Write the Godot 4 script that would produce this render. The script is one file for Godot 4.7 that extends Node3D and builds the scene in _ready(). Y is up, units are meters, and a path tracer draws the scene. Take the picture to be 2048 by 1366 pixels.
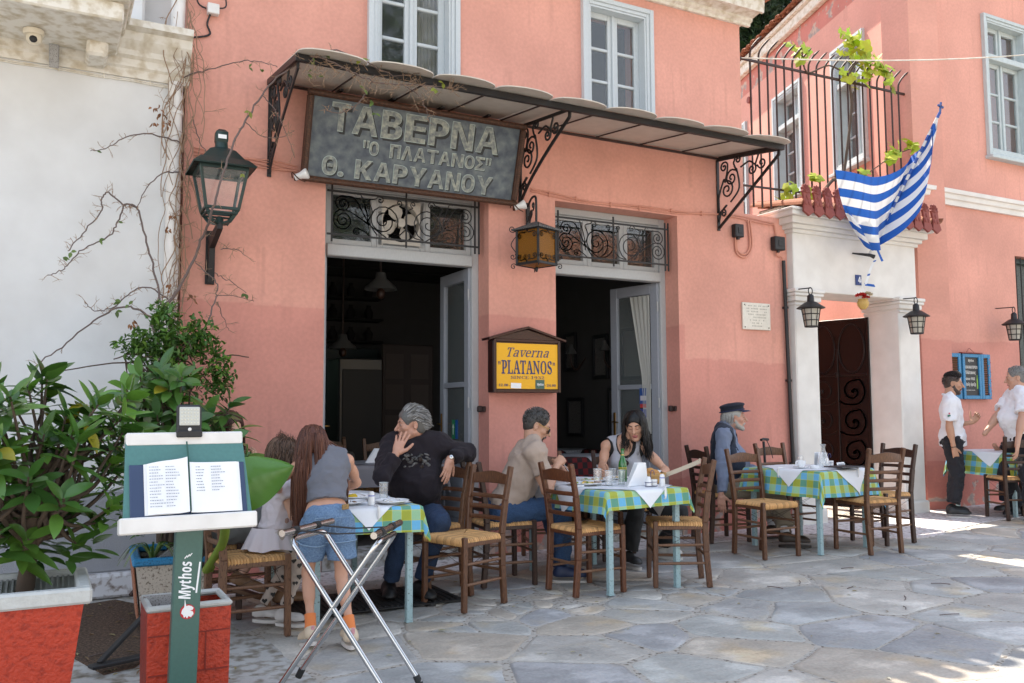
extends Node3D
var rng:=RandomNumberGenerator.new()
var M:={}
var T:={}
var taken:={}
var chair_proto: Node3D
class MB:
	var v:=PackedVector3Array()
	var n:=PackedVector3Array()
	var u:=PackedVector2Array()
	var c:=PackedColorArray()
	var ix:=PackedInt32Array()
	var col:=Color(1,1,1)
	var xf:=Transform3D()
	var planar:=false
	func vert(p: Vector3,nn: Vector3,uv:=Vector2.ZERO)->int:
		v.append(xf*p)
		n.append((xf.basis*nn).normalized())
		u.append(uv)
		c.append(col)
		return v.size()-1
	func tri(a: Vector3,b: Vector3,d: Vector3)->void:
		var nn:=(b-a).cross(d-a)
		if nn.length_squared()<1e-20:
			return
		nn=nn.normalized()
		var i:=vert(a,nn,Vector2(0,0))
		vert(b,nn,Vector2(1,0))
		vert(d,nn,Vector2(1,1))
		ix.append(i); ix.append(i+2); ix.append(i+1)
	func quad(a: Vector3,b: Vector3,d: Vector3,e: Vector3)->void:
		var nn:=(d-a).cross(e-b)
		if nn.length_squared()<1e-20:
			return
		nn=nn.normalized()
		var i:=vert(a,nn,Vector2(0,0))
		vert(b,nn,Vector2(1,0))
		vert(d,nn,Vector2(1,1))
		vert(e,nn,Vector2(0,1))
		ix.append(i); ix.append(i+2); ix.append(i+1)
		ix.append(i); ix.append(i+3); ix.append(i+2)
	func box(ce: Vector3,size: Vector3,bev:=.0,bs:=Basis())->void:
		var h:=size*.5
		if bev<=.0:
			var p:=[]
			for k in 8:
				p.append(ce+bs*Vector3(h.x if k & 1 else -h.x,h.y if k & 2 else -h.y,h.z if k & 4 else -h.z))
			quad(p[4],p[5],p[7],p[6]); quad(p[1],p[0],p[2],p[3]); quad(p[5],p[1],p[3],p[7])
			quad(p[0],p[4],p[6],p[2]); quad(p[6],p[7],p[3],p[2]); quad(p[0],p[1],p[5],p[4])
			return
		var b:=minf(bev,minf(h.x,minf(h.y,h.z))*.9)
		var q:=[]
		for k in 8:
			var s:=Vector3(1. if k & 1 else -1.,1. if k & 2 else -1.,1. if k & 4 else -1.)
			var o:=[]
			for ax in 3:
				var w:=Vector3(h.x-b,h.y-b,h.z-b)
				w[ax]=h[ax]
				o.append(ce+bs*(w*s))
			q.append(o)
		for f in [[0,1,3,7,5],[0,0,4,6,2],[1,2,6,7,3],[1,0,1,5,4],[2,4,5,7,6],[2,1,0,2,3]]:
			quad(q[f[1]][f[0]],q[f[2]][f[0]],q[f[3]][f[0]],q[f[4]][f[0]])
		for e in [[1,3,0,2],[5,7,0,2],[0,2,0,2],[4,6,0,2],[2,3,1,2],[0,1,1,2],[6,7,1,2],[4,5,1,2],[1,5,0,1],[3,7,0,1],[0,4,0,1],[2,6,0,1]]:
			var a0: Vector3=q[e[0]][e[2]]
			var a1: Vector3=q[e[1]][e[2]]
			var b0: Vector3=q[e[0]][e[3]]
			var b1: Vector3=q[e[1]][e[3]]
			var out:=(a0+a1+b0+b1)*.25-ce
			if (a1-a0).cross(b0-a0).dot(out)>.0:
				quad(a0,a1,b1,b0)
			else:
				quad(a1,a0,b0,b1)
		for k in 8:
			var o: Array=q[k]
			if (o[1]-o[0]).cross(o[2]-o[0]).dot(o[0]-ce)>.0:
				tri(o[0],o[1],o[2])
			else:
				tri(o[0],o[2],o[1])
	func bar(a: Vector3,b: Vector3,w: float,h: float,bev:=.0,up:=Vector3.UP)->void:
		var d:=(b-a).normalized()
		var s:=d.cross(up)
		if s.length()<.01:
			s=d.cross(Vector3(0,0,1))
		s=s.normalized()
		var t:=s.cross(d)
		box((a+b)*.5,Vector3(w,h,a.distance_to(b)),bev,Basis(s,t,-d))
	func grid(rows: Array,cu:=false,cv:=false,flip:=false)->void:
		var nr:=rows.size()
		var nc: int=rows[0].size()
		var base:=v.size()
		var acc:=PackedVector3Array()
		acc.resize(nr*nc)
		var i0:=ix.size()
		for r in nr:
			for k in nc:
				vert(rows[r][k],Vector3.UP,Vector2(float(k)/(nc-1),float(r)/(nr-1)))
		for r in (nr if cv else nr-1):
			var r2:=(r+1) % nr
			for k in (nc if cu else nc-1):
				var k2:=(k+1) % nc
				var a:=r*nc+k
				var b:=r*nc+k2
				var d:=r2*nc+k2
				var e:=r2*nc+k
				var nn: Vector3=(rows[r2][k2]-rows[r][k]).cross(rows[r2][k]-rows[r][k2])
				if flip:
					nn=-nn
					ix.append(base+a); ix.append(base+b); ix.append(base+d)
					ix.append(base+a); ix.append(base+d); ix.append(base+e)
				else:
					ix.append(base+a); ix.append(base+d); ix.append(base+b)
					ix.append(base+a); ix.append(base+e); ix.append(base+d)
				acc[a]+=nn; acc[b]+=nn; acc[d]+=nn; acc[e]+=nn
		for i in nr*nc:
			n[base+i]=(xf.basis*acc[i]).normalized() if acc[i].length_squared()>1e-24 else Vector3.UP
	func tube(path,rad,sides:=8,caps:=true)->void:
		var np: int=path.size()
		var rows:=[]
		var d0: Vector3=(path[1]-path[0]).normalized()
		var s: Vector3=d0.cross(Vector3.UP if absf(d0.y)<.9 else Vector3.RIGHT).normalized()
		for i in np:
			var d: Vector3=(path[mini(i+1,np-1)]-path[maxi(i-1,0)]).normalized()
			s=(s-d*s.dot(d))
			s=s.normalized() if s.length()>1e-5 else d.cross(Vector3(.3,.5,.8)).normalized()
			var t:=d.cross(s)
			var r: float=rad if rad is float else rad[i]
			var ring:=PackedVector3Array()
			for k in sides:
				var a:=TAU*k/sides
				ring.append(path[i]+(s*cos(a)+t*sin(a))*r)
			rows.append(ring)
		grid(rows,true,false,false)
		if caps:
			for e in [0,np-1]:
				var ring: PackedVector3Array=rows[e]
				for k in range(1,sides-1):
					if e==0:
						tri(ring[0],ring[k+1],ring[k])
					else:
						tri(ring[0],ring[k],ring[k+1])
	func lathe(prof: Array,sides:=16,at:=Transform3D(),crease:=.7)->void:
		var keep:=xf
		xf=xf*at
		var m:=prof.size()
		var sn:=[]
		for i in m-1:
			var e: Vector2=prof[i+1]-prof[i]
			sn.append(Vector2(e.y,-e.x).normalized())
		for i in m-1:
			var n0: Vector2=sn[i]
			var n1: Vector2=sn[i]
			if i>0 and sn[i-1].dot(sn[i])>crease:
				n0=(sn[i-1]+sn[i]).normalized()
			if i<m-2 and sn[i+1].dot(sn[i])>crease:
				n1=(sn[i+1]+sn[i]).normalized()
			var b:=v.size()
			for k in sides+1:
				var a:=TAU*k/sides
				var cs:=cos(a)
				var si:=sin(a)
				vert(Vector3(prof[i].x*cs,prof[i].y,prof[i].x*si),Vector3(n0.x*cs,n0.y,n0.x*si),Vector2(float(k)/sides,float(i)/(m-1)))
				vert(Vector3(prof[i+1].x*cs,prof[i+1].y,prof[i+1].x*si),Vector3(n1.x*cs,n1.y,n1.x*si),Vector2(float(k)/sides,float(i+1)/(m-1)))
			for k in sides:
				var q:=b+k*2
				ix.append(q); ix.append(q+2); ix.append(q+1)
				ix.append(q+1); ix.append(q+2); ix.append(q+3)
		xf=keep
	func prism(poly: PackedVector2Array,z0: float,z1: float,bev:=.0)->void:
		var p:=poly
		if Geometry2D.is_polygon_clockwise(p):
			p=poly.duplicate()
			p.reverse()
		var top:=p
		if bev>.0:
			var off:=Geometry2D.offset_polygon(p,-bev)
			if off.size()==1 and off[0].size()==p.size():
				top=off[0]
				var best:=0
				for k in p.size():
					if top[k].distance_to(p[0])<top[best].distance_to(p[0]):
						best=k
				var t2:=PackedVector2Array()
				for k in p.size():
					t2.append(top[(best+k) % p.size()])
				top=t2
			else:
				bev=.0
		var tr:=Geometry2D.triangulate_polygon(top)
		for i in range(0,tr.size(),3):
			var a:=top[tr[i]]
			var b:=top[tr[i+1]]
			var d:=top[tr[i+2]]
			if (b-a).cross(d-a)<0:
				var w:=b
				b=d
				d=w
			tri(Vector3(a.x,a.y,z1),Vector3(b.x,b.y,z1),Vector3(d.x,d.y,z1))
		var tb:=Geometry2D.triangulate_polygon(p)
		for i in range(0,tb.size(),3):
			var a:=p[tb[i]]
			var b:=p[tb[i+1]]
			var d:=p[tb[i+2]]
			if (b-a).cross(d-a)<0:
				var w:=b
				b=d
				d=w
			tri(Vector3(a.x,a.y,z0),Vector3(d.x,d.y,z0),Vector3(b.x,b.y,z0))
		var m:=p.size()
		for k in m:
			var a:=p[k]
			var b:=p[(k+1) % m]
			quad(Vector3(a.x,a.y,z0),Vector3(b.x,b.y,z0),Vector3(b.x,b.y,z1-bev),Vector3(a.x,a.y,z1-bev))
			if bev>.0:
				var ta:=top[k]
				var tb2:=top[(k+1) % m]
				quad(Vector3(a.x,a.y,z1-bev),Vector3(b.x,b.y,z1-bev),Vector3(tb2.x,tb2.y,z1),Vector3(ta.x,ta.y,z1))
	func ellipsoid(ce: Vector3,r: Vector3,seg:=12,bs:=Basis())->void:
		var rows:=[]
		for i in seg/2+1:
			var th:=PI*i/(seg/2)
			var ring:=PackedVector3Array()
			for k in seg:
				var a:=TAU*k/seg
				ring.append(ce+bs*Vector3(r.x*sin(th)*cos(a),-r.y*cos(th),r.z*sin(th)*sin(a)))
			rows.append(ring)
		grid(rows,true,false,true)
	func moulding(prof: Array,x0: float,x1: float)->void:
		var poly:=PackedVector2Array(prof)
		var keep:=xf
		xf=xf*Transform3D(Basis(Vector3(0,0,1),Vector3(0,1,0),Vector3(-1,0,0)),Vector3(x1,0,0))
		prism(poly,.0,x1-x0)
		xf=keep
	func mesh()->ArrayMesh:
		var a:=[]
		a.resize(Mesh.ARRAY_MAX)
		a[Mesh.ARRAY_VERTEX]=v
		a[Mesh.ARRAY_NORMAL]=n
		a[Mesh.ARRAY_TEX_UV]=u
		a[Mesh.ARRAY_COLOR]=c
		a[Mesh.ARRAY_INDEX]=ix
		if planar:
			var u2:=PackedVector2Array()
			for i in v.size():
				u2.append(Vector2((v[i].x+.3*v[i].z)/8.,1.-v[i].y/7.))
			a[Mesh.ARRAY_TEX_UV2]=u2
		var m:=ArrayMesh.new()
		m.add_surface_from_arrays(Mesh.PRIMITIVE_TRIANGLES,a)
		return m
func numbered(called: String)->String:
	if not taken.has(called):
		taken[called]=0
		return called
	taken[called]+=1
	return "%s_%03d" % [called,taken[called]]
func tag(o: Node,label: String,category: String,group:="")->void:
	o.set_meta("label",label)
	o.set_meta("category",category)
	if group:
		o.set_meta("group",group)
func thing(called: String,label: String,category: String,at:=Vector3.ZERO,turn:=.0,group:="")->Node3D:
	var o:=Node3D.new()
	o.name=numbered(called)
	add_child(o)
	o.position=at
	o.rotation.y=turn
	tag(o,label,category,group)
	return o
func obj(called: String,b,m: Material,parent: Node=null)->MeshInstance3D:
	var o:=MeshInstance3D.new()
	o.mesh=b if b is Mesh else b.mesh()
	o.material_override=m
	if parent==null:
		o.name=numbered(called)
		add_child(o)
	else:
		o.name=called
		parent.add_child(o,true)
	return o
func struct(called: String,b,m: Material)->MeshInstance3D:
	var o:=obj(called,b,m)
	o.set_meta("kind","structure")
	return o
func dup(root: Node3D,at: Vector3,turn: float,label: String,mat_swap:={})->Node3D:
	var base:=str(root.name)
	var r: Node3D=root.duplicate()
	r.name=numbered(base)
	add_child(r)
	r.position=at
	r.rotation=Vector3(0,turn,0)
	r.set_meta("label",label)
	if mat_swap:
		for ch in r.find_children("*","MeshInstance3D",true,false):
			if mat_swap.has(ch.material_override):
				ch.material_override=mat_swap[ch.material_override]
	return r
func letters(parent: Node,called: String,s: String,w: float,h: float,at: Vector3,m: Material,depth:=.002,font:="Droid Sans",bold:=true,shear:=.0,bs:=Basis())->MeshInstance3D:
	var f:=SystemFont.new()
	f.font_names=PackedStringArray([font])
	f.font_weight=700 if bold else 400
	var t:=TextMesh.new()
	t.font=f
	t.text=s.replace("Ν","N")
	t.font_size=32
	t.pixel_size=.01
	t.curve_step=2.
	t.depth=.1
	t.horizontal_alignment=HORIZONTAL_ALIGNMENT_LEFT
	t.vertical_alignment=VERTICAL_ALIGNMENT_BOTTOM
	var bb:=t.get_aabb()
	var sc:=Vector3(w/maxf(bb.size.x,.001),h/maxf(bb.size.y,.001),depth/.1)
	var st:=SurfaceTool.new()
	var sh:=Basis(Vector3(sc.x,0,0),Vector3(shear*sc.y,sc.y,0),Vector3(0,0,sc.z))
	st.append_from(t,0,Transform3D(bs*sh,at-bs*(sh*Vector3(bb.position.x,bb.position.y,-.05))))
	var o:=obj(called,st.commit(),m,parent)
	return o
func lin(r: float,g: float,b: float)->Color:
	return Color(r,g,b).linear_to_srgb()
func noise_tex(key: String,sd: int,freq: float,oct: int,lo: Color,hi: Color,size:=512,bump:=.0,kind:=FastNoiseLite.TYPE_SIMPLEX_SMOOTH,mid:=-1.)->NoiseTexture2D:
	if T.has(key):
		return T[key]
	var f:=FastNoiseLite.new()
	f.noise_type=kind
	f.seed=sd
	f.frequency=freq
	f.fractal_octaves=oct
	var t:=NoiseTexture2D.new()
	t.noise=f
	t.width=size
	t.height=size
	t.seamless=true
	if bump>.0:
		t.as_normal_map=true
		t.bump_strength=bump
	else:
		var g:=Gradient.new()
		g.set_color(0,lo)
		g.set_color(1,hi)
		if mid>.0:
			g.add_point(mid,hi)
		t.color_ramp=g
	T[key]=t
	return t
func mt(key: String,c: Color,rough: float,o:={})->StandardMaterial3D:
	if M.has(key):
		return M[key]
	var m:=StandardMaterial3D.new()
	m.resource_name=key
	m.albedo_color=c
	m.roughness=rough
	m.metallic=o.get("metal",.0)
	m.metallic_specular=o.get("spec",.5)
	if o.has("vcol"):
		m.vertex_color_use_as_albedo=true
	if o.has("tex"):
		m.albedo_texture=o.tex
	if o.has("normal"):
		m.normal_enabled=true
		m.normal_texture=o.normal
		m.normal_scale=o.get("nscale",1.)
	if o.has("scale"):
		m.uv1_triplanar=true
		m.uv1_world_triplanar=o.get("world",false)
		var s=o.scale
		m.uv1_scale=s if s is Vector3 else Vector3(s,s,s)
	if o.has("coat"):
		m.clearcoat_enabled=true
		m.clearcoat=o.coat
		m.clearcoat_roughness=.2
	if o.has("rim"):
		m.rim_enabled=true
		m.rim=o.rim
		m.rim_tint=.6
	if o.has("back"):
		m.backlight_enabled=true
		m.backlight=o.back
	if o.has("alpha"):
		m.transparency=BaseMaterial3D.TRANSPARENCY_ALPHA
		m.albedo_color.a=o.alpha
	if o.has("detail"):
		m.detail_enabled=true
		m.detail_blend_mode=BaseMaterial3D.BLEND_MODE_MUL
		m.detail_albedo=o.detail
		m.detail_uv_layer=BaseMaterial3D.DETAIL_UV_2
	m.cull_mode=BaseMaterial3D.CULL_DISABLED
	M[key]=m
	return m
func materials()->void:
	var soft:=noise_tex("soft",3,.012,5,Color(.93,.925,.92),Color(1,1,1))
	var fine:=noise_tex("fine",5,.06,4,Color(.94,.94,.94),Color(1,1,1))
	var plaster_n:=noise_tex("plaster_n",8,.035,5,Color.BLACK,Color.WHITE,512,2.2)
	var rough_n:=noise_tex("rough_n",9,.09,3,Color.BLACK,Color.WHITE,512,9.)
	var woodt:=noise_tex("woodt",11,.03,5,Color(.5,.48,.45),Color(1,1,1))
	var wood_n:=noise_tex("wood_n",12,.05,4,Color.BLACK,Color.WHITE,512,1.5)
	var cloth_n:=noise_tex("cloth_n",14,.22,2,Color.BLACK,Color.WHITE,256,1.6)
	var spot:=noise_tex("spot",17,.03,4,Color(.35,.3,.25),Color(1,1,1),512,.0,FastNoiseLite.TYPE_SIMPLEX_SMOOTH,.4)
	var stone_t:=stone_texture()
	var stone_n:=noise_tex("stone_n",22,.02,6,Color.BLACK,Color.WHITE,512,5.)
	var wall_img:=wall_texture()
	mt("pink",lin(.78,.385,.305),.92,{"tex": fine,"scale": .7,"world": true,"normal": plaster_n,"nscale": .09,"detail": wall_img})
	mt("pink_plain",lin(.78,.385,.305),.92,{"tex": soft,"scale": .5,"world": true,"normal": plaster_n,"nscale": .15})
	mt("white_wall",lin(.70,.71,.71),.9,{"tex": soft,"scale": .3,"world": true,"normal": plaster_n,"nscale": .12})
	mt("white_trim",lin(.72,.69,.62),.8,{"tex": noise_tex("stain",31,.02,5,Color(.80,.75,.66),Color(1,1,1),512,.0,FastNoiseLite.TYPE_SIMPLEX_SMOOTH,.6),"scale": .8,"world": true,"normal": plaster_n,"nscale": .15})
	mt("portal_white",lin(.76,.74,.70),.85,{"tex": soft,"scale": .5,"world": true,"normal": plaster_n,"nscale": .15})
	mt("rough_plinth",lin(.42,.43,.46),.95,{"tex": fine,"scale": 3.,"world": true,"normal": rough_n,"nscale": 1.6})
	mt("window_paint",lin(.55,.60,.62),.5,{"tex": fine,"scale": Vector3(3,.7,3),"world": true})
	mt("window_worn",lin(.50,.57,.58),.6,{"tex": soft,"scale": Vector3(2.5,.9,2.5),"world": true})
	mt("door_paint",lin(.44,.45,.45),.5,{"tex": fine,"scale": Vector3(3,.6,3),"world": true})
	mt("door_grey",lin(.32,.34,.38),.45,{"tex": fine,"scale": Vector3(3,.6,3)})
	mt("glass",Color(.9,.95,.95),.03,{"alpha": .06})
	mt("old_glass",Color(.45,.48,.46),.05,{"alpha": .08,"normal": noise_tex("glass_n",41,.008,2,Color.BLACK,Color.WHITE,256,.5),"scale": 1.2,"world": true,"nscale": .25})
	mt("tumbler",Color(.95,.97,.97),.02,{"alpha": .08})
	mt("iron",lin(.022,.021,.022),.5,{"metal": .3,"normal": fine_n(),"scale": 6.,"nscale": .3})
	mt("iron_brown",lin(.05,.028,.024),.55,{"metal": .2,"tex": spot,"scale": 4.})
	mt("gate_iron",lin(.014,.007,.006),.3,{"spec": .35})
	mt("green_iron",lin(.018,.04,.036),.4,{"metal": .2})
	mt("canopy_sheet",lin(.62,.57,.50),.55,{"tex": soft,"scale": 1.,"world": true,"metal": .1})
	mt("tile",lin(.36,.15,.085),.85,{"tex": spot,"scale": 5.,"world": true,"vcol": true})
	mt("antefix",lin(.26,.065,.05),.75,{"tex": fine,"scale": 8.,"normal": plaster_n,"nscale": .6})
	mt("stone",Color.WHITE,.62,{"tex": stone_t,"scale": .55,"world": true,"normal": stone_n,"nscale": .8,"vcol": true})
	mt("mortar",lin(.42,.38,.33),.95,{"tex": spot,"scale": 1.5,"world": true,"normal": plaster_n,"nscale": 1.})
	mt("cement",lin(.44,.43,.41),.9,{"tex": noise_tex("cem",51,.02,5,Color(.6,.55,.47),Color(1,1,1),512,.0,FastNoiseLite.TYPE_SIMPLEX_SMOOTH,.6),"scale": .9,"world": true,"normal": plaster_n,"nscale": .9})
	mt("whitewash",lin(.60,.56,.55),.9,{"tex": noise_tex("ww",52,.025,5,Color(.5,.43,.38),Color(1,1,1),512,.0,FastNoiseLite.TYPE_SIMPLEX_SMOOTH,.45),"scale": 1.1,"world": true,"normal": plaster_n,"nscale": 1.})
	mt("dirt",lin(.20,.125,.08),.98,{"tex": noise_tex("dirtt",53,.05,5,Color(.4,.38,.36),Color(1,1,1)),"scale": 1.6,"world": true,"normal": rough_n,"nscale": 1.2})
	var ws:=Vector3(9,1.3,9)
	mt("wood",lin(.19,.080,.036),.42,{"tex": woodt,"scale": ws,"normal": wood_n,"nscale": .4})
	mt("wood_red",lin(.20,.070,.030),.38,{"tex": woodt,"scale": ws,"normal": wood_n,"nscale": .4})
	mt("wood_dark",lin(.075,.033,.020),.45,{"tex": woodt,"scale": ws,"normal": wood_n,"nscale": .4})
	mt("wood_worn",lin(.17,.085,.045),.5,{"tex": spot,"scale": Vector3(6,1.5,6),"normal": wood_n,"nscale": .4})
	mt("sign_wood",lin(.20,.075,.03),.6,{"tex": noise_tex("swood",61,.04,5,Color(.15,.12,.1),Color(1,1,1)),"scale": Vector3(1.2,9,9),"normal": wood_n,"nscale": .8})
	mt("sign_box",lin(.06,.012,.008),.35,{"tex": woodt,"scale": Vector3(2,8,8)})
	mt("rush",lin(.85,.52,.23),.75,{"tex": noise_tex("rusht",63,.07,4,Color(.78,.7,.6),Color(1,1,1)),"scale": 9.,"vcol": true})
	mt("table_blue",lin(.30,.43,.45),.4,{"tex": noise_tex("chip",64,.03,4,Color(.55,.5,.45),Color(1,1,1),512,.0,FastNoiseLite.TYPE_SIMPLEX_SMOOTH,.3),"scale": 3.})
	mt("plaid",Color.WHITE,.85,{"tex": plaid_texture(),"rim": .3})
	mt("cover",lin(.74,.76,.79),.55,{"normal": plaster_n,"scale": 2.,"nscale": .35})
	mt("china",lin(.78,.79,.80),.12)
	mt("plastic_white",lin(.75,.75,.74),.35)
	mt("paper",lin(.80,.81,.82),.9)
	mt("steel",lin(.55,.55,.55),.18,{"metal": 1.})
	mt("steel_worn",lin(.45,.42,.40),.25,{"metal": 1.,"tex": noise_tex("rustt",71,.05,5,Color(.8,.7,.64),Color(1,1,1),512,.0,FastNoiseLite.TYPE_SIMPLEX_SMOOTH,.3),"scale": 5.})
	mt("rubber",lin(.015,.015,.015),.7)
	mt("board_green",lin(.042,.115,.095),.35,{"tex": fine,"scale": 1.5})
	mt("board_teal",lin(.075,.20,.19),.4,{"tex": fine,"scale": 1.5})
	mt("stand_white",lin(.78,.76,.73),.4,{"tex": soft,"scale": 1.})
	mt("planter_red",lin(.47,.042,.014),.55,{"tex": noise_tex("redt",81,.02,6,Color(.78,.7,.68),Color(1,1,1),512,.0,FastNoiseLite.TYPE_SIMPLEX_SMOOTH,.45),"scale": 2.2,"normal": noise_tex("red_n",82,.04,5,Color.BLACK,Color.WHITE,512,5.),"nscale": .9})
	mt("planter_rim",lin(.55,.56,.54),.7,{"tex": soft,"scale": 2.5,"normal": plaster_n,"nscale": .9})
	mt("planter_blue",lin(.02,.21,.42),.5,{"tex": spot,"scale": 4.})
	mt("planter_cream",lin(.60,.54,.46),.9,{"tex": spot,"scale": 2.5,"normal": rough_n,"nscale": .4})
	mt("soil",lin(.05,.035,.025),1.,{"tex": fine,"scale": 8.,"normal": rough_n,"nscale": 1.2})
	mt("leaf",Color.WHITE,.3,{"vcol": true,"back": lin(.10,.22,.02)})
	mt("leaf_dull",Color.WHITE,.55,{"vcol": true,"back": lin(.12,.25,.03)})
	mt("bark",lin(.10,.07,.05),.95,{"tex": fine,"scale": 6.,"normal": rough_n,"nscale": .8})
	mt("twig",lin(.135,.10,.09),.9,{"vcol": true})
	mt("skin",Color.WHITE,.5,{"vcol": true,"normal": fine_n(),"scale": 12.,"nscale": .12})
	mt("fabric",Color.WHITE,.9,{"vcol": true,"normal": cloth_n,"scale": 9.,"nscale": .35,"rim": .08})
	mt("denim",Color.WHITE,.9,{"vcol": true,"tex": noise_tex("den",91,.03,5,Color(.62,.66,.72),Color(1,1,1)),"scale": 5.,"normal": cloth_n,"nscale": .4})
	mt("leather",Color.WHITE,.5,{"vcol": true})
	mt("hair",Color.WHITE,.42,{"vcol": true,"spec": .4})
	mt("paint",Color.WHITE,.5,{"vcol": true})
	mt("black",lin(.012,.012,.014),.5)
	mt("navy_ink",lin(.012,.035,.16),.6)
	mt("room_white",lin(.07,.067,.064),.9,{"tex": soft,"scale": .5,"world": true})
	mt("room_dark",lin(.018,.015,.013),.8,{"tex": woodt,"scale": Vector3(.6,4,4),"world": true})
	mt("cable_pink",lin(.60,.27,.19),.7)
	mt("amber",lin(.62,.26,.015),.35,{"tex": noise_tex("amb",95,.04,3,Color(.45,.42,.4),Color(1,1,1)),"scale": 6.,"normal": rough_n,"nscale": .5,"back": lin(.6,.25,.02)})
func fine_n()->NoiseTexture2D:
	return noise_tex("fine_n",15,.12,3,Color.BLACK,Color.WHITE,256,2.)
func stone_texture()->ImageTexture:
	var a:=FastNoiseLite.new()
	a.seed=101
	a.frequency=.006
	a.fractal_octaves=6
	a.domain_warp_enabled=true
	a.domain_warp_amplitude=40.
	var b:=FastNoiseLite.new()
	b.seed=102
	b.frequency=.004
	b.fractal_octaves=4
	var d:=FastNoiseLite.new()
	d.seed=103
	d.frequency=.15
	d.fractal_octaves=3
	var s:=512
	var ia:=a.get_seamless_image(s,s)
	var ib:=b.get_seamless_image(s,s)
	var id:=d.get_seamless_image(s,s)
	var im:=Image.create(s,s,false,Image.FORMAT_RGB8)
	for y in s:
		for x in s:
			var p:=ia.get_pixel(x,y).r
			var q:=ib.get_pixel(x,y).r
			var r:=id.get_pixel(x,y).r
			var k:=.74+.22*p+.12*(r-.5)
			var rust:=smoothstep(.56,.8,q)*smoothstep(.3,.7,p)
			var pale:=smoothstep(.62,.75,p)
			k+=.07*pale
			im.set_pixel(x,y,Color(k,k-.05*rust,k-.13*rust))
	return ImageTexture.create_from_image(im)
func wall_texture()->ImageTexture:
	var w:=560
	var h:=490
	var f:=FastNoiseLite.new()
	f.seed=7
	f.frequency=.012
	f.fractal_octaves=5
	var ia:=f.get_image(w,h)
	f.seed=19
	f.frequency=.05
	var ib:=f.get_image(w,h)
	f.seed=23
	f.frequency=.11
	var ic:=f.get_image(w,h)
	var im:=Image.create(w,h,false,Image.FORMAT_RGB8)
	for y in h:
		var wy:=7.*(1.-(y+.5)/h)
		for x in w:
			var wx:=8.*(x+.5)/w
			var a:=ia.get_pixel(x,y).r
			var b:=ib.get_pixel(x,y).r
			var e:=ic.get_pixel(x,y).r
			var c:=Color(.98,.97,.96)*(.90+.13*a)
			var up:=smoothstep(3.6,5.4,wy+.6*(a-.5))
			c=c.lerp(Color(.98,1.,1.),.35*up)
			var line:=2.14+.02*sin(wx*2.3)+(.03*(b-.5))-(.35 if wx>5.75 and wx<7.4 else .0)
			if wy<line:
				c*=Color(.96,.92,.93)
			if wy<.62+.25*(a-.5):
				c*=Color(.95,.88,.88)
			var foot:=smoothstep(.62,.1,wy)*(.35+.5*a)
			if b>.985-.62*foot and wy<.75:
				c=Color(.86,1.,1.) if e>.5 else Color(.72,.9,.95)
			elif b>.94-.5*foot and wy<.8:
				c*=Color(.86,.84,.84)
			c*=1.-.05*smoothstep(.6,.8,ic.get_pixel(x,(y/14) % h).r)*smoothstep(.4,.7,a)
			im.set_pixel(x,y,c)
	return ImageTexture.create_from_image(im)
func plaid_texture()->ImageTexture:
	var s:=128
	var im:=Image.create(s,s,false,Image.FORMAT_RGB8)
	var k:=[[Color8(150,192,150),Color8(158,166,58)],[Color8(104,176,216),Color8(92,150,128)]]
	rng.seed=77
	for y in s:
		for x in s:
			var c: Color=k[(y/64) % 2][(x/64) % 2]
			if x % 64<3 or y % 64<3:
				c=c.lerp(Color8(214,200,70),.75)
			c*=rng.randf_range(.93,1.03)*(.96 if (x+y) % 2 else 1.02)
			im.set_pixel(x,y,c)
	return ImageTexture.create_from_image(im)
func _ready()->void:
	var cam:=Camera3D.new()
	cam.name="camera"
	var yaw:=deg_to_rad(28.)
	var pit:=deg_to_rad(4.55)
	var fwd:=Vector3(sin(yaw)*cos(pit),sin(pit),-cos(yaw)*cos(pit))
	var rt:=Vector3(cos(yaw),0,sin(yaw)).rotated(fwd,deg_to_rad(.25))
	cam.transform=Transform3D(Basis(rt,rt.cross(fwd),-fwd),Vector3(0,1.28,7.055))
	cam.fov=42.64
	cam.near=.05
	cam.far=900.
	add_child(cam)
	cam.current=true
	var sky:=ProceduralSkyMaterial.new()
	sky.sky_top_color=Color(.56,.61,.69)
	sky.sky_horizon_color=Color(.88,.885,.885)
	sky.ground_bottom_color=Color(.35,.33,.30)
	sky.ground_horizon_color=Color(.60,.60,.58)
	sky.sky_curve=.2
	sky.sky_energy_multiplier=1.2
	var env:=Environment.new()
	env.background_mode=Environment.BG_SKY
	env.sky=Sky.new()
	env.sky.sky_material=sky
	env.tonemap_mode=Environment.TONE_MAPPER_LINEAR
	env.tonemap_exposure=2.5
	env.sdfgi_enabled=true
	env.ssao_enabled=true
	env.ssil_enabled=true
	var we:=WorldEnvironment.new()
	we.name="world_environment"
	we.environment=env
	add_child(we)
	var sun:=DirectionalLight3D.new()
	sun.name="sun"
	sun.light_energy=1.5
	sun.light_color=Color(1.,.96,.90)
	sun.light_angular_distance=.5
	sun.shadow_enabled=true
	var to_sun:=Vector3(.0,1.54,-1.).normalized()
	sun.transform=Transform3D(Basis.looking_at(-to_sun,Vector3.UP),Vector3(0,12,0))
	add_child(sun)
	materials()
	rng.seed=20
	ground()
	taverna()
	white_house()
	portal()
	right_house()
	across_the_square()
	interior()
	canopy()
	signs()
	wall_fittings()
	iron_fence()
	flag()
	planters()
	plants()
	dry_vine()
	menu_stand()
	tray_stand()
	chairs()
	tables()
	tableware()
	people()
	ground_bits()
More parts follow.
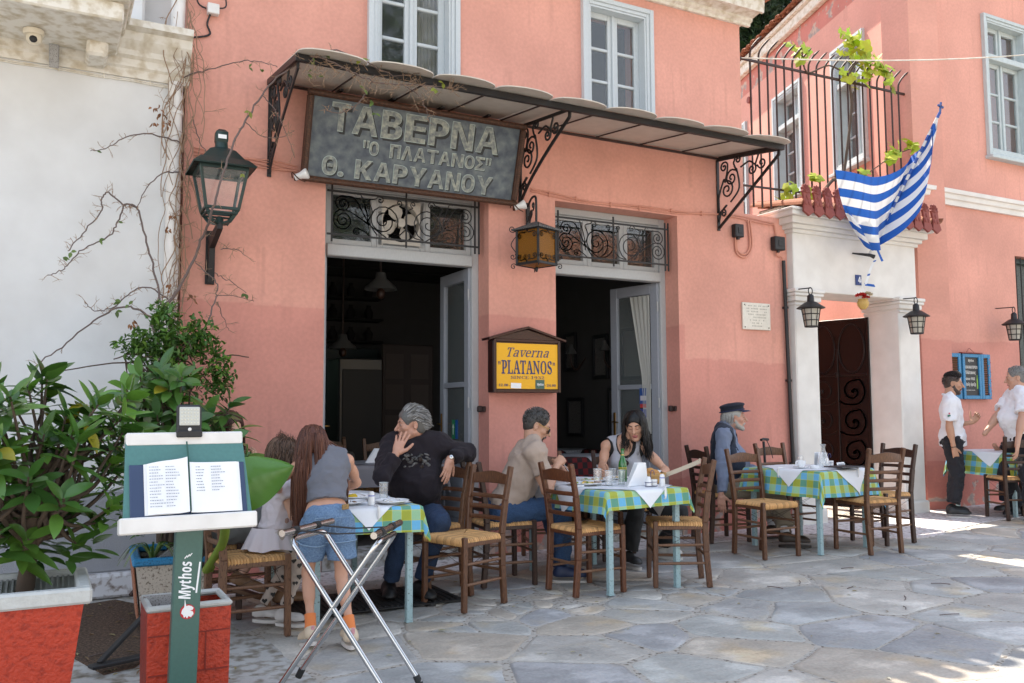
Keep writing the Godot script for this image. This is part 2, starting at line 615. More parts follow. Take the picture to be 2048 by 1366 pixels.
func clip_half(poly: PackedVector2Array,p: Vector2,nn: Vector2)->PackedVector2Array:
	var o:=PackedVector2Array()
	for i in poly.size():
		var a:=poly[i]
		var b:=poly[(i+1) % poly.size()]
		var da:=(a-p).dot(nn)
		var db:=(b-p).dot(nn)
		if da<=.0:
			o.append(a)
		if (da<.0)!=(db<.0) and absf(da-db)>1e-9:
			o.append(a.lerp(b,da/(da-db)))
	return o
func flagstone(mb: MB,poly: PackedVector2Array,y: float,tilt: Vector2)->void:
	var pts:=PackedVector2Array()
	for i in poly.size():
		var a:=poly[i]
		var b:=poly[(i+1) % poly.size()]
		var l:=a.distance_to(b)
		var c0:=minf(.03,l*.2)
		var nn:=(b-a).orthogonal().normalized()
		pts.append(a.lerp(b,c0/l))
		var m:=int(l/.16)
		for q in range(1,m):
			pts.append(a.lerp(b,float(q)/m)+nn*rng.randf_range(-.013,.013))
		pts.append(a.lerp(b,1.-c0/l))
	var ce:=Vector2.ZERO
	for p in pts:
		ce+=p
	ce/=pts.size()
	var ring:=[PackedVector3Array(),PackedVector3Array(),PackedVector3Array()]
	for p in pts:
		var d:=(p-ce).length()
		var q1:=ce+(p-ce)*(1.-.012/d)
		var q2:=ce+(p-ce)*(1.-.035/d)
		var h:=tilt.dot(p-ce)
		ring[0].append(Vector3(p.x,-.009,p.y))
		ring[1].append(Vector3(q1.x,y+h-.004,q1.y))
		ring[2].append(Vector3(q2.x,y+h,q2.y))
	var n:=pts.size()
	var i0:=mb.v.size()
	for r in 3:
		for k in n:
			var out:=Vector3(pts[k].x-ce.x,0,pts[k].y-ce.y).normalized()
			mb.vert(ring[r][k],(out*[1.,.7,.12][r]+Vector3.UP*[.3,.8,1.][r]).normalized())
	for r in 2:
		for k in n:
			var a:=i0+r*n+k
			var b:=i0+r*n+(k+1) % n
			mb.ix.append_array([a,b,b+n,a,b+n,a+n])
	var mid:=mb.vert(Vector3(ce.x,y,ce.y),Vector3.UP)
	for k in n:
		mb.ix.append_array([mid,i0+2*n+k,i0+2*n+(k+1) % n])
func ground()->void:
	var g:=MB.new()
	g.quad(Vector3(-300,-.016,300),Vector3(300,-.016,300),Vector3(300,-.016,-300),Vector3(-300,-.016,-300))
	struct("ground",g,M.mortar)
	var sq:=struct("pavement",sheet([[1.,8.2],[14.,8.2],[14.,.3],[1.,.3]],-.0045),M.mortar)
	var seeds:=PackedVector2Array()
	rng.seed=411
	for iz in 17:
		for ixx in 22:
			var st:=.62
			var p:=Vector2(.6+ixx*st+(.31 if iz % 2 else .0),.15+iz*.47)
			p+=Vector2(rng.randf_range(-.26,.26),rng.randf_range(-.19,.19))
			if rng.randf()<.16:
				continue
			seeds.append(p)
	for q in 44:
		seeds.append(Vector2(rng.randf_range(2.2,4.4),rng.randf_range(1.55,2.15)))
	var edge:=PackedVector2Array([Vector2(1.,.55),Vector2(3.3,.5),Vector2(4.6,.44),Vector2(5.75,.50),Vector2(6.8,.62),Vector2(7.,1.15),Vector2(7.6,1.38),Vector2(8.,1.2),Vector2(8.5,1.12),Vector2(9.1,1.),Vector2(11.,.9),Vector2(13.6,.8),Vector2(13.6,8.),Vector2(-.6,8.),Vector2(.5,3.7),Vector2(1.2,2.85),Vector2(1.16,1.9),Vector2(1.05,1.5)])
	var tints:=[Color(.235,.250,.265),Color(.265,.275,.285),Color(.29,.285,.275),Color(.215,.232,.25),Color(.31,.275,.235),Color(.25,.262,.265),Color(.33,.32,.305),Color(.20,.21,.235)]
	var cam:=Vector3(0,1.28,7.055)
	var fw:=Vector3(sin(deg_to_rad(28.)),0,-cos(deg_to_rad(28.)))
	var rest:=MB.new()
	var shown:=[]
	for i in seeds.size():
		var s:=seeds[i]
		var poly:=PackedVector2Array([s+Vector2(-1,-1),s+Vector2(1,-1),s+Vector2(1,1),s+Vector2(-1,1)])
		for k in seeds.size():
			if k==i or seeds[k].distance_to(s)>2.:
				continue
			var nn:=(seeds[k]-s).normalized()
			poly=clip_half(poly,(seeds[k]+s)*.5-nn*.004,nn)
			if poly.size()<3:
				break
		if poly.size()<3:
			continue
		var pp:=Geometry2D.intersect_polygons(poly,edge)
		if pp.size()!=1 or pp[0].size()<3:
			continue
		poly=pp[0]
		var ar:=.0
		for k in poly.size():
			ar+=poly[k].cross(poly[(k+1) % poly.size()])
		if absf(ar)<.03:
			continue
		if Geometry2D.is_polygon_clockwise(poly):
			poly.reverse()
		var cl:=PackedVector2Array()
		for k in poly.size():
			if poly[k].distance_to(poly[(k+1) % poly.size()])>.05:
				cl.append(poly[k])
		if cl.size()<3:
			continue
		var d:=Vector3(s.x,0,s.y)-cam
		var dep:=d.dot(fw)
		var lat:=d.dot(Vector3(-fw.z,0,fw.x))
		var vis:=dep>2.6 and absf(lat)<dep*.585+.5 and (1.28/dep)<.56
		shown.append([dep if vis else dep+1000.,cl,vis])
	shown.sort_custom(func(a,b): return a[0]<b[0])
	var cnt:=0
	for e in shown:
		var t: Color=tints[rng.randi() % tints.size()]
		t=t.lerp(Color(.262,.268,.272),.35)
		t=Color(t.r*2.15,t.g*2.02,t.b*1.84)*rng.randf_range(.94,1.08)
		var y:=rng.randf_range(-.002,.003)
		var tilt:=Vector2(rng.randf_range(-.006,.006),rng.randf_range(-.006,.006))
		if e[2] and cnt<300:
			var mb:=MB.new()
			mb.col=t
			flagstone(mb,e[1],y,tilt)
			obj("flagstone",mb,M.stone,sq)
			cnt+=1
		else:
			rest.col=t
			flagstone(rest,e[1],y,tilt)
	if rest.v.size():
		obj("outer_flagstones",rest,M.stone,sq).set_meta("kind","stuff")
	struct("wall_foot_strip",sheet([[1.05,.0],[1.05,.55],[3.3,.52],[4.6,.45],[5.75,.51],[6.8,.63],[6.98,1.1],[7.3,1.33],[7.6,1.38],[7.85,1.33],[8.05,1.2],[8.5,1.12],[9.1,1.],[11.,.9],[13.6,.8],[13.6,.0]],.004,.07),M.whitewash)
	struct("cement_path",sheet([[-3.,.0],[1.06,.0],[1.06,1.5],[1.17,1.9],[1.21,2.85],[.5,3.72],[-.6,8.],[-3.,8.]],-.004),M.cement)
	struct("bare_earth",sheet([[.25,.28],[.48,.22],[.62,.5],[.66,1.2],[.60,1.75],[.45,2.05],[.3,2.1],[.18,1.7],[.2,.9]],.004),M.dirt)
	var st:=MB.new()
	st.box(Vector3(10.75,.02,.36),Vector3(1.5,.05,.52),.01)
	struct("door_step",st,M.dirt)
	var cover:=thing("manhole_cover","round iron manhole cover in the paving at the right edge","manhole cover",Vector3(5.32,.0,3.72))
	var mc:=MB.new()
	mc.lathe([Vector2(.0,.008),Vector2(.27,.008),Vector2(.275,.002),Vector2(.28,.009),Vector2(.31,.009),Vector2(.312,-.01)],32)
	for q in 60:
		var a:=rng.randf()*TAU
		var r:=sqrt(rng.randf())*.25
		mc.box(Vector3(r*cos(a),.010,r*sin(a)),Vector3(.03,.005,.012),.0,Basis(Vector3.UP,a*3))
	obj("lid",mc,M.iron_brown,cover)
	for d in [[5.72,.56,.42,.34,.05,"rectangular iron drain cover in the paving left of the man in the cap"],[7.,1.22,.5,.36,.25,"iron drain cover under the right-hand table beside the white portal"]]:
		var dr:=thing("drain_cover",d[5],"drain cover",Vector3(d[0],.006,d[1]),d[4])
		var b:=MB.new()
		b.box(Vector3.ZERO,Vector3(d[2],.012,d[3]),.003)
		for x in 9:
			for z in 6:
				b.box(Vector3((x-4)*d[2]*.105,.008,(z-2.5)*d[3]*.15),Vector3(d[2]*.06,.006,.012),.0,Basis(Vector3.UP,.7 if (x+z) % 2 else -.7))
		obj("plate",b,M.iron_brown,dr)
	var mat:=thing("door_mat","black rubber mat on the paving under the left-hand table","mat",Vector3(1.98,.006,1.25))
	var mm:=MB.new()
	mm.box(Vector3.ZERO,Vector3(1.15,.01,.62),.003)
	for q in 26:
		mm.box(Vector3((q-12.5)*.043,.007,0),Vector3(.02,.006,.56),.0)
	obj("rubber_sheet",mm,M.rubber,mat)
func sheet(pts: Array,y: float,drop:=.02)->MB:
	var mb:=MB.new()
	var p:=PackedVector2Array()
	for q in pts:
		p.append(Vector2(q[0],-q[1]))
	mb.xf=Transform3D(Basis(Vector3(1,0,0),Vector3(0,0,-1),Vector3(0,1,0)),Vector3.ZERO)
	mb.prism(p,y-drop,y,.003)
	return mb
func wall_holes(mb: MB,x0: float,x1: float,y0: float,y1: float,zf: float,zb: float,holes: Array)->void:
	var xs:=[x0,x1]
	var ys:=[y0,y1]
	for h in holes:
		xs.append_array([h[0],h[1]])
		ys.append_array([h[2],h[3]])
	xs.sort()
	ys.sort()
	for i in xs.size()-1:
		for k in ys.size()-1:
			var a: float=xs[i]
			var b: float=xs[i+1]
			var c: float=ys[k]
			var d: float=ys[k+1]
			if b-a<1e-5 or d-c<1e-5 or c<y0-1e-5 or d>y1+1e-5 or a<x0-1e-5 or b>x1+1e-5:
				continue
			var open:=false
			for h in holes:
				if (a+b)*.5>h[0] and (a+b)*.5<h[1] and (c+d)*.5>h[2] and (c+d)*.5<h[3]:
					open=true
			if open:
				continue
			mb.quad(Vector3(a,c,zf),Vector3(b,c,zf),Vector3(b,d,zf),Vector3(a,d,zf))
			mb.quad(Vector3(b,c,zb),Vector3(a,c,zb),Vector3(a,d,zb),Vector3(b,d,zb))
	for h in holes:
		var a: float=h[0]
		var b: float=h[1]
		var c: float=h[2]
		var d: float=h[3]
		mb.quad(Vector3(a,c,zf),Vector3(a,d,zf),Vector3(a,d,zb),Vector3(a,c,zb))
		mb.quad(Vector3(b,d,zf),Vector3(b,c,zf),Vector3(b,c,zb),Vector3(b,d,zb))
		mb.quad(Vector3(a,d,zf),Vector3(b,d,zf),Vector3(b,d,zb),Vector3(a,d,zb))
		if c>y0+.01:
			mb.quad(Vector3(b,c,zf),Vector3(a,c,zf),Vector3(a,c,zb),Vector3(b,c,zb))
	mb.quad(Vector3(x0,y0,zb),Vector3(x0,y0,zf),Vector3(x0,y1,zf),Vector3(x0,y1,zb))
	mb.quad(Vector3(x1,y0,zf),Vector3(x1,y0,zb),Vector3(x1,y1,zb),Vector3(x1,y1,zf))
	mb.quad(Vector3(x0,y1,zf),Vector3(x1,y1,zf),Vector3(x1,y1,zb),Vector3(x0,y1,zb))
func frame_bars(mb: MB,x0: float,x1: float,y0: float,y1: float,w: float,zc: float,dz: float,bev:=.004)->void:
	mb.box(Vector3(x0+w*.5,(y0+y1)*.5,zc),Vector3(w,y1-y0,dz),bev)
	mb.box(Vector3(x1-w*.5,(y0+y1)*.5,zc),Vector3(w,y1-y0,dz),bev)
	mb.box(Vector3((x0+x1)*.5,y0+w*.5,zc),Vector3(x1-x0-2*w-.001,w,dz),bev)
	mb.box(Vector3((x0+x1)*.5,y1-w*.5,zc),Vector3(x1-x0-2*w-.001,w,dz),bev)
func window(parent: Node,x0: float,x1: float,y0: float,y1: float,rows: int,paint: Material,recess:=.10,transom:=.0,curtain:=false,place:=Transform3D())->void:
	var fr:=MB.new()
	var w:=.095
	frame_bars(fr,x0,x1,y0,y1,w*.5,.012,.075)
	frame_bars(fr,x0+w*.5+.0005,x1-w*.5-.0005,y0+w*.5,y1-w*.5,w*.38,.0,.07)
	frame_bars(fr,x0+w*.9,x1-w*.9,y0+w*.9,y1-w*.9,.02,-recess*.5,recess+.05,.002)
	var o:=obj("window",fr,paint,parent)
	o.transform=place
	var sl:=MB.new()
	sl.box(Vector3((x0+x1)*.5,y0-.025,.035),Vector3(x1-x0+.06,.045,.14),.006)
	obj("sill",sl,paint,o)
	var ix0:=x0+w*.9+.02
	var ix1:=x1-w*.9-.02
	var iy0:=y0+w*.9+.02
	var iy1:=y1-w*.9-.02
	var parts:=[[iy0,iy1,rows]]
	if transom>.0:
		parts=[[iy0,iy1-transom-.08,rows],[iy1-transom,iy1,1]]
		var tb:=MB.new()
		tb.box(Vector3((x0+x1)*.5,iy1-transom-.04,-recess*.6),Vector3(ix1-ix0+.004,.078,recess+.06),.005)
		obj("transom_bar",tb,paint,o)
	var mid:=(ix0+ix1)*.5
	for pt in parts:
		for sd in 2:
			var a: float=ix0 if sd==0 else mid+.002
			var b: float=mid-.002 if sd==0 else ix1
			var sash:=MB.new()
			var sw:=.058
			frame_bars(sash,a,b,pt[0],pt[1],sw,-recess,.042)
			var n: int=pt[2]
			var ph: float=(pt[1]-pt[0]-2*sw-(n-1)*.032)/n
			for q in range(1,n):
				sash.box(Vector3((a+b)*.5,pt[0]+sw+q*ph+(q-.5)*.032,-recess),Vector3(b-a-2*sw,.030,.036),.006)
			if sd==1:
				sash.box(Vector3(mid,(pt[0]+pt[1])*.5,-recess+.03),Vector3(.035,pt[1]-pt[0],.022),.006)
			obj("sash",sash,paint,o)
			for q in n:
				var gl:=MB.new()
				var yb: float=pt[0]+sw+q*(ph+.032)
				gl.box(Vector3((a+b)*.5,yb+ph*.5,-recess),Vector3(b-a-2*sw+.004,ph+.004,.003))
				obj("pane",gl,M.old_glass,o)
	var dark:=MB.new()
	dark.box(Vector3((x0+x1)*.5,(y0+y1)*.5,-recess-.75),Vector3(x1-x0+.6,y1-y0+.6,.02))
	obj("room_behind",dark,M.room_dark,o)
	if curtain:
		var rows2:=[]
		for q in 2:
			var line:=PackedVector3Array()
			for k in 25:
				var t:=k/24.
				line.append(Vector3(lerpf(mid+.08,ix1,t),iy0 if q==0 else iy1,-recess-.12+.018*sin(t*40.)))
			rows2.append(line)
		var cu:=MB.new()
		cu.grid(rows2)
		obj("curtain",cu,mt("curtain",lin(.30,.29,.26),.95,{"back": lin(.25,.25,.22)}),o)
func catmull(p: Array,n:=8)->PackedVector3Array:
	var o:=PackedVector3Array()
	for i in p.size()-1:
		var a: Vector3=p[maxi(i-1,0)]
		var b: Vector3=p[i]
		var c: Vector3=p[i+1]
		var d: Vector3=p[mini(i+2,p.size()-1)]
		for k in n:
			o.append(b.cubic_interpolate(c,a,d,float(k)/n))
	o.append(p[p.size()-1])
	return o
func scroll(mb: MB,run: Array,c: Vector2,r: float,a0: float,turns: float,rad:=.006,sides:=5)->void:
	var p:=[]
	for q in run:
		p.append(Vector3(q.x,q.y,0))
	var n:=int(absf(turns)*14)+2
	var sp:=[]
	for k in n:
		var t:=float(k)/(n-1)
		var rr:=r*(1.-.88*t)
		var a:=a0+turns*TAU*t
		sp.append(Vector3(c.x+rr*cos(a),c.y+rr*sin(a),0))
	var path:=PackedVector3Array()
	if p.size()>0:
		p.append(sp[0])
		path=catmull(p,6)
		path.remove_at(path.size()-1)
	for q in sp:
		path.append(q)
	mb.tube(path,rad,sides)
func transom_grille(mb: MB,w: float,h: float)->void:
	for y in [.0,h]:
		mb.box(Vector3(w*.5,y,0),Vector3(w,.016,.014))
	for x in [.04,w*.5,w-.04,w]:
		mb.box(Vector3(x,h*.5,.004),Vector3(.014,h+.13,.012))
	for sd in [1.,-1.]:
		var keep:=mb.xf
		mb.xf=keep*Transform3D(Basis().scaled(Vector3(sd,1,1)),Vector3(w*.5,0,0))
		var hw:=w*.5-.045
		scroll(mb,[Vector2(.0,.10),Vector2(hw*.12,.03)],Vector2(hw*.32,h*.42),h*.40,-1.9,-2.4,.0055)
		scroll(mb,[Vector2(hw*.26,.0),Vector2(hw*.52,h*.30),Vector2(hw*.78,h*.56)],Vector2(hw*.86,h*.34),h*.25,1.2,-2.2,.0055)
		scroll(mb,[Vector2(hw*.40,.02),Vector2(hw*.56,h*.45),Vector2(hw*.7,h*.86)],Vector2(hw*.86,h*.72),h*.20,1.9,-2.,.0055)
		scroll(mb,[Vector2(hw*.55,h*.3),Vector2(hw*.47,h*.6),Vector2(hw*.52,h*.85)],Vector2(hw*.36,h*.9),h*.1,.2,1.4,.005)
		scroll(mb,[Vector2(.0,h*.7)],Vector2(hw*.10,h*.88),h*.08,-1.6,-1.3,.005)
		scroll(mb,[Vector2(hw*.5,.01),Vector2(hw*.58,h*.12)],Vector2(hw*.68,h*.10),h*.09,2.2,-1.5,.0045)
		scroll(mb,[Vector2(hw*.52,h*.2),Vector2(hw*.54,h*.55),Vector2(hw*.62,h*.96)],Vector2(hw*.66,h*.97),.012,3.,-.6,.0045)
		mb.xf=keep
func door_leaf(parent: Node,w: float,h: float,at: Vector3,turn: float,called:="door")->MeshInstance3D:
	var mb:=MB.new()
	var st:=.095
	mb.box(Vector3(-st*.5,h*.5,0),Vector3(st,h,.045),.004)
	mb.box(Vector3(-w+st*.5,h*.5,0),Vector3(st,h,.045),.004)
	for y in [.06,.78,1.42,h-.055]:
		var hh:=.12 if y<.1 else (.16 if y<1. else (.05 if y<1.6 else .11))
		mb.box(Vector3(-w*.5,y,0),Vector3(w-2*st-.001,hh,.043),.004)
	mb.box(Vector3(-w*.5,.41,-.004),Vector3(w-2*st,.58,.018))
	mb.box(Vector3(-w*.5,.41,.0),Vector3(w-2*st-.09,.48,.03),.012)
	var o:=obj(called,mb,M.door_grey,parent)
	o.position=at
	o.rotation.y=turn
	for g in [[.86,1.395],[1.445,h-.11]]:
		var gl:=MB.new()
		gl.box(Vector3(-w*.5,(g[0]+g[1])*.5,0),Vector3(w-2*st+.006,g[1]-g[0]+.006,.004))
		obj("pane",gl,M.glass,o)
	var hd:=MB.new()
	hd.box(Vector3(-w+.045,1.02,.026),Vector3(.035,.26,.008),.003)
	hd.tube(PackedVector3Array([Vector3(-w+.045,1.05,.03),Vector3(-w+.045,1.05,.07),Vector3(-w+.09,1.05,.075),Vector3(-w+.14,1.045,.075)]),.008,6)
	obj("handle",hd,mt("brass",lin(.25,.14,.04),.35,{"metal": .9}),o)
	var hg:=MB.new()
	for y in [.25,h*.5,h-.25]:
		hg.tube(PackedVector3Array([Vector3(.004,y-.05,.022),Vector3(.004,y+.05,.022)]),.010,8)
	obj("hinge",hg,M.door_paint,o)
	return o
func taverna()->void:
	var b:=thing("taverna_building","two-storey salmon pink taverna with grey-white doors and windows","building")
	var mb:=MB.new()
	mb.planar=true
	wall_holes(mb,.88,6.60,-.1,5.56,.0,-.45,[[2.,3.515,-.2,3.28],[4.222,5.686,-.2,3.28],[2.36,3.20,4.12,5.38],[4.55,5.385,4.12,5.38]])
	obj("front_wall",mb,M.pink,b)
	var sd:=MB.new()
	sd.planar=true
	sd.box(Vector3(6.375,2.73,-3.7),Vector3(.45,5.66,6.48))
	sd.box(Vector3(1.105,2.73,-3.7),Vector3(.45,5.66,6.48))
	sd.box(Vector3(3.74,2.73,-7.1),Vector3(5.72,5.66,.3))
	obj("side_wall",sd,M.pink_plain,b)
	var fl:=MB.new()
	fl.box(Vector3(3.74,3.52,-3.7),Vector3(4.8,.2,6.46))
	obj("upper_floor",fl,M.room_dark,b)
	var lw:=MB.new()
	lw.planar=true
	wall_holes(lw,6.602,7.26,-.1,3.40,-.004,-.4,[])
	obj("courtyard_wall",lw,M.pink,b)
	var co:=MB.new()
	co.moulding([Vector2(.002,5.50),Vector2(.035,5.50),Vector2(.04,5.53),Vector2(.07,5.545),Vector2(.075,5.575),Vector2(.21,5.60),Vector2(.215,5.57),Vector2(.25,5.57),Vector2(.262,5.70),Vector2(.285,5.72),Vector2(.285,5.75),Vector2(-.40,5.75),Vector2(-.40,5.562),Vector2(.002,5.562)],.86,6.73)
	co.box(Vector3(6.665,5.66,-3.6),Vector3(.13,.18,6.4),.01)
	obj("cornice",co,M.white_trim,b)
	var rf:=MB.new()
	rf.quad(Vector3(.7,5.76,.40),Vector3(6.85,5.76,.40),Vector3(6.85,7.2,-3.7),Vector3(.7,7.2,-3.7))
	rf.quad(Vector3(6.85,5.76,-7.6),Vector3(.7,5.76,-7.6),Vector3(.7,7.2,-3.7),Vector3(6.85,7.2,-3.7))
	rf.tri(Vector3(6.85,5.755,.4),Vector3(6.85,5.755,-7.6),Vector3(6.85,7.19,-3.7))
	rf.tri(Vector3(.7,5.755,-7.6),Vector3(.7,5.755,.4),Vector3(.7,7.19,-3.7))
	rf.quad(Vector3(.7,5.752,-7.6),Vector3(6.85,5.752,-7.6),Vector3(6.85,5.752,.4),Vector3(.7,5.752,.4))
	rf.col=Color(.8,.75,.7)
	var roof:=obj("roof",rf,M.tile,b)
	for q in 30:
		var tm:=MB.new()
		tm.col=Color(1,1,1)*rng.randf_range(.6,1.2)
		half_tile(tm,Vector3(.82+q*.204,5.80+rng.randf_range(-.01,.01),.46+rng.randf_range(-.015,.015)),Vector3(0,.33,-.94),.09,.5)
		obj("eave_tile",tm,M.tile,roof)
	window(b,2.346,3.212,4.10,5.39,3,M.window_paint,.10,.0,true)
	window(b,4.535,5.397,4.10,5.39,3,M.window_paint,.10)
	for d in [[2.,3.515],[4.222,5.686]]:
		var x0: float=d[0]
		var x1: float=d[1]
		var fr:=MB.new()
		var z:=-.25
		fr.box(Vector3(x0+.035,1.64,z),Vector3(.07,3.28,.08),.005)
		fr.box(Vector3(x1-.035,1.64,z),Vector3(.07,3.28,.08),.005)
		fr.box(Vector3((x0+x1)*.5,3.245,z),Vector3(x1-x0-.142,.068,.08),.005)
		fr.box(Vector3((x0+x1)*.5,2.665,z+.008),Vector3(x1-x0-.142,.105,.11),.008)
		var o:=obj("door_frame",fr,M.door_paint,b)
		var tr:=MB.new()
		var wx:=(x1-x0-.14)/3.
		for q in 3:
			frame_bars(tr,x0+.071+q*wx,x0+.069+(q+1)*wx,2.72,3.21,.05,z-.01,.05)
		obj("fanlight",tr,M.door_paint,o)
		for q in 3:
			if q==1 and x0<3.:
				continue
			var gl:=MB.new()
			gl.box(Vector3(x0+.07+(q+.5)*wx,2.965,z-.01),Vector3(wx-.09,.40,.004))
			obj("pane",gl,M.old_glass,o)
		var gr:=MB.new()
		gr.xf=Transform3D(Basis(),Vector3(x0+.035,2.775,-.075))
		transom_grille(gr,x1-x0-.10,.37)
		obj("transom_grille",gr,M.iron,o)
	var fn:=MB.new()
	fn.xf=Transform3D(Basis(),Vector3(2.757,2.965,-.245))
	var hole:=PackedVector2Array()
	for q in 24:
		hole.append(Vector2(cos(TAU*q/24),sin(TAU*q/24))*.175)
	for q in 24:
		var a:=hole[q]
		var c:=hole[(q+1) % 24]
		var oa:=a.normalized()*.215/maxf(absf(a.normalized().x),absf(a.normalized().y))
		var oc:=c.normalized()*.215/maxf(absf(c.normalized().x),absf(c.normalized().y))
		fn.quad(Vector3(a.x,a.y,.01),Vector3(oa.x,oa.y,.01),Vector3(oc.x,oc.y,.01),Vector3(c.x,c.y,.01))
		fn.quad(Vector3(a.x,a.y,.01),Vector3(c.x,c.y,.01),Vector3(c.x,c.y,-.08),Vector3(a.x,a.y,-.08))
	for q in 4:
		var rows:=[]
		for i in 5:
			var r:=.03+.13*i/4.
			var ln:=PackedVector3Array()
			for k in 5:
				var t:=(k-2)/2.
				var a:=TAU*q/4.+.4+t*(.30+.25*sin(PI*i/4.))
				ln.append(Vector3(r*cos(a),r*sin(a),-.02-t*.025))
			rows.append(ln)
		fn.grid(rows)
	fn.lathe([Vector2(.0,.03),Vector2(.04,.02),Vector2(.045,-.03)],14,Transform3D(Basis(Vector3.RIGHT,PI*.5),Vector3.ZERO))
	obj("extractor_fan",fn,mt("fan_cream",lin(.50,.46,.40),.5),b)
	for d in [[2.,3.515],[4.222,5.686]]:
		var th:=MB.new()
		th.box(Vector3((d[0]+d[1])*.5,.05,-.22),Vector3(d[1]-d[0]-.004,.12,.44),.01)
		obj("threshold",th,M.cement,b)
	door_leaf(b,.66,2.50,Vector3(3.445,.11,-.24),deg_to_rad(-90.))
	door_leaf(b,.66,2.50,Vector3(5.612,.11,-.24),deg_to_rad(-77.))
	door_leaf(b,.66,2.50,Vector3(2.07,.11,-.92),deg_to_rad(90.)).scale=Vector3(1,1,1)
	door_leaf(b,.66,2.50,Vector3(4.29,.11,-.92),deg_to_rad(90.))
	var lf: Node3D=b.get_node("door2")
	var cu:=[]
	for q in 8:
		var t:=q/7.
		var ln:=PackedVector3Array()
		for k in 14:
			var s:=k/13.
			var wide:=lerpf(.26,.10,minf(t*1.6,1.)) if t<.75 else .10
			ln.append(Vector3(-.10-s*wide,2.38-t*1.45,.028+.012*sin(s*26.)))
		cu.append(ln)
	var cm:=MB.new()
	cm.grid(cu)
	obj("lace_curtain",cm,mt("lace",lin(.50,.50,.46),.95,{"back": lin(.3,.3,.28),"normal": T.cloth_n,"scale": 12.}),lf)
	for s in [[-.2,1.32,.10,.17,Color(.03,.09,.30)],[-.2,1.30,.08,.05,Color(.62,.60,.62)],[-.2,1.22,.09,.04,Color(.55,.05,.05)],[-.2,1.13,.09,.11,Color(.03,.06,.33)],[-.2,1.03,.10,.08,Color(.55,.58,.62)],[-.2,.93,.10,.14,Color(.62,.62,.60)],[-.2,.92,.06,.08,Color(.35,.25,.28)],[-.44,.90,.15,.09,Color(.03,.05,.13)]]:
		var sm:=MB.new()
		sm.col=s[4]
		sm.box(Vector3(s[0],s[1]-.0,.030+.002*(.2-s[2])),Vector3(s[2],s[3],.002))
		obj("sticker",sm,M.paint,lf)
	letters(lf,"lettering","ENTRANCE",.12,.022,Vector3(-.50,.873,.033),mt("yellow_ink",lin(.6,.5,.03),.6))
	letters(lf,"lettering","ΕΙΣΟΔΟΣ",.12,.022,Vector3(-.50,.908,.033),mt("pale_ink",lin(.35,.38,.45),.6))
	var oval:=MB.new()
	oval.col=Color(.02,.05,.03)
	oval.ellipsoid(Vector3(-.31,1.08,.03),Vector3(.06,.1,.003),16)
	oval.col=Color(.3,.04,.02)
	oval.ellipsoid(Vector3(-.31,1.09,.032),Vector3(.045,.04,.003),14)
	oval.col=Color(.5,.4,.05)
	oval.box(Vector3(-.31,1.03,.033),Vector3(.07,.02,.002))
	obj("sticker",oval,M.paint,lf)
	var lf1: Node3D=b.get_node("door")
	for s in [[-.30,1.,.05,.18,Color(.02,.10,.34)],[-.37,1.,.07,.18,Color(.02,.22,.09)]]:
		var sm:=MB.new()
		sm.col=s[4]
		sm.box(Vector3(s[0],s[1],.006),Vector3(s[2],s[3],.003))
		obj("sticker",sm,M.paint,lf1)
	var ar:=MB.new()
	ar.col=Color(.6,.7,.6)
	ar.prism(PackedVector2Array([Vector2(-.37,1.05),Vector2(-.345,1.015),Vector2(-.362,1.015),Vector2(-.362,.95),Vector2(-.378,.95),Vector2(-.378,1.015),Vector2(-.395,1.015)]),.008,.010)
	obj("sticker",ar,M.paint,lf1)
func half_tile(mb: MB,p: Vector3,d: Vector3,r: float,ln: float,th:=.014,up:=Vector3.UP,trough:=false)->void:
	d=d.normalized()
	var s:=d.cross(up).normalized()
	var u:=s.cross(d)*(-1. if trough else 1.)
	var rows:=[]
	for q in 2:
		var ring:=PackedVector3Array()
		var rr:=r*(1. if q==0 else .86)
		for k in 9:
			var a:=PI*k/8.
			ring.append(p+d*ln*q+s*cos(a)*rr+u*sin(a)*rr)
		for k in 9:
			var a:=PI*(8-k)/8.
			ring.append(p+d*ln*q+s*cos(a)*(rr-th)+u*sin(a)*(rr-th))
		rows.append(ring)
	var keep:=mb.v.size()
	for k in 18:
		mb.quad(rows[0][k],rows[0][(k+1) % 18],rows[1][(k+1) % 18],rows[1][k])
	for k in 8:
		mb.quad(rows[0][k+1],rows[0][k],rows[0][17-k],rows[0][16-k])
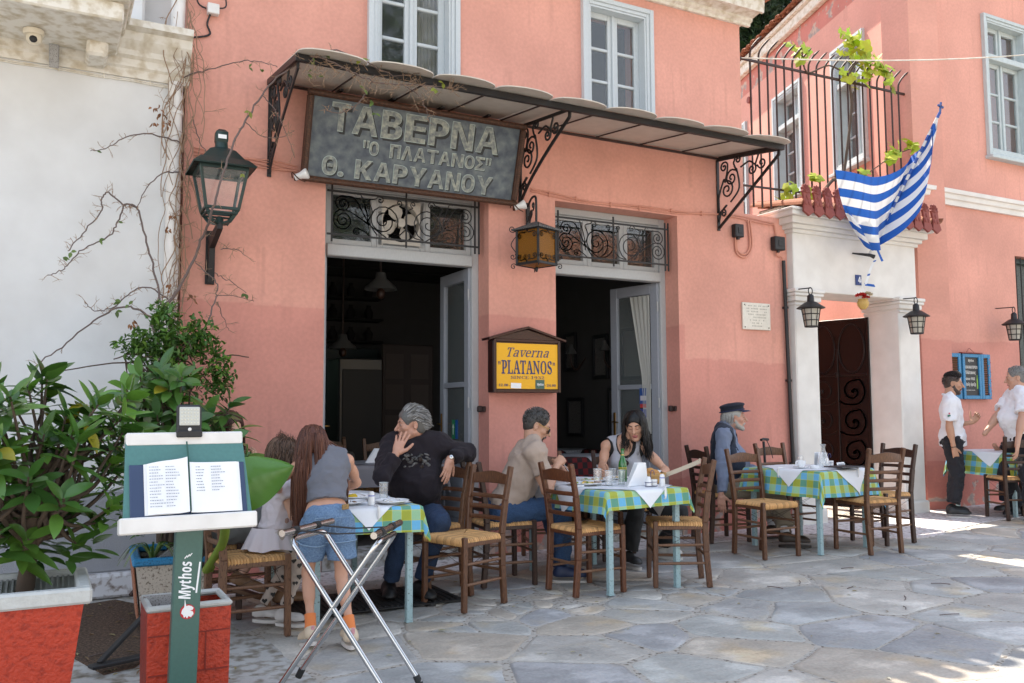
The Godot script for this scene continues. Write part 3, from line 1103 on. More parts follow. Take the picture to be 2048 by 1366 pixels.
func white_house()->void:
	var b:=thing("white_house","white rendered house at the left with cream cornice and balcony","building")
	var mb:=MB.new()
	mb.box(Vector3(-2.08,2.35,-2.97),Vector3(5.7,3.26,6.))
	obj("wall",mb,M.white_wall,b)
	var pl:=MB.new()
	pl.box(Vector3(-2.065,.435,-2.945),Vector3(5.73,.575,6.05),.01)
	obj("plinth",pl,M.rough_plinth,b)
	var kb:=MB.new()
	kb.box(Vector3(-2.045,.06,-2.90),Vector3(5.77,.17,6.12),.02)
	obj("kerb_course",kb,mt("kerb_white",lin(.58,.58,.60),.9,{"tex": T.ww,"scale": 1.,"world": true}),b)
	var co:=MB.new()
	co.moulding([Vector2(-.1,3.80),Vector2(.045,3.80),Vector2(.055,3.86),Vector2(.075,3.875),Vector2(.08,3.93),Vector2(.11,3.95),Vector2(.115,3.99),Vector2(.16,4.05),Vector2(.175,4.11),Vector2(.23,4.13),Vector2(.235,4.18),Vector2(-.1,4.20)],-5.,.90)
	obj("cornice",co,M.white_trim,b)
	var ba:=MB.new()
	ba.box(Vector3(-2.3,3.985,.44),Vector3(5.36,.13,.66),.012)
	ba.box(Vector3(-2.3,4.085,.47),Vector3(5.44,.07,.74),.012)
	ba.box(Vector3(-2.3,4.16,.49),Vector3(5.5,.07,.8),.012)
	ba.box(Vector3(.24,3.92,.20),Vector3(.14,.2,.28),.02)
	obj("balcony",ba,M.white_trim,b)
	var up:=MB.new()
	up.box(Vector3(-2.10,5.6,-3.1),Vector3(5.9,2.8,5.9))
	up.box(Vector3(.44,5.6,-.12),Vector3(.26,2.8,.28),.02)
	obj("upper_wall",up,M.white_wall,b)
	var pi:=thing("drainpipe","white painted drainpipe in the corner beside the pink wall","drainpipe")
	var pm:=MB.new()
	pm.tube(PackedVector3Array([Vector3(.80,.0,.075),Vector3(.80,3.80,.075)]),.052,14)
	pm.tube(PackedVector3Array([Vector3(.80,4.19,.09),Vector3(.80,6.6,.09)]),.052,14)
	obj("pipe",pm,M.stand_white,pi)
	for y in [.9,2.2,3.55]:
		var cl:=MB.new()
		cl.tube(PackedVector3Array([Vector3(.80,y,.075),Vector3(.80,y+.03,.075)]),.058,14)
		obj("clamp",cl,M.stand_white,pi)
	var ca:=MB.new()
	for off in [.0,.012]:
		var p:=PackedVector3Array()
		for k in 30:
			var t:=k/29.
			p.append(Vector3(lerpf(-3.,.755,t),3.785-off+.004*sin(k*1.7),.038))
		ca.tube(p,.006,6)
	for x in [-.9,-.45,.0,.3,.62]:
		ca.box(Vector3(x,3.779,.042),Vector3(.012,.034,.014),.003)
	tag(obj("wall_cable",ca,M.white_trim),"thin white cable clipped along the white house under its cornice","cable")
	var sc:=thing("security_camera","cream dome security camera under the white balcony","security camera",Vector3(-.16,3.915,.34))
	var c1:=MB.new()
	c1.lathe([Vector2(.0,-.035),Vector2(.062,-.035),Vector2(.068,-.02),Vector2(.066,.0),Vector2(.0,.0)],20)
	obj("mount",c1,mt("cam_cream",lin(.66,.60,.48),.4),sc)
	var c2:=MB.new()
	c2.ellipsoid(Vector3(.004,-.055,.004),Vector3(.052,.052,.052),16)
	obj("dome",c2,M.cam_cream,sc)
	var c3:=MB.new()
	c3.ellipsoid(Vector3(.0,-.075,.043),Vector3(.026,.026,.02),12)
	obj("lens",c3,M.black,sc)
	var hk:=MB.new()
	hk.box(Vector3(-.035,3.875,.09),Vector3(.06,.15,.09),.004,Basis(Vector3.RIGHT,.2))
	hk.box(Vector3(-.03,3.84,.115),Vector3(.062,.16,.012),.003,Basis(Vector3.RIGHT,.1))
	tag(obj("cable_box",hk,mt("weathered",lin(.36,.36,.36),.8,{"tex": T.spot,"scale": 6.})),"weathered grey bracket box beside the dome camera","junction box")
func portal()->void:
	var b:=thing("gate_portal","white plastered gate portal with two pilasters and moulded top","gateway")
	var mb:=MB.new()
	mb.box(Vector3(7.385,1.20,-.15),Vector3(.345,2.60,.50),.012)
	mb.box(Vector3(9.07,1.20,-.15),Vector3(.365,2.60,.50),.012)
	obj("pilaster",mb,M.portal_white,b)
	for x in [7.385,9.07]:
		var cp:=MB.new()
		for l in [[2.44,.03,.37,.53],[2.50,.06,.40,.56],[2.545,.035,.44,.60],[2.585,.04,.46,.62]]:
			cp.box(Vector3(x,l[0],-.145),Vector3(l[2],l[1],l[3]),.008)
		obj("capital",cp,M.portal_white,b)
		var bs:=MB.new()
		bs.box(Vector3(x,.10,-.14),Vector3(.40,.22,.56),.02)
		obj("pilaster_base",bs,M.portal_white,b)
	var en:=MB.new()
	en.box(Vector3(8.228,2.93,-.15),Vector3(2.02,.68,.48),.008)
	obj("lintel",en,M.portal_white,b)
	var co:=MB.new()
	for l in [[3.255,.045,.02],[3.30,.05,.055],[3.36,.075,.10],[3.425,.055,.15],[3.465,.03,.17]]:
		co.box(Vector3(8.228,l[0],-.15),Vector3(2.03+l[2]*2,l[1],.50+l[2]*2),.006)
	obj("cornice",co,M.portal_white,b)
	var i:=0
	for k in 14:
		var x:=7.22+k*.163
		var tl:=MB.new()
		tl.col=Color(1,1,1)*rng.randf_range(.75,1.15)
		half_tile(tl,Vector3(x,3.50,.30),Vector3(0,.16,-1),.078,.80)
		half_tile(tl,Vector3(x+.08,3.575,.31),Vector3(0,.16,-1),.075,.78,.014,Vector3.UP,true)
		obj("roof_tile",tl,M.tile,b)
		var an:=MB.new()
		an.xf=Transform3D(Basis(Vector3.RIGHT,-.12),Vector3(x,3.47,.315))
		palmette(an)
		obj("antefix",an,M.antefix,b)
	var rb:=MB.new()
	rb.box(Vector3(8.228,3.52,-.2),Vector3(2.1,.09,.4),.02)
	obj("tile_bed",rb,M.mortar,b)
	var g:=thing("iron_gate","tall black sheet iron gate with scrolls standing ajar","gate",Vector3(8.885,.08,-.33),deg_to_rad(-74.))
	var gw:=.83
	var gh:=2.33
	var sh:=MB.new()
	sh.box(Vector3(-gw*.5,gh*.5,0),Vector3(gw,gh,.012))
	obj("sheet",sh,M.gate_iron,g)
	var fr:=MB.new()
	frame_bars(fr,-gw,.0,.0,gh,.035,.0,.04,.004)
	fr.box(Vector3(-gw*.5,gh*.42,.012),Vector3(.03,gh*.84,.03),.004)
	fr.box(Vector3(-gw*.5,gh*.70,.014),Vector3(gw-.07,.03,.03),.004)
	obj("frame",fr,M.gate_iron,g)
	for sd in [.27,.73]:
		var ov:=MB.new()
		var ring:=PackedVector3Array()
		for q in 33:
			var a:=TAU*q/32.
			ring.append(Vector3(-gw*sd+cos(a)*.165,gh*.84+sin(a)*.30,.018))
		ov.tube(ring,.011,6,false)
		obj("oval_hoop",ov,M.gate_iron,g)
		for q in 4:
			var sc:=MB.new()
			var m:=1. if sd>.5 else -1.
			sc.xf=Transform3D(Basis().scaled(Vector3(m,1,1)),Vector3(-gw*.5,.16+q*.375,.018))
			scroll(sc,[Vector2(-.02,.02),Vector2(-.12,-.02),Vector2(-.28,.0),Vector2(-.345,.14),Vector2(-.29,.28)],Vector2(-.20,.14),.14,1.75,-1.1,.010,6)
			sc.ellipsoid(Vector3(-.2,.14,.01),Vector3(.022,.022,.02),10)
			obj("scroll",sc,M.gate_iron,g)
	var bo:=MB.new()
	bo.ellipsoid(Vector3(-gw*.5,gh*.70,.034),Vector3(.035,.035,.025),12)
	bo.box(Vector3(-gw+.02,1.02,.035),Vector3(.09,.03,.03),.005)
	obj("lock",bo,M.gate_iron,g)
	var cw:=MB.new()
	cw.box(Vector3(8.2,1.6,-5.2),Vector3(3.,3.2,.3))
	var sd:=MB.new()
	sd.box(Vector3(7.66,1.7,-1.32),Vector3(.78,3.5,.7))
	tag(obj("courtyard_shed",sd,M.pink_plain),"narrow pink shed behind the gate portal, hidden by its wall","shed")
	tag(obj("courtyard_back_wall",cw,M.pink_plain),"sunlit pink wall of the court behind the open gate","wall")
func palmette(mb: MB)->void:
	var p:=PackedVector2Array()
	var n:=15
	p.append(Vector2(-.075,-.05))
	p.append(Vector2(.0,-.10))
	p.append(Vector2(.075,-.05))
	p.append(Vector2(.055,.03))
	p.append(Vector2(.05,.10))
	for q in n:
		var a:=-.35+(PI+.7)*q/(n-1)
		var r:=.067 if q % 2 else .057
		p.append(Vector2(cos(a)*r,.185+sin(a)*r*1.25))
	p.append(Vector2(-.05,.10))
	p.append(Vector2(-.055,.03))
	mb.prism(p,-.012,.014,.0)
	for q in 7:
		var a:=-.1+(PI+.2)*q/6
		mb.bar(Vector3(0,.16,.016),Vector3(cos(a)*.055,.185+sin(a)*.07,.018),.009,.012,.003,Vector3(0,0,1))
	for s in [-1.,1.]:
		mb.ellipsoid(Vector3(s*.026,.045,.014),Vector3(.024,.03,.012),8)
	mb.ellipsoid(Vector3(0,.11,.014),Vector3(.018,.03,.012),8)
func right_house()->void:
	var b:=thing("right_house","pink two-storey house with blue-grey windows at the right","building")
	var mb:=MB.new()
	mb.planar=true
	wall_holes(mb,9.41,15.,-.1,7.6,.0,-.4,[[10.90,11.85,4.66,6.53],[11.36,12.3,1.75,3.32]])
	obj("front_wall",mb,M.pink,b)
	var bd:=MB.new()
	bd.moulding([Vector2(-.05,3.86),Vector2(.035,3.86),Vector2(.04,3.92),Vector2(.065,3.935),Vector2(.07,3.99),Vector2(.095,4.),Vector2(.098,4.05),Vector2(-.05,4.07)],9.40,15.)
	obj("string_course",bd,M.portal_white,b)
	window(b,10.87,11.87,4.62,6.56,3,M.window_worn,.10,.42)
	var bw:=MB.new()
	frame_bars(bw,11.36,12.3,1.75,3.32,.07,-.16,.08)
	var bwo:=obj("window",bw,M.green_iron,b)
	var sl:=MB.new()
	sl.box(Vector3(11.83,2.53,-.2),Vector3(.82,1.45,.02))
	obj("shutter",sl,mt("shutter_green",lin(.09,.11,.10),.5,{"tex": T.spot,"scale": 2.}),bwo)
	for q in 8:
		var br:=MB.new()
		br.tube(PackedVector3Array([Vector3(11.42+q*.11,1.75,-.03),Vector3(11.42+q*.11,3.31,-.03)]),.009,6)
		obj("bar",br,M.iron,bwo)
	var w:=Vector3(.335,0,-.942).normalized()
	var sx:=Transform3D(Basis(-w,Vector3.UP,(-w).cross(Vector3.UP)),Vector3(9.41,0,0))
	var sm:=MB.new()
	sm.planar=true
	wall_holes(sm,-9.,-.002,-.1,7.5,.0,-.4,[[-1.83,-1.02,4.72,6.47],[-3.77,-2.83,4.72,6.42],[-5.75,-4.92,4.72,6.4]])
	obj("side_wall",sm,M.pink,b).transform=sx
	for x in [[-1.86,-.99],[-3.80,-2.80],[-5.8,-4.9]]:
		window(b,x[0],x[1],4.68,6.5,3,M.window_worn,.16,.42,false,sx)
	var fb:=MB.new()
	fb.box(Vector3(-4.4,7.42,.05),Vector3(9.4,.16,.10),.01)
	fb.box(Vector3(-4.4,7.53,.07),Vector3(9.4,.06,.18),.006)
	obj("eave_board",fb,M.white_trim,b).transform=sx
	for q in 46:
		var tl:=MB.new()
		tl.col=Color(1.5,1.6,1.6)*rng.randf_range(.6,1.15)
		half_tile(tl,Vector3(-.1-q*.19,7.575+rng.randf_range(-.008,.008),.20+rng.randf_range(-.02,.02)),Vector3(0,.34,-.94),.085,.7)
		half_tile(tl,Vector3(-.1-(q+.5)*.19,7.66,.18),Vector3(0,.34,-.94),.08,.6,.014,Vector3.UP,true)
		obj("eave_tile",tl,M.tile,b).transform=sx
	var rf:=MB.new()
	rf.quad(Vector3(.1,7.60,.26),Vector3(-9.,7.60,.26),Vector3(-9.,8.7,-3.),Vector3(-2.2,8.7,-3.))
	rf.col=Color(1,1,1)
	obj("roof",rf,M.tile,b).transform=sx
	var ve:=MB.new()
	ve.tube(PackedVector3Array([Vector3(-4.73,6.83,-.02),Vector3(-4.73,6.83,.05)]),.06,14,true)
	obj("vent",ve,M.antefix,b).transform=sx
	var rf2:=MB.new()
	rf2.quad(Vector3(9.35,7.62,.25),Vector3(15.,7.62,.25),Vector3(15.,8.8,-3.),Vector3(11.3,8.8,-3.))
	obj("roof",rf2,M.tile,b)
	var bk:=MB.new()
	bk.box(Vector3(13.4,3.7,-4.5),Vector3(3.2,7.6,8.))
	obj("back_wing",bk,M.pink_plain,b)
func across_the_square()->void:
	var h:=thing("ochre_house","ochre house with red tiled roof across the square, mirrored in panes","building",Vector3(16.,0,21.))
	var mb:=MB.new()
	mb.box(Vector3(0,3.2,0),Vector3(9.,6.4,6.))
	obj("wall",mb,mt("ochre",lin(.50,.36,.17),.9),h)
	var rf:=MB.new()
	rf.moulding([Vector2(-3.5,6.4),Vector2(3.5,6.4),Vector2(.0,8.2)],-4.8,4.8)
	obj("roof",rf,M.tile,h)
	for s in [[-1.,.0,17.5,5.5],[7.5,.0,18.5,6.5]]:
		var t:=thing("plane_tree",["leafy plane tree across the square, mirrored in the left windows","broad plane tree across the square, mirrored in the right windows"][0 if s[0]<0 else 1],"tree",Vector3(s[0],0,s[2]),.0,"plane trees across the square")
		var tr:=MB.new()
		tr.tube(PackedVector3Array([Vector3(0,0,0),Vector3(.1,1.8,.05),Vector3(-.1,4.6,0),Vector3(.1,9.6,.1)]),PackedFloat32Array([.45,.36,.28,.1]),10)
		obj("trunk",tr,M.bark,t)
		var cr:=MB.new()
		crown(cr,Vector3(0,10.5,0),Vector3(s[3],6.5,4.),4200,.40,[Color(.05,.09,.02),Color(.07,.12,.03),Color(.035,.06,.018)])
		obj("crown",cr,M.leaf_dull,t)
	for s in [[17.6,-11.,13.2,1.5,0],[19.6,-12.2,15.,1.9,1],[21.6,-12.6,15.6,1.9,2]]:
		var t:=thing("conifer",["dark conifer behind the taverna's eave, leftmost of three","dark conifer between the two pink roofs, middle of three","dark conifer behind the right house's tiles, rightmost of three"][s[4]],"tree",Vector3(s[0],0,s[1]),.0,"conifers beyond the court")
		var tr:=MB.new()
		tr.tube(PackedVector3Array([Vector3(0,0,0),Vector3(.05,s[2]*.5,0),Vector3(0,s[2]*.97,0)]),PackedFloat32Array([.3,.2,.04]),8)
		obj("trunk",tr,M.bark,t)
		var cr:=MB.new()
		for q in 5200:
			var y: float=lerpf(1.,s[2],sqrt(rng.randf()))
			var a:=rng.randf()*TAU
			var k: float=s[3]*minf(1.,(s[2]-y)/4.+.15)
			var lump:=.72+.28*sin(a*3.+y*2.1)*sin(y*3.3+a)
			var r:=k*lump*sqrt(rng.randf_range(.35,1.))
			var p:=Vector3(r*cos(a),y,r*sin(a))
			cr.col=Color(.018,.038,.016)*rng.randf_range(.5,1.6)
			var d:=Vector3(cos(a)+rng.randfn()*.5,rng.randf_range(.1,1.2),sin(a)+rng.randfn()*.5).normalized()*.32
			var sd:=d.cross(Vector3(rng.randfn(),rng.randfn(),rng.randfn())).normalized()*.055
			cr.tri(p-sd,p+sd,p+d)
			cr.tri(p-sd*2+d*.3,p+d*.3,p+d*.75+sd*2.5)
		obj("crown",cr,M.leaf_dull,t)
func leaf_blade(mb: MB,p: Vector3,d: Vector3,up: Vector3,ln: float,w: float,droop:=.25,fold:=.18,seg:=4)->void:
	d=d.normalized()
	var s:=d.cross(up).normalized()
	var u:=s.cross(d)
	var rows:=[]
	for q in seg+1:
		var t:=float(q)/seg
		var c:=p+d*ln*t+Vector3.DOWN*droop*ln*t*t
		var ww:=w*.5*pow(sin(PI*clampf(pow(t,.85),.0,1.)),.75)+.0004
		rows.append(PackedVector3Array([c+s*ww+u*ww*fold*2.,c,c-s*ww+u*ww*fold*2.]))
	mb.grid(rows)
func crown(mb: MB,c: Vector3,r: Vector3,n: int,ls: float,cols: Array)->void:
	for q in n:
		var d:=Vector3(rng.randfn(),rng.randfn(),rng.randfn()).normalized()
		var lump:=.75+.25*sin(d.x*7.+d.y*3.)*sin(d.z*6.+d.y*5.)
		var p:=c+d*r*lump*pow(rng.randf(),.4)
		mb.col=cols[rng.randi() % cols.size()]*rng.randf_range(.7,1.3)
		leaf_blade(mb,p,Vector3(rng.randfn(),rng.randfn()-.4,rng.randfn()),Vector3(rng.randfn(),1.,rng.randfn()),ls*rng.randf_range(.7,1.2),ls*.7,.2,.1,2)
func interior()->void:
	var f:=MB.new()
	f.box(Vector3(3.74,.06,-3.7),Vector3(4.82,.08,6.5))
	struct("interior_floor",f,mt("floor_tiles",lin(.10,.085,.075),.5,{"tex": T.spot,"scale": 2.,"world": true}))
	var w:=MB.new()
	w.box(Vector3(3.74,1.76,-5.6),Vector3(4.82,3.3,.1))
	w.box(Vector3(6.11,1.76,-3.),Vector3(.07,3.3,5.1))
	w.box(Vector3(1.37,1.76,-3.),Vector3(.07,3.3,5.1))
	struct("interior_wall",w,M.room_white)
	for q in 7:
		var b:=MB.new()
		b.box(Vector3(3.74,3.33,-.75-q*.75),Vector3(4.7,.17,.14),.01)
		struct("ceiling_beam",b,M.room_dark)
	var k:=thing("back_counter","dark green dresser with shelves at the back of the dining room","dresser",Vector3(3.1,.1,-5.35))
	var km:=MB.new()
	km.box(Vector3(0,1.05,0),Vector3(2.4,2.1,.3),.01)
	obj("carcass",km,mt("dresser_green",lin(.012,.025,.022),.5),k)
	for q in 3:
		var s:=MB.new()
		s.box(Vector3(0,2.2+q*.32,.05),Vector3(2.5,.03,.3),.004)
		obj("shelf",s,M.room_dark,k)
		for i in 9:
			var j:=MB.new()
			j.lathe([Vector2(.0,.0),Vector2(.05,.0),Vector2(.07,.1),Vector2(.03,.17),Vector2(.035,.2)],10,Transform3D(Basis(),Vector3(-1.1+i*.27,2.216+q*.32,.08)))
			obj("jug",j,M.room_dark,k)
	var fr:=thing("fridge","glass-fronted fridge in the dim back of the taverna","fridge",Vector3(3.75,.1,-4.6))
	var fm:=MB.new()
	fm.box(Vector3(0,.95,0),Vector3(.65,1.9,.6),.02)
	obj("case",fm,mt("fridge_grey",lin(.05,.055,.06),.3),fr)
	var fg:=MB.new()
	fg.box(Vector3(0,1.,.31),Vector3(.55,1.5,.012),.004)
	obj("glass_door",fg,mt("fridge_glass",lin(.008,.009,.010),.5),fr)
	var pn:=thing("notice_panel","brown notice panel with pale papers beside the fridge","notice board",Vector3(4.4,1.3,-4.3))
	var pm:=MB.new()
	pm.box(Vector3(0,.1,0),Vector3(.75,1.6,.05),.01)
	obj("board",pm,mt("panel_brown",lin(.035,.02,.015),.6),pn)
	for q in 6:
		var pp:=MB.new()
		pp.box(Vector3(-.2+.37*(q % 2),.6-.42*(q/2),.028),Vector3(.26,.34,.004))
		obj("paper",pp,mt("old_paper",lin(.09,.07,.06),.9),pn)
	var lt:=thing("tube_lamp","lit fluorescent tube far back in the taverna","lamp",Vector3(2.55,2.02,-5.1))
	var lm:=MB.new()
	lm.tube(PackedVector3Array([Vector3(-.14,0,0),Vector3(.14,0,0)]),.014,8)
	var glow:=mt("tube_glow",Color(.9,1.,.92),.5)
	glow.emission_enabled=true
	glow.emission=Color(.85,1.,.85)
	glow.emission_energy_multiplier=1.
	obj("tube",lm,glow,lt)
	var ll:=OmniLight3D.new()
	ll.name="tube_light"
	ll.light_energy=.03
	ll.light_color=Color(.85,1.,.88)
	ll.light_size=.1
	ll.omni_range=8.
	ll.omni_attenuation=2.
	ll.shadow_enabled=true
	ll.position=Vector3(0,-.02,.06)
	lt.add_child(ll)
	var pics:=[[6.07,1.95,-1.3,.5,.62],[6.07,1.95,-2.,.34,.55],[6.07,2.05,-2.7,.3,.5],[6.07,1.25,-1.,.36,.5],[6.07,1.25,-1.7,.28,.62],[6.07,1.2,-2.6,.4,.5]]
	var where:=["upper framed picture nearest the open right door","upper narrow picture next along the right inner wall","upper picture deepest along the right inner wall","lower framed picture nearest the open right door","tall lower mirror along the right inner wall","lower picture deepest along the right inner wall"]
	for i in pics.size():
		var p: Array=pics[i]
		var t:=thing("wall_picture",where[i],"picture",Vector3(p[0],p[1],p[2]),-PI*.5,"pictures on the inner wall")
		var a:=MB.new()
		frame_bars(a,-p[3]*.5,p[3]*.5,-p[4]*.5,p[4]*.5,.045,.015,.03)
		obj("frame",a,M.black,t)
		var c:=MB.new()
		c.box(Vector3(0,0,.008),Vector3(p[3]-.09,p[4]-.09,.004))
		obj("print",c,mt("print_grey",lin(.16,.15,.14),.25,{"tex": T.spot,"scale": 4.}),t)
	for i in 3:
		var t:=thing("pendant_lamp",["white glass pendant lamp hanging behind the open left door leaf","white glass pendant lamp deep in the left doorway","brass-armed pendant lamp low in the left doorway"][i],"lamp",[Vector3(3.05,2.55,-1.6),Vector3(3.2,2.05,-3.4),Vector3(2.9,1.95,-4.)][i],.0,"pendant lamps indoors")
		var a:=MB.new()
		a.lathe([Vector2(.17,.0),Vector2(.16,.03),Vector2(.06,.12),Vector2(.05,.18)],20)
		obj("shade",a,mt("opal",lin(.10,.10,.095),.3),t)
		var c:=MB.new()
		c.tube(PackedVector3Array([Vector3(0,.16,0),Vector3(0,[.85,1.3,1.4][i],0)]),.012,6)
		c.ellipsoid(Vector3(0,-.04,0),Vector3(.05,.06,.05),10)
		obj("stem",c,M.wood_dark,t)
	for i in 2:
		var t:=thing("wall_lamp",["opal wall lamp on the right inner wall, nearer the street","opal wall lamp on the right inner wall, farther in"][i],"lamp",Vector3(6.02,2.,-1.62-i*.75),.0,"wall lamps indoors")
		var a:=MB.new()
		a.lathe([Vector2(.07,.0),Vector2(.06,.03),Vector2(.03,.08),Vector2(.02,.12)],16,Transform3D(Basis(),Vector3(-.16,0,0)))
		obj("shade",a,M.opal,t)
		var c:=MB.new()
		c.tube(catmull([Vector3(.05,-.05,0),Vector3(-.08,-.2,0),Vector3(-.16,-.12,0),Vector3(-.16,.0,0)],5),.01,6)
		obj("bracket",c,M.wood_dark,t)
func canopy()->void:
	var t:=thing("door_canopy","long sheet metal canopy with scalloped front on three iron brackets","canopy",Vector3(0,3.965,0))
	var d:=Vector3(0,-.118,.93).normalized()
	var bs:=Basis(Vector3(1,0,0),d,Vector3(1,0,0).cross(d))
	var x0:=1.50
	var w:=(6.27-x0)/9.
	for q in 9:
		var p:=PackedVector2Array()
		var a:=x0+q*w+.003
		var b:=a+w-.006
		p.append(Vector2(a,.004))
		p.append(Vector2(b,.004))
		for k in 15:
			var s:=float(k)/14.
			var an:=PI*s
			var skew:=.03*sin(an)
			p.append(Vector2((a+b)*.5+cos(an)*w*.494-skew,.952+pow(sin(an),.72)*(.205+rng.randf_range(-.004,.004))))
		var mb:=MB.new()
		mb.xf=Transform3D(bs,Vector3(0,.012+(.004 if q % 2 else .0)+rng.randf_range(.0,.004),0))
		mb.prism(p,-.004,.004)
		obj("sheet_panel",mb,M.canopy_sheet,t)
		if q>0:
			var rl:=MB.new()
			rl.bar(d*.03+Vector3(a-.003,-.004,0),d*.92+Vector3(a-.003,-.004,0),.008,.012)
			obj("rib",rl,M.iron_brown,t)
	var fb:=MB.new()
	fb.box(Vector3((x0+6.25)*.5,-.142,.935),Vector3(6.25-x0,.052,.04),.003)
	obj("front_bar",fb,M.iron,t)
	var eb:=MB.new()
	for x in [x0+.012,6.25]:
		eb.bar(Vector3(x,-.012,.02),d*.955+Vector3(x,-.02,0),.028,.05,.003)
	eb.box(Vector3((x0+6.25)*.5,-.012,.012),Vector3(6.25-x0,.022,.02),.002)
	obj("edge_bar",eb,M.iron_brown,t)
	for x in [2.05,2.5,2.95,3.4]:
		var tb:=MB.new()
		tb.bar(Vector3(x,-.04,.02),Vector3(x,-.06,.26),.03,.016)
		obj("sign_hanger",tb,M.iron,t)
	for q in 3:
		var x: float=[1.53,3.84,6.235][q]
		var br:=MB.new()
		br.xf=Transform3D(Basis(Vector3(0,0,1),Vector3(0,1,0),Vector3(-1,0,0)),Vector3(x,0,0))
		br.box(Vector3(.010,-.41,0),Vector3(.012,.76,.032))
		var bow: float=[.10,.11,.0][q]
		var cv:=PackedVector3Array()
		for k in 13:
			var s:=k/12.
			cv.append(Vector3(.02+.87*pow(s,1.+bow*3.),-.76+.56*s-bow*.0,0))
		for k in 12:
			br.bar(cv[k],cv[k+1]+(cv[k+1]-cv[k])*.04,.030,.014,.0,Vector3(0,0,1))
		br.bar(Vector3(.89,-.205,0),Vector3(.90,-.11,0),.03,.016,.0,Vector3(0,0,1))
		br.bar(Vector3(.01,-.03,0),Vector3(.90,-.135,0),.03,.012,.0,Vector3(0,0,1))
		var arm:=[
			[[Vector2(.03,-.62),Vector2(.02,-.45),Vector2(.10,-.27)],Vector2(.15,-.38),.10,1.9,-1.6],
			[[Vector2(.20,-.52),Vector2(.33,-.40),Vector2(.30,-.20)],Vector2(.22,-.27),.09,.9,1.6],
			[[Vector2(.12,-.30),Vector2(.16,-.18)],Vector2(.11,-.13),.06,.3,1.4],
			[[Vector2(.30,-.22),Vector2(.26,-.13)],Vector2(.32,-.10),.05,3.1,-1.4],
			[[Vector2(.36,-.19),Vector2(.48,-.16),Vector2(.55,-.20)],Vector2(.52,-.25),.06,.7,-1.4],
			[[Vector2(.62,-.12),Vector2(.57,-.22)],Vector2(.66,-.22),.06,3.3,1.4],
			[[Vector2(.02,-.70),Vector2(.05,-.6)],Vector2(.09,-.62),.045,2.6,-1.4],
		]
		for a in arm:
			var run:=[]
			for v in a[0]:
				run.append(v)
			scroll(br,run,a[1],a[2],a[3],a[4],.010,5)
		br.bar(Vector3(.02,-.62,0),Vector3(.14,-.54,0),.012,.02,.0,Vector3(0,0,1))
		obj("bracket",br,M.iron,t)
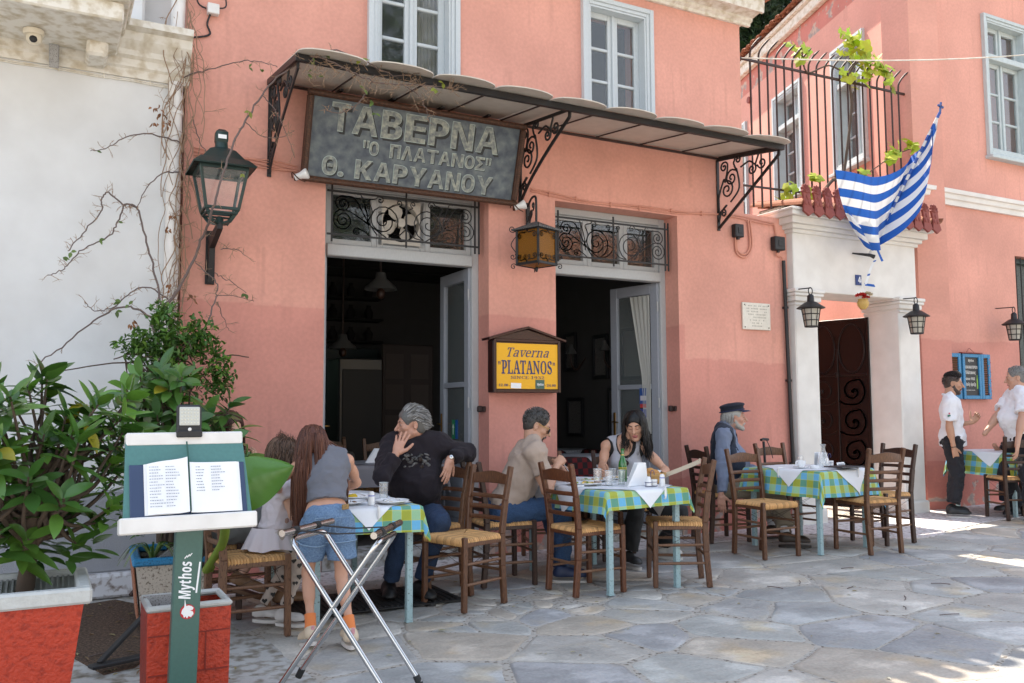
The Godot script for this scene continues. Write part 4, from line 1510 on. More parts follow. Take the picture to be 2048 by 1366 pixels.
func signs()->void:
	var t:=thing("taverna_sign","grey painted board in a worn wooden frame lettered in Greek","sign")
	var yv:=Vector3(0,.69,.21).normalized()
	t.transform=Transform3D(Basis(Vector3(1,0,0),yv,Vector3(1,0,0).cross(yv)),Vector3(1.765,3.165,.05))
	var w:=1.985
	var h:=.735
	var bd:=MB.new()
	bd.box(Vector3(w*.5,h*.5,.012),Vector3(w-.02,h-.02,.02))
	obj("board",bd,mt("sign_board",lin(.155,.185,.19),.55,{"tex": noise_tex("patina",201,.012,6,Color(.55,.58,.68),Color(1,1,1)),"scale": 1.3,"normal": T.wood_n,"nscale": .4}),t)
	for e in [[w*.5,.025,w,.05],[w*.5,h-.025,w,.05],[.025,h*.5,.05,h-.1],[w-.025,h*.5,.05,h-.1]]:
		var f:=MB.new()
		f.box(Vector3(e[0],e[1],.03),Vector3(e[2],e[3],.055),.008)
		var hor: bool=e[2]>e[3]
		f.box(Vector3(e[0],e[1],.062),Vector3(e[2]-(.0 if hor else .02),e[3]-(.022 if hor else .0),.012),.005)
		obj("frame_rail",f,M.sign_wood,t)
	var face:=mt("letter_face",lin(.40,.42,.34),.6,{"tex": T.patina,"scale": 3.})
	var edge:=mt("letter_edge",lin(.36,.44,.42),.6)
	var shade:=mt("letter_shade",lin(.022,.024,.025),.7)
	var rows:=[
		["ΤΑΒΕΡΝΑ",.10,.885,.437,.222,.045,[.10,.145,.12,.125,.12,.14,.145]],
		["\"Ο ΠΛΑΤΑΝΟΣ\"",.25,.85,.282,.108,.02,[.035,.06,.06,.07,.075,.08,.075,.08,.085,.07,.07,.035]],
		["Θ. ΚΑΡΥΑΝΟΥ",.08,.875,.076,.150,.028,[.085,.03,.05,.10,.10,.085,.105,.10,.09,.085,.105]]]
	for r in rows:
		var s: String=r[0]
		var wid: Array=r[6]
		var sum:=.0
		for q in wid:
			sum+=q
		var total: float=(r[2]-r[1])*w
		var x: float=r[1]*w
		for q in s.length():
			var cw: float=wid[q]/sum*total
			var ch:=s[q]
			if ch!=" ":
				var lh: float=r[4]
				var y: float=r[3]
				var lw:=cw*.84
				if ch=="\"":
					y+=lh*.5
					lh*=.5
				elif ch==".":
					lh*=.22
				var p:=Vector3(x+cw*.08,y,.0225)
				var sh: float=r[5]
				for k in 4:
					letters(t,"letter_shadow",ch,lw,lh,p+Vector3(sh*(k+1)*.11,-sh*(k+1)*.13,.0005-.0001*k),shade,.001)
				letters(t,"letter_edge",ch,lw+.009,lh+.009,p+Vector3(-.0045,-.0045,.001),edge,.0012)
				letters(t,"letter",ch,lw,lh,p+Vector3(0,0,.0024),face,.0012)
			x+=cw
	for q in 2:
		var l:=thing("spot_lamp",["white spot bulb below the Greek sign's left corner","white spot bulb below the Greek sign's right corner"][q],"spotlight",[Vector3(1.765,3.19,.12),Vector3(3.78,3.155,.12)][q],.0,"bulbs at the sign's corners")
		var b:=MB.new()
		var tilt:=Basis(Vector3(0,0,1),-1.2)*Basis(Vector3.RIGHT,.5)
		b.lathe([Vector2(.0,-.055),Vector2(.026,-.055),Vector2(.028,-.01),Vector2(.03,.0),Vector2(.045,.04),Vector2(.042,.052),Vector2(.0,.058)],16,Transform3D(tilt,Vector3.ZERO))
		obj("bulb",b,M.plastic_white,l)
		var c:=MB.new()
		c.tube(catmull([Vector3(-.05,.0,-.1),Vector3(-.07,.02,-.02),Vector3(-.03,-.035,.02),Vector3(.03,-.05,.0)],5),.005,5)
		c.box(Vector3(-.03,-.01,-.04),Vector3(.03,.05,.06),.006)
		obj("holder",c,M.sign_wood,l)
	var y:=thing("yellow_sign","yellow sign in a dark wooden box with pediment between the doors","sign",Vector3(3.535,1.472,.0))
	var pw:=.64
	var ph:=.42
	var bx:=MB.new()
	bx.box(Vector3(pw*.5-.01,ph*.5,.058),Vector3(pw+.05,ph+.05,.112),.006)
	obj("box",bx,M.sign_box,y)
	var fr:=MB.new()
	frame_bars(fr,-.035,pw+.015,-.025,ph+.035,.026,.124,.02)
	obj("frame",fr,M.sign_box,y)
	var pd:=MB.new()
	pd.prism(PackedVector2Array([Vector2(-.05,ph+.035),Vector2(pw+.03,ph+.035),Vector2(pw*.5-.01,ph+.125)]),.003,.125)
	pd.bar(Vector3(-.09,ph+.03,.07),Vector3(pw*.5-.005,ph+.145,.07),.16,.022,.004)
	pd.bar(Vector3(pw+.07,ph+.03,.07),Vector3(pw*.5-.015,ph+.145,.07),.16,.022,.004)
	obj("pediment",pd,M.sign_box,y)
	var pn:=MB.new()
	pn.box(Vector3(pw*.5-.01,ph*.5+.003,.118),Vector3(pw-.004,ph-.01,.006))
	obj("panel",pn,mt("sign_yellow",lin(.78,.40,.012),.3),y)
	var ink:=mt("sign_ink",lin(.015,.028,.13),.5)
	var z:=.1225
	letters(y,"lettering","Taverna",.44,.082,Vector3(.085,.296,z),ink,.001,"Droid Serif",false,.35)
	letters(y,"lettering","PLATANOS",.52,.122,Vector3(.045,.142,z),ink,.001,"Droid Serif",true)
	letters(y,"lettering","\"",.022,.03,Vector3(.012,.222,z),ink,.001,"Droid Serif",true)
	letters(y,"lettering","\"",.022,.03,Vector3(.575,.222,z),ink,.001,"Droid Serif",true)
	letters(y,"lettering","SINCE 1932",.345,.026,Vector3(.138,.098,z),ink,.001,"Droid Serif",false)
	letters(y,"lettering","12.00 -",.115,.022,Vector3(.016,.030,z),ink,.001,"Droid Serif",true)
	letters(y,"lettering","- 24.00",.115,.022,Vector3(.49,.030,z),ink,.001,"Droid Serif",true)
	var s1:=MB.new()
	s1.box(Vector3(.19,.036,z),Vector3(.105,.048,.0016),.0,Basis(Vector3(0,0,1),-.03))
	obj("sticker",s1,M.paper,y)
	var s2:=MB.new()
	s2.box(Vector3(.438,.05,z),Vector3(.095,.082,.0016))
	obj("sticker",s2,M.board_green,y)
	letters(y,"lettering","Mythos",.066,.030,Vector3(.452-.046,.032,z+.001),M.paper,.001,"Droid Sans",true,.2)
	var pl:=thing("marble_plaque","small marble plaque with faint carved text right of the doors","plaque",Vector3(6.725,2.285,.0))
	var pb:=MB.new()
	pb.box(Vector3(0,0,.012),Vector3(.395,.29,.022),.004)
	obj("slab",pb,mt("marble",lin(.74,.70,.61),.4,{"tex": T.soft,"scale": 3.}),pl)
	for q in 8:
		var lw: float=[.34,.3,.31,.26,.28,.22,.16,.15][q]
		var n:=int(lw/.021)
		var tx:=MB.new()
		for k in n:
			if rng.randf()<.14:
				continue
			tx.box(Vector3((k-n*.5+.5)*.021,.112-q*.031,.0235),Vector3(rng.randf_range(.008,.015),.013,.0012))
		obj("carved_line",tx,mt("marble_carved",lin(.40,.37,.31),.7),pl)
	for s in [Vector2(-.17,.12),Vector2(.17,.12),Vector2(-.17,-.12),Vector2(.17,-.12)]:
		var st:=MB.new()
		st.ellipsoid(Vector3(s.x,s.y,.023),Vector3(.008,.008,.005),8)
		obj("stud",st,M.iron_brown,pl)
	var hn:=thing("house_number","small blue enamel house number 4 over the white gate","sign",Vector3(8.23,2.77,.09))
	var hb:=MB.new()
	hb.box(Vector3(0,0,.006),Vector3(.10,.12,.008),.003)
	obj("plate",hb,M.navy_ink,hn)
	letters(hn,"numeral","4",.045,.075,Vector3(-.01,-.035,.0105),M.paper,.001)
	var ch:=thing("chalkboard_sign","blackboard framed by small bright blue shutters on the right pink wall","sign",Vector3(10.22,1.69,.02))
	var cb:=MB.new()
	frame_bars(cb,-.115,.245,-.285,.285,.045,.02,.03)
	obj("frame",cb,M.planter_blue,ch)
	var ck:=MB.new()
	ck.box(Vector3(.065,0,.01),Vector3(.28,.5,.012))
	obj("blackboard",ck,mt("slate_black",lin(.022,.022,.022),.6),ch)
	for q in 2:
		var sx: float=[-.385,.25][q]
		var sw: float=[.235,.185][q]
		var sf:=MB.new()
		frame_bars(sf,sx,sx+sw,-.285,.285,.048,.022,.026)
		var so:=obj("shutter",sf,M.planter_blue,ch)
		for k in 17:
			var sl:=MB.new()
			sl.box(Vector3(sx+sw*.5,-.225+k*.028,.018),Vector3(sw-.098,.022,.006),.0,Basis(Vector3.RIGHT,.6))
			obj("slat",sl,mt("slat_brown",lin(.12,.05,.015),.5),so)
	for k in 26:
		var dt:=MB.new()
		dt.col=Color(.45,.06,.03)
		var side:=k % 2
		dt.box(Vector3(-.37+.76*side+.022*(k % 3),-.26+.04*(k/2),.0365),Vector3(.012,.014,.002),.0,Basis(Vector3(0,0,1),k))
		obj("painted_mark",dt,M.paint,ch)
	var top:=MB.new()
	top.box(Vector3(.06,.295,.025),Vector3(.40,.015,.05),.003)
	top.tube(PackedVector3Array([Vector3(-.02,.30,.02),Vector3(.06,.36,.005),Vector3(.14,.30,.02)]),.003,5)
	obj("top_rail",top,M.antefix,ch)
	var chalk:=mt("chalk",lin(.62,.60,.55),.9)
	for l in [["Mythos",.11,.045,.012,.175,.1],["ΟΙΝΟΜΑΓΕΙΡΕΙΟ",.25,.035,-.06,.10,.0],["Πλάτανος",.20,.055,-.055,.02,.1],["since 1932",.18,.035,-.05,-.045,.0],["Καλή όρεξη",.20,.055,-.06,-.13,.15],["live your Mythos moments",.18,.014,-.055,-.18,.0]]:
		letters(ch,"chalk_lettering",l[0],l[1],l[2],Vector3(l[3],l[4],.0168),chalk,.001,"Droid Sans",true,l[5])
	var cbt:=MB.new()
	cbt.col=Color(.22,.42,.04)
	cbt.box(Vector3(.178,-.09,.0165),Vector3(.024,.13,.001))
	cbt.box(Vector3(.178,-.005,.0165),Vector3(.011,.05,.001))
	obj("painted_bottle",cbt,M.paint,ch)
func small_lantern(at: Vector3,label: String)->void:
	var t:=thing("porch_lantern",label,"lantern",at,.0,"small black iron lanterns by the gate")
	var g:=MB.new()
	g.lathe([Vector2(.065,-.14),Vector2(.095,.055)],8)
	obj("glass",g,mt("lantern_glass",lin(.42,.40,.34),.3),t)
	var c:=MB.new()
	for q in 8:
		var a:=TAU*q/8.
		c.tube(PackedVector3Array([Vector3(cos(a)*.067,-.145,sin(a)*.067),Vector3(cos(a)*.098,.06,sin(a)*.098)]),.0055,4)
	for y in [-.14,-.075,-.01,.05]:
		var ring:=PackedVector3Array()
		var r: float=.0665+.03*(y+.14)/.195
		for q in 17:
			ring.append(Vector3(cos(TAU*q/16.)*r,y,sin(TAU*q/16.)*r))
		c.tube(ring,.005,4,false)
	obj("cage",c,M.iron,t)
	var r:=MB.new()
	r.lathe([Vector2(.0,.055),Vector2(.145,.05),Vector2(.148,.06),Vector2(.06,.12),Vector2(.038,.125),Vector2(.034,.19),Vector2(.02,.205),Vector2(.0,.21)],8)
	r.lathe([Vector2(.0,-.15),Vector2(.07,-.15),Vector2(.066,-.138)],8)
	obj("roof",r,M.iron,t)
	var h:=MB.new()
	var rg:=PackedVector3Array()
	for q in 13:
		rg.append(Vector3(cos(TAU*q/12.)*.03,.24+sin(TAU*q/12.)*.04,0))
	h.tube(rg,.006,5,false)
	h.tube(PackedVector3Array([Vector3(0,.275,.01),Vector3(0,.285,-.24)]),.007,5)
	obj("hook",h,M.iron,t)
func wall_fittings()->void:
	var t:=thing("street_lantern","large dark green four-sided street lantern on the pink wall","lantern",Vector3(1.09,2.66,.40))
	var fr:=MB.new()
	var hw:=.165
	var bw:=.115
	var y0:=.11
	var y1:=.40
	for s in [Vector2(1,1),Vector2(-1,1),Vector2(-1,-1),Vector2(1,-1)]:
		fr.bar(Vector3(s.x*bw,y0,s.y*bw),Vector3(s.x*hw,y1,s.y*hw),.02,.02,.003,Vector3(.3,0,1))
		fr.bar(Vector3(s.x*bw,y0,s.y*bw),Vector3(s.x*.06,y0-.09,s.y*.06),.026,.012,.002,Vector3(0,0,1))
		fr.bar(Vector3(s.x*.06,y0-.085,s.y*.06),Vector3(0,y0-.105,0),.03,.018,.002)
	for k in 4:
		var a:=Basis(Vector3.UP,PI*.5*k)
		for e in [[y0,bw,.022],[y0-.03,bw-.012,.014],[y1,hw,.03]]:
			fr.box(a*Vector3(0,e[0],e[1]),Vector3(e[1]*2+.01,e[2],.018),.002,a)
	obj("frame",fr,M.green_iron,t)
	for k in 4:
		var a:=Basis(Vector3.UP,PI*.5*k)
		var g:=MB.new()
		g.quad(a*Vector3(-bw,y0,bw),a*Vector3(bw,y0,bw),a*Vector3(hw,y1,hw),a*Vector3(-hw,y1,hw))
		obj("pane",g,M.glass,t)
	var rf:=MB.new()
	rf.lathe([Vector2(.31,.405),Vector2(.315,.415),Vector2(.235,.47),Vector2(.21,.475),Vector2(.13,.55),Vector2(.06,.58),Vector2(.055,.62),Vector2(.062,.64),Vector2(.06,.70),Vector2(.03,.722),Vector2(.0,.727)],4,Transform3D(Basis(Vector3.UP,PI*.25),Vector3.ZERO),2.)
	obj("roof",rf,M.green_iron,t)
	var wl:=MB.new()
	wl.box(Vector3(0,.66,.047),Vector3(.06,.03,.004))
	obj("label_strip",wl,M.paper,t)
	var sk:=MB.new()
	sk.lathe([Vector2(.0,.0),Vector2(.03,.0),Vector2(.028,.05),Vector2(.02,.06),Vector2(.0,.06)],12,Transform3D(Basis(),Vector3(0,.005,0)))
	obj("socket",sk,M.green_iron,t)
	var ar:=MB.new()
	ar.prism(PackedVector2Array([Vector2(-.385,-.38),Vector2(-.37,-.38),Vector2(-.30,-.12),Vector2(.03,-.03),Vector2(.03,.02),Vector2(-.05,.01),Vector2(-.32,-.03),Vector2(-.385,-.02)]),-.02,.02)
	var am:=obj("arm",ar,M.iron,t)
	am.rotation.y=-PI*.5
	var wp:=MB.new()
	wp.box(Vector3(0,-.18,-.39),Vector3(.07,.42,.015),.003)
	obj("wall_plate",wp,M.iron,t)
	var a:=thing("amber_lantern","hanging iron lantern with amber glass and curled trim between the doors","lantern",Vector3(3.845,2.55,.30),.35)
	var s:=.125
	var bh:=.31
	var gl:=MB.new()
	gl.box(Vector3(0,.04+bh*.5,0),Vector3(s*2-.012,bh,s*2-.012))
	obj("amber_glass",gl,M.amber,a)
	var fm:=MB.new()
	for c in [Vector2(1,1),Vector2(-1,1),Vector2(-1,-1),Vector2(1,-1)]:
		fm.box(Vector3(c.x*s,.04+bh*.5,c.y*s),Vector3(.022,bh+.02,.022),.002,Basis(Vector3.UP,PI*.25))
	for k in 4:
		var b:=Basis(Vector3.UP,PI*.5*k)
		fm.box(b*Vector3(0,.04,s),Vector3(s*2,.024,.014),.002,b)
		fm.box(b*Vector3(0,.04+bh,s),Vector3(s*2,.024,.014),.002,b)
		var keep:=fm.xf
		fm.xf=Transform3D(b,b*Vector3(0,0,s+.008))
		for m in [1.,-1.]:
			fm.xf=Transform3D(b*Basis().scaled(Vector3(m,1,1)),b*Vector3(0,0,s+.008))
			scroll(fm,[Vector2(.0,.05),Vector2(.02,.075),Vector2(.07,.07)],Vector2(.085,.10),.025,-.9,1.3,.004,4)
			scroll(fm,[Vector2(.0,.34),Vector2(.02,.315),Vector2(.07,.32)],Vector2(.085,.29),.025,.9,-1.3,.004,4)
			scroll(fm,[Vector2(.0,.05)],Vector2(.02,.10),.02,-1.6,1.2,.0035,4)
		fm.xf=Transform3D(Basis(Vector3.UP,PI*.5*k+PI*.25),Vector3.ZERO)
		scroll(fm,[Vector2(s*1.42,.30),Vector2(s*1.42+.05,.22),Vector2(s*1.42+.01,.15)],Vector2(s*1.42+.035,.11),.03,2.4,1.3,.004,4)
		scroll(fm,[Vector2(s*1.42,.35),Vector2(s*1.42+.03,.33)],Vector2(s*1.42+.04,.36),.028,-1.2,1.3,.004,4)
		scroll(fm,[Vector2(s*1.42,.03)],Vector2(s*1.42+.03,.02),.028,2.6,-1.3,.004,4)
		fm.xf=keep
	fm.ellipsoid(Vector3(0,.0,0),Vector3(.014,.03,.014),8)
	obj("frame",fm,M.iron,a)
	var bt:=MB.new()
	for k in 4:
		var b:=Basis(Vector3.UP,PI*.5*k)
		bt.tri(b*Vector3(s,.036,s),b*Vector3(-s,.036,s),Vector3(0,.015,0))
	obj("amber_base",bt,M.amber,a)
	var rf2:=MB.new()
	for k in 4:
		var b:=Basis(Vector3.UP,PI*.5*k)
		var o:=s+.035
		rf2.quad(b*Vector3(-o,.355,o),b*Vector3(o,.355,o),b*Vector3(.012,.43,.012),b*Vector3(-.012,.43,.012))
		for q in 12:
			rf2.box(b*Vector3(-o+(q+.5)*o/6.,.352,o),Vector3(o/8.,.016,.006),.0,b)
	obj("roof",rf2,mt("zinc",lin(.10,.10,.10),.6),a)
	var hk:=thing("lantern_bracket","black scrolled iron bracket holding the amber lantern","bracket",Vector3(3.92,2.94,.0))
	var hb:=MB.new()
	hb.box(Vector3(0,.08,.012),Vector3(.04,.40,.014),.002)
	hb.xf=Transform3D(Basis(Vector3(-.24,0,.97),Vector3(0,1,0),Vector3(-.97,0,-.24)),Vector3(0,0,0))
	hb.tube(catmull([Vector3(.01,.24,0),Vector3(.14,.29,0),Vector3(.27,.28,0),Vector3(.305,.22,0),Vector3(.308,.03,0)],6),.011,6)
	scroll(hb,[Vector2(.02,.0),Vector2(.07,.02),Vector2(.10,.10)],Vector2(.13,.15),.04,-2.3,-1.3,.007)
	scroll(hb,[Vector2(.10,.10),Vector2(.16,.14)],Vector2(.20,.21),.045,-2.3,1.3,.007)
	scroll(hb,[Vector2(.02,.10)],Vector2(.05,.13),.03,-2.3,1.3,.006)
	obj("scrolled_arm",hb,M.iron,hk)
	small_lantern(Vector3(7.205,2.31,.33),"small black iron lantern hanging on the gate's left pilaster")
	small_lantern(Vector3(8.90,2.30,.33),"small black iron lantern hanging on the gate's right pilaster")
	small_lantern(Vector3(10.88,2.30,.25),"small black iron lantern on the pink wall beside the barred window")
	small_lantern(Vector3(8.35,2.28,-2.4),"small black iron lantern glimpsed behind the open gate")
	for q in 2:
		var jb:=MB.new()
		var p: Vector3=[Vector3(6.47,3.19,.04),Vector3(7.04,3.10,.045)][q]
		var d: Vector3=[Vector3(.12,.14,.07),Vector3(.15,.15,.08)][q]
		jb.box(p,d,.008)
		jb.box(p+Vector3(0,0,d.z*.5),Vector3(d.x*.4,d.y*.45,.012),.003)
		jb.box(p+Vector3(0,-d.y*.56,0),Vector3(.03,.03,.03),.004)
		tag(obj("junction_box",jb,M.black),["smaller black junction box below the canopy's right bracket","larger black junction box at the top of the black wall pipe"][q],"junction box","black boxes on the pink wall")
	var dp:=MB.new()
	dp.tube(PackedVector3Array([Vector3(7.125,2.92,.035),Vector3(7.19,.2,.035)]),.02,10)
	for y in [.7,1.6,2.4]:
		dp.box(Vector3(7.125+(2.92-y)*.0239,y,.03),Vector3(.055,.025,.05),.004)
	tag(obj("black_pipe",dp,M.black),"thin black pipe running down the pink wall beside the portal","pipe")
	var cb:=MB.new()
	for k in 2:
		var p:=[]
		for i in 22:
			var x:=lerpf(3.95,7.02,i/21.)
			p.append(Vector3(x,3.335-k*.018+.012*sin(x*5.1+k)+.02*sin(x*2.2),.012))
		cb.tube(catmull(p,3),.007,5)
	cb.tube(catmull([Vector3(6.47,3.12,.02),Vector3(6.48,2.99,.015),Vector3(6.58,2.95,.015),Vector3(6.66,3.05,.015),Vector3(6.64,3.33,.015)],6),.010,5)
	cb.tube(catmull([Vector3(6.45,3.12,.02),Vector3(6.47,2.96,.015),Vector3(6.59,2.92,.015),Vector3(6.69,3.05,.015),Vector3(6.67,3.33,.015)],6),.010,5)
	cb.tube(catmull([Vector3(7.02,3.32,.015),Vector3(7.04,3.24,.015),Vector3(7.04,3.18,.02)],4),.010,5)
	cb.tube(catmull([Vector3(7.05,3.01,.02),Vector3(7.05,2.97,.015),Vector3(7.12,2.96,.015),Vector3(7.125,2.90,.03)],4),.008,5)
	for x in [4.15,4.45,4.85,5.2,5.6,6.]:
		cb.box(Vector3(x,3.325+.02*sin(x*2.2),.014),Vector3(.012,.05,.02),.003)
	tag(obj("painted_cables",cb,M.cable_pink),"pink-painted cables clipped along the wall over the right door","cable")
	var cl:=MB.new()
	for k in 4:
		var p:=[]
		for i in 14:
			var x:=lerpf(.95,1.76,i/13.)
			p.append(Vector3(x,3.33-(x-.95)*.05-k*.017+.010*sin(x*9.+k*1.3),.012))
		cl.tube(catmull(p,3),.006,5)
	tag(obj("painted_cables",cl,M.cable_pink),"bundle of pink-painted cables left of the Greek sign","cable")
	var jw:=thing("white_junction_box","white junction box with loose cables high on the pink wall","junction box",Vector3(1.065,4.46,.0))
	var jm:=MB.new()
	jm.box(Vector3(0,0,.035),Vector3(.09,.085,.06),.006)
	obj("box",jm,M.stand_white,jw)
	var jc:=MB.new()
	jc.tube(catmull([Vector3(-.02,-.04,.03),Vector3(-.04,-.12,.015),Vector3(-.02,-.2,.012),Vector3(-.15,-.25,.012)],6),.008,5)
	jc.tube(catmull([Vector3(-.05,.0,.03),Vector3(-.12,.05,.03),Vector3(-.15,.3,.02)],6),.007,5)
	jc.tube(catmull([Vector3(.04,.02,.03),Vector3(.1,.06,.03),Vector3(.06,.25,.02)],6),.006,5)
	obj("cables",jc,M.black,jw)
	for q in 2:
		var ds:=MB.new()
		var x: float=[3.50,5.672][q]
		ds.box(Vector3(x,1.30,-.10),Vector3(.02,.05,.09),.004)
		ds.box(Vector3(x-.02,1.30,-.12),Vector3(.04,.06,.05),.01)
		tag(obj("door_stay",ds,M.iron_brown),["rusty door stay on the left doorway's right jamb","rusty door stay on the right doorway's right jamb"][q],"door stay","door stays on the jambs")
	var wr:=[]
	for i in 16:
		var e:=i/15.
		wr.append(Vector3(lerpf(6.7,12.5,e),5.19+.62*e-.45*sin(PI*e)*.5,lerpf(-.1,2.6,e)))
	var wm:=MB.new()
	wm.tube(PackedVector3Array(wr),.008,5)
	tag(obj("slack_wire",wm,M.white_trim),"pale slack wire stretched across above the gate to the right","wire")
	var fp:=thing("hanging_pot","small painted pot with red and cream roses hung over the gate","flower pot",Vector3(8.05,2.40,.30))
	var pm:=MB.new()
	pm.lathe([Vector2(.0,.0),Vector2(.03,.0),Vector2(.062,.045),Vector2(.066,.075),Vector2(.05,.105),Vector2(.058,.115)],18)
	obj("pot",pm,mt("painted_pot",lin(.55,.36,.10),.5,{"tex": T.spot,"scale": 14.}),fp)
	for f in [[Vector3(-.055,.16,.02),.055,Color(.55,.02,.02)],[Vector3(.03,.175,.03),.06,Color(.70,.55,.46)],[Vector3(-.02,.13,.06),.04,Color(.5,.03,.02)]]:
		var fl:=MB.new()
		fl.col=f[2]
		for k in 22:
			var an:=k*2.4
			var r: float=f[1]*sqrt(k/22.)
			leaf_blade(fl,f[0]+Vector3(cos(an)*r*.5,-r*.2,sin(an)*r*.5),Vector3(cos(an),1.2-r*18.,sin(an)),Vector3(-cos(an),.6,-sin(an)),f[1]*.8,f[1]*.9,.1,-.3,3)
		obj("rose",fl,M.leaf_dull,fp)
	var sg:=MB.new()
	sg.tube(PackedVector3Array([Vector3(.04,.35,-.05),Vector3(.03,.12,0)]),.003,4)
	obj("string",sg,M.paper,fp)
func iron_fence()->void:
	var t:=thing("spiked_railing","tall iron railing with curved spikes above the white gate","railing",Vector3(0,0,-.1))
	for r in [[Vector3(6.62,5.185,0),Vector3(9.47,5.235,0),.022],[Vector3(6.62,3.745,0),Vector3(9.,3.80,0),.018]]:
		var mb:=MB.new()
		mb.bar(r[0],r[1],r[2],r[2]*1.3,.003)
		obj("rail",mb,M.iron_brown,t)
	for q in 21:
		var x:=6.84+q*.1295
		var mb:=MB.new()
		var top:=5.20+.0175*(x-6.6)
		var p:=PackedVector3Array()
		var rr:=PackedFloat32Array()
		for k in 9:
			var s:=k/8.
			p.append(Vector3(x+.12*pow(maxf(s-.25,.0)/.75,1.6),top+.02+s*.24,.07*pow(s,1.8)))
			rr.append(.012 if k<8 else .002)
		mb.tube(PackedVector3Array([Vector3(x,3.52,0),Vector3(x,top+.02,0)]),.0115,6)
		mb.tube(p,rr,6)
		obj("bar",mb,M.iron_brown,t)
	var v:=thing("grape_vine","young grape vine with bright yellow-green leaves on the railing","vine")
	var st:=MB.new()
	st.tube(catmull([Vector3(7.82,3.55,-.18),Vector3(7.84,3.75,-.05),Vector3(8.02,3.95,-.04),Vector3(8.2,4.,-.06),Vector3(8.30,4.4,-.05),Vector3(8.38,4.9,-.04),Vector3(8.36,5.3,-.03),Vector3(8.55,5.5,.02)],6),PackedFloat32Array(range(43).map(func(i): return .024-.0003*i)),7)
	st.tube(catmull([Vector3(8.36,5.25,-.04),Vector3(8.05,5.34,-.06),Vector3(7.7,5.2,-.08),Vector3(7.62,5.5,-.08)],5),.010,5)
	st.tube(catmull([Vector3(8.25,4.,-.06),Vector3(8.6,4.1,-.05),Vector3(9.,4.35,.0),Vector3(9.35,4.5,.05)],5),.007,5)
	obj("stem",st,M.bark,v)
	for c in [[Vector3(8.5,5.45,.02),.30,34],[Vector3(8.85,5.42,.05),.22,18],[Vector3(8.36,5.7,.0),.14,9],[Vector3(7.62,5.45,-.08),.16,11],[Vector3(9.,4.38,.02),.15,10],[Vector3(9.3,4.5,.06),.10,5],[Vector3(8.55,4.05,-.04),.12,9],[Vector3(7.75,3.95,-.05),.09,5],[Vector3(7.35,3.72,-.08),.16,9],[Vector3(7.62,3.72,-.05),.08,4]]:
		for k in c[2]:
			var mb:=MB.new()
			var h:=rng.randf()
			mb.col=Color(.30,.42,.03).lerp(Color(.48,.46,.04),h)*rng.randf_range(.75,1.15)
			var p: Vector3=c[0]+Vector3(rng.randfn(),rng.randfn()*.8,rng.randfn()*.5)*c[1]*.5
			lobed_leaf(mb,p,Vector3(rng.randfn(),rng.randfn()-.5,rng.randfn()*.5),Vector3(rng.randfn()*.6,.3+rng.randf(),.8),rng.randf_range(.05,.11))
			obj("leaf",mb,M.leaf_dull,v)
func lobed_leaf(mb: MB,p: Vector3,d: Vector3,nn: Vector3,s: float)->void:
	d=d.normalized()
	var u:=nn-d*nn.dot(d)
	u=u.normalized() if u.length()>.01 else d.cross(Vector3(.2,.9,.3)).normalized()
	var sd:=d.cross(u)
	var out:=[]
	for q in 15:
		var a:=-2.6+5.2*q/14.
		var r:=s*(.62+.38*absf(cos(a*2.5/2.*2.)))
		out.append(p+d*(cos(a)*r+s*.25)+sd*sin(a)*r-u*.15*r*r/s)
	for q in 14:
		mb.tri(p+d*s*.2+u*.05*s,out[q],out[q+1])
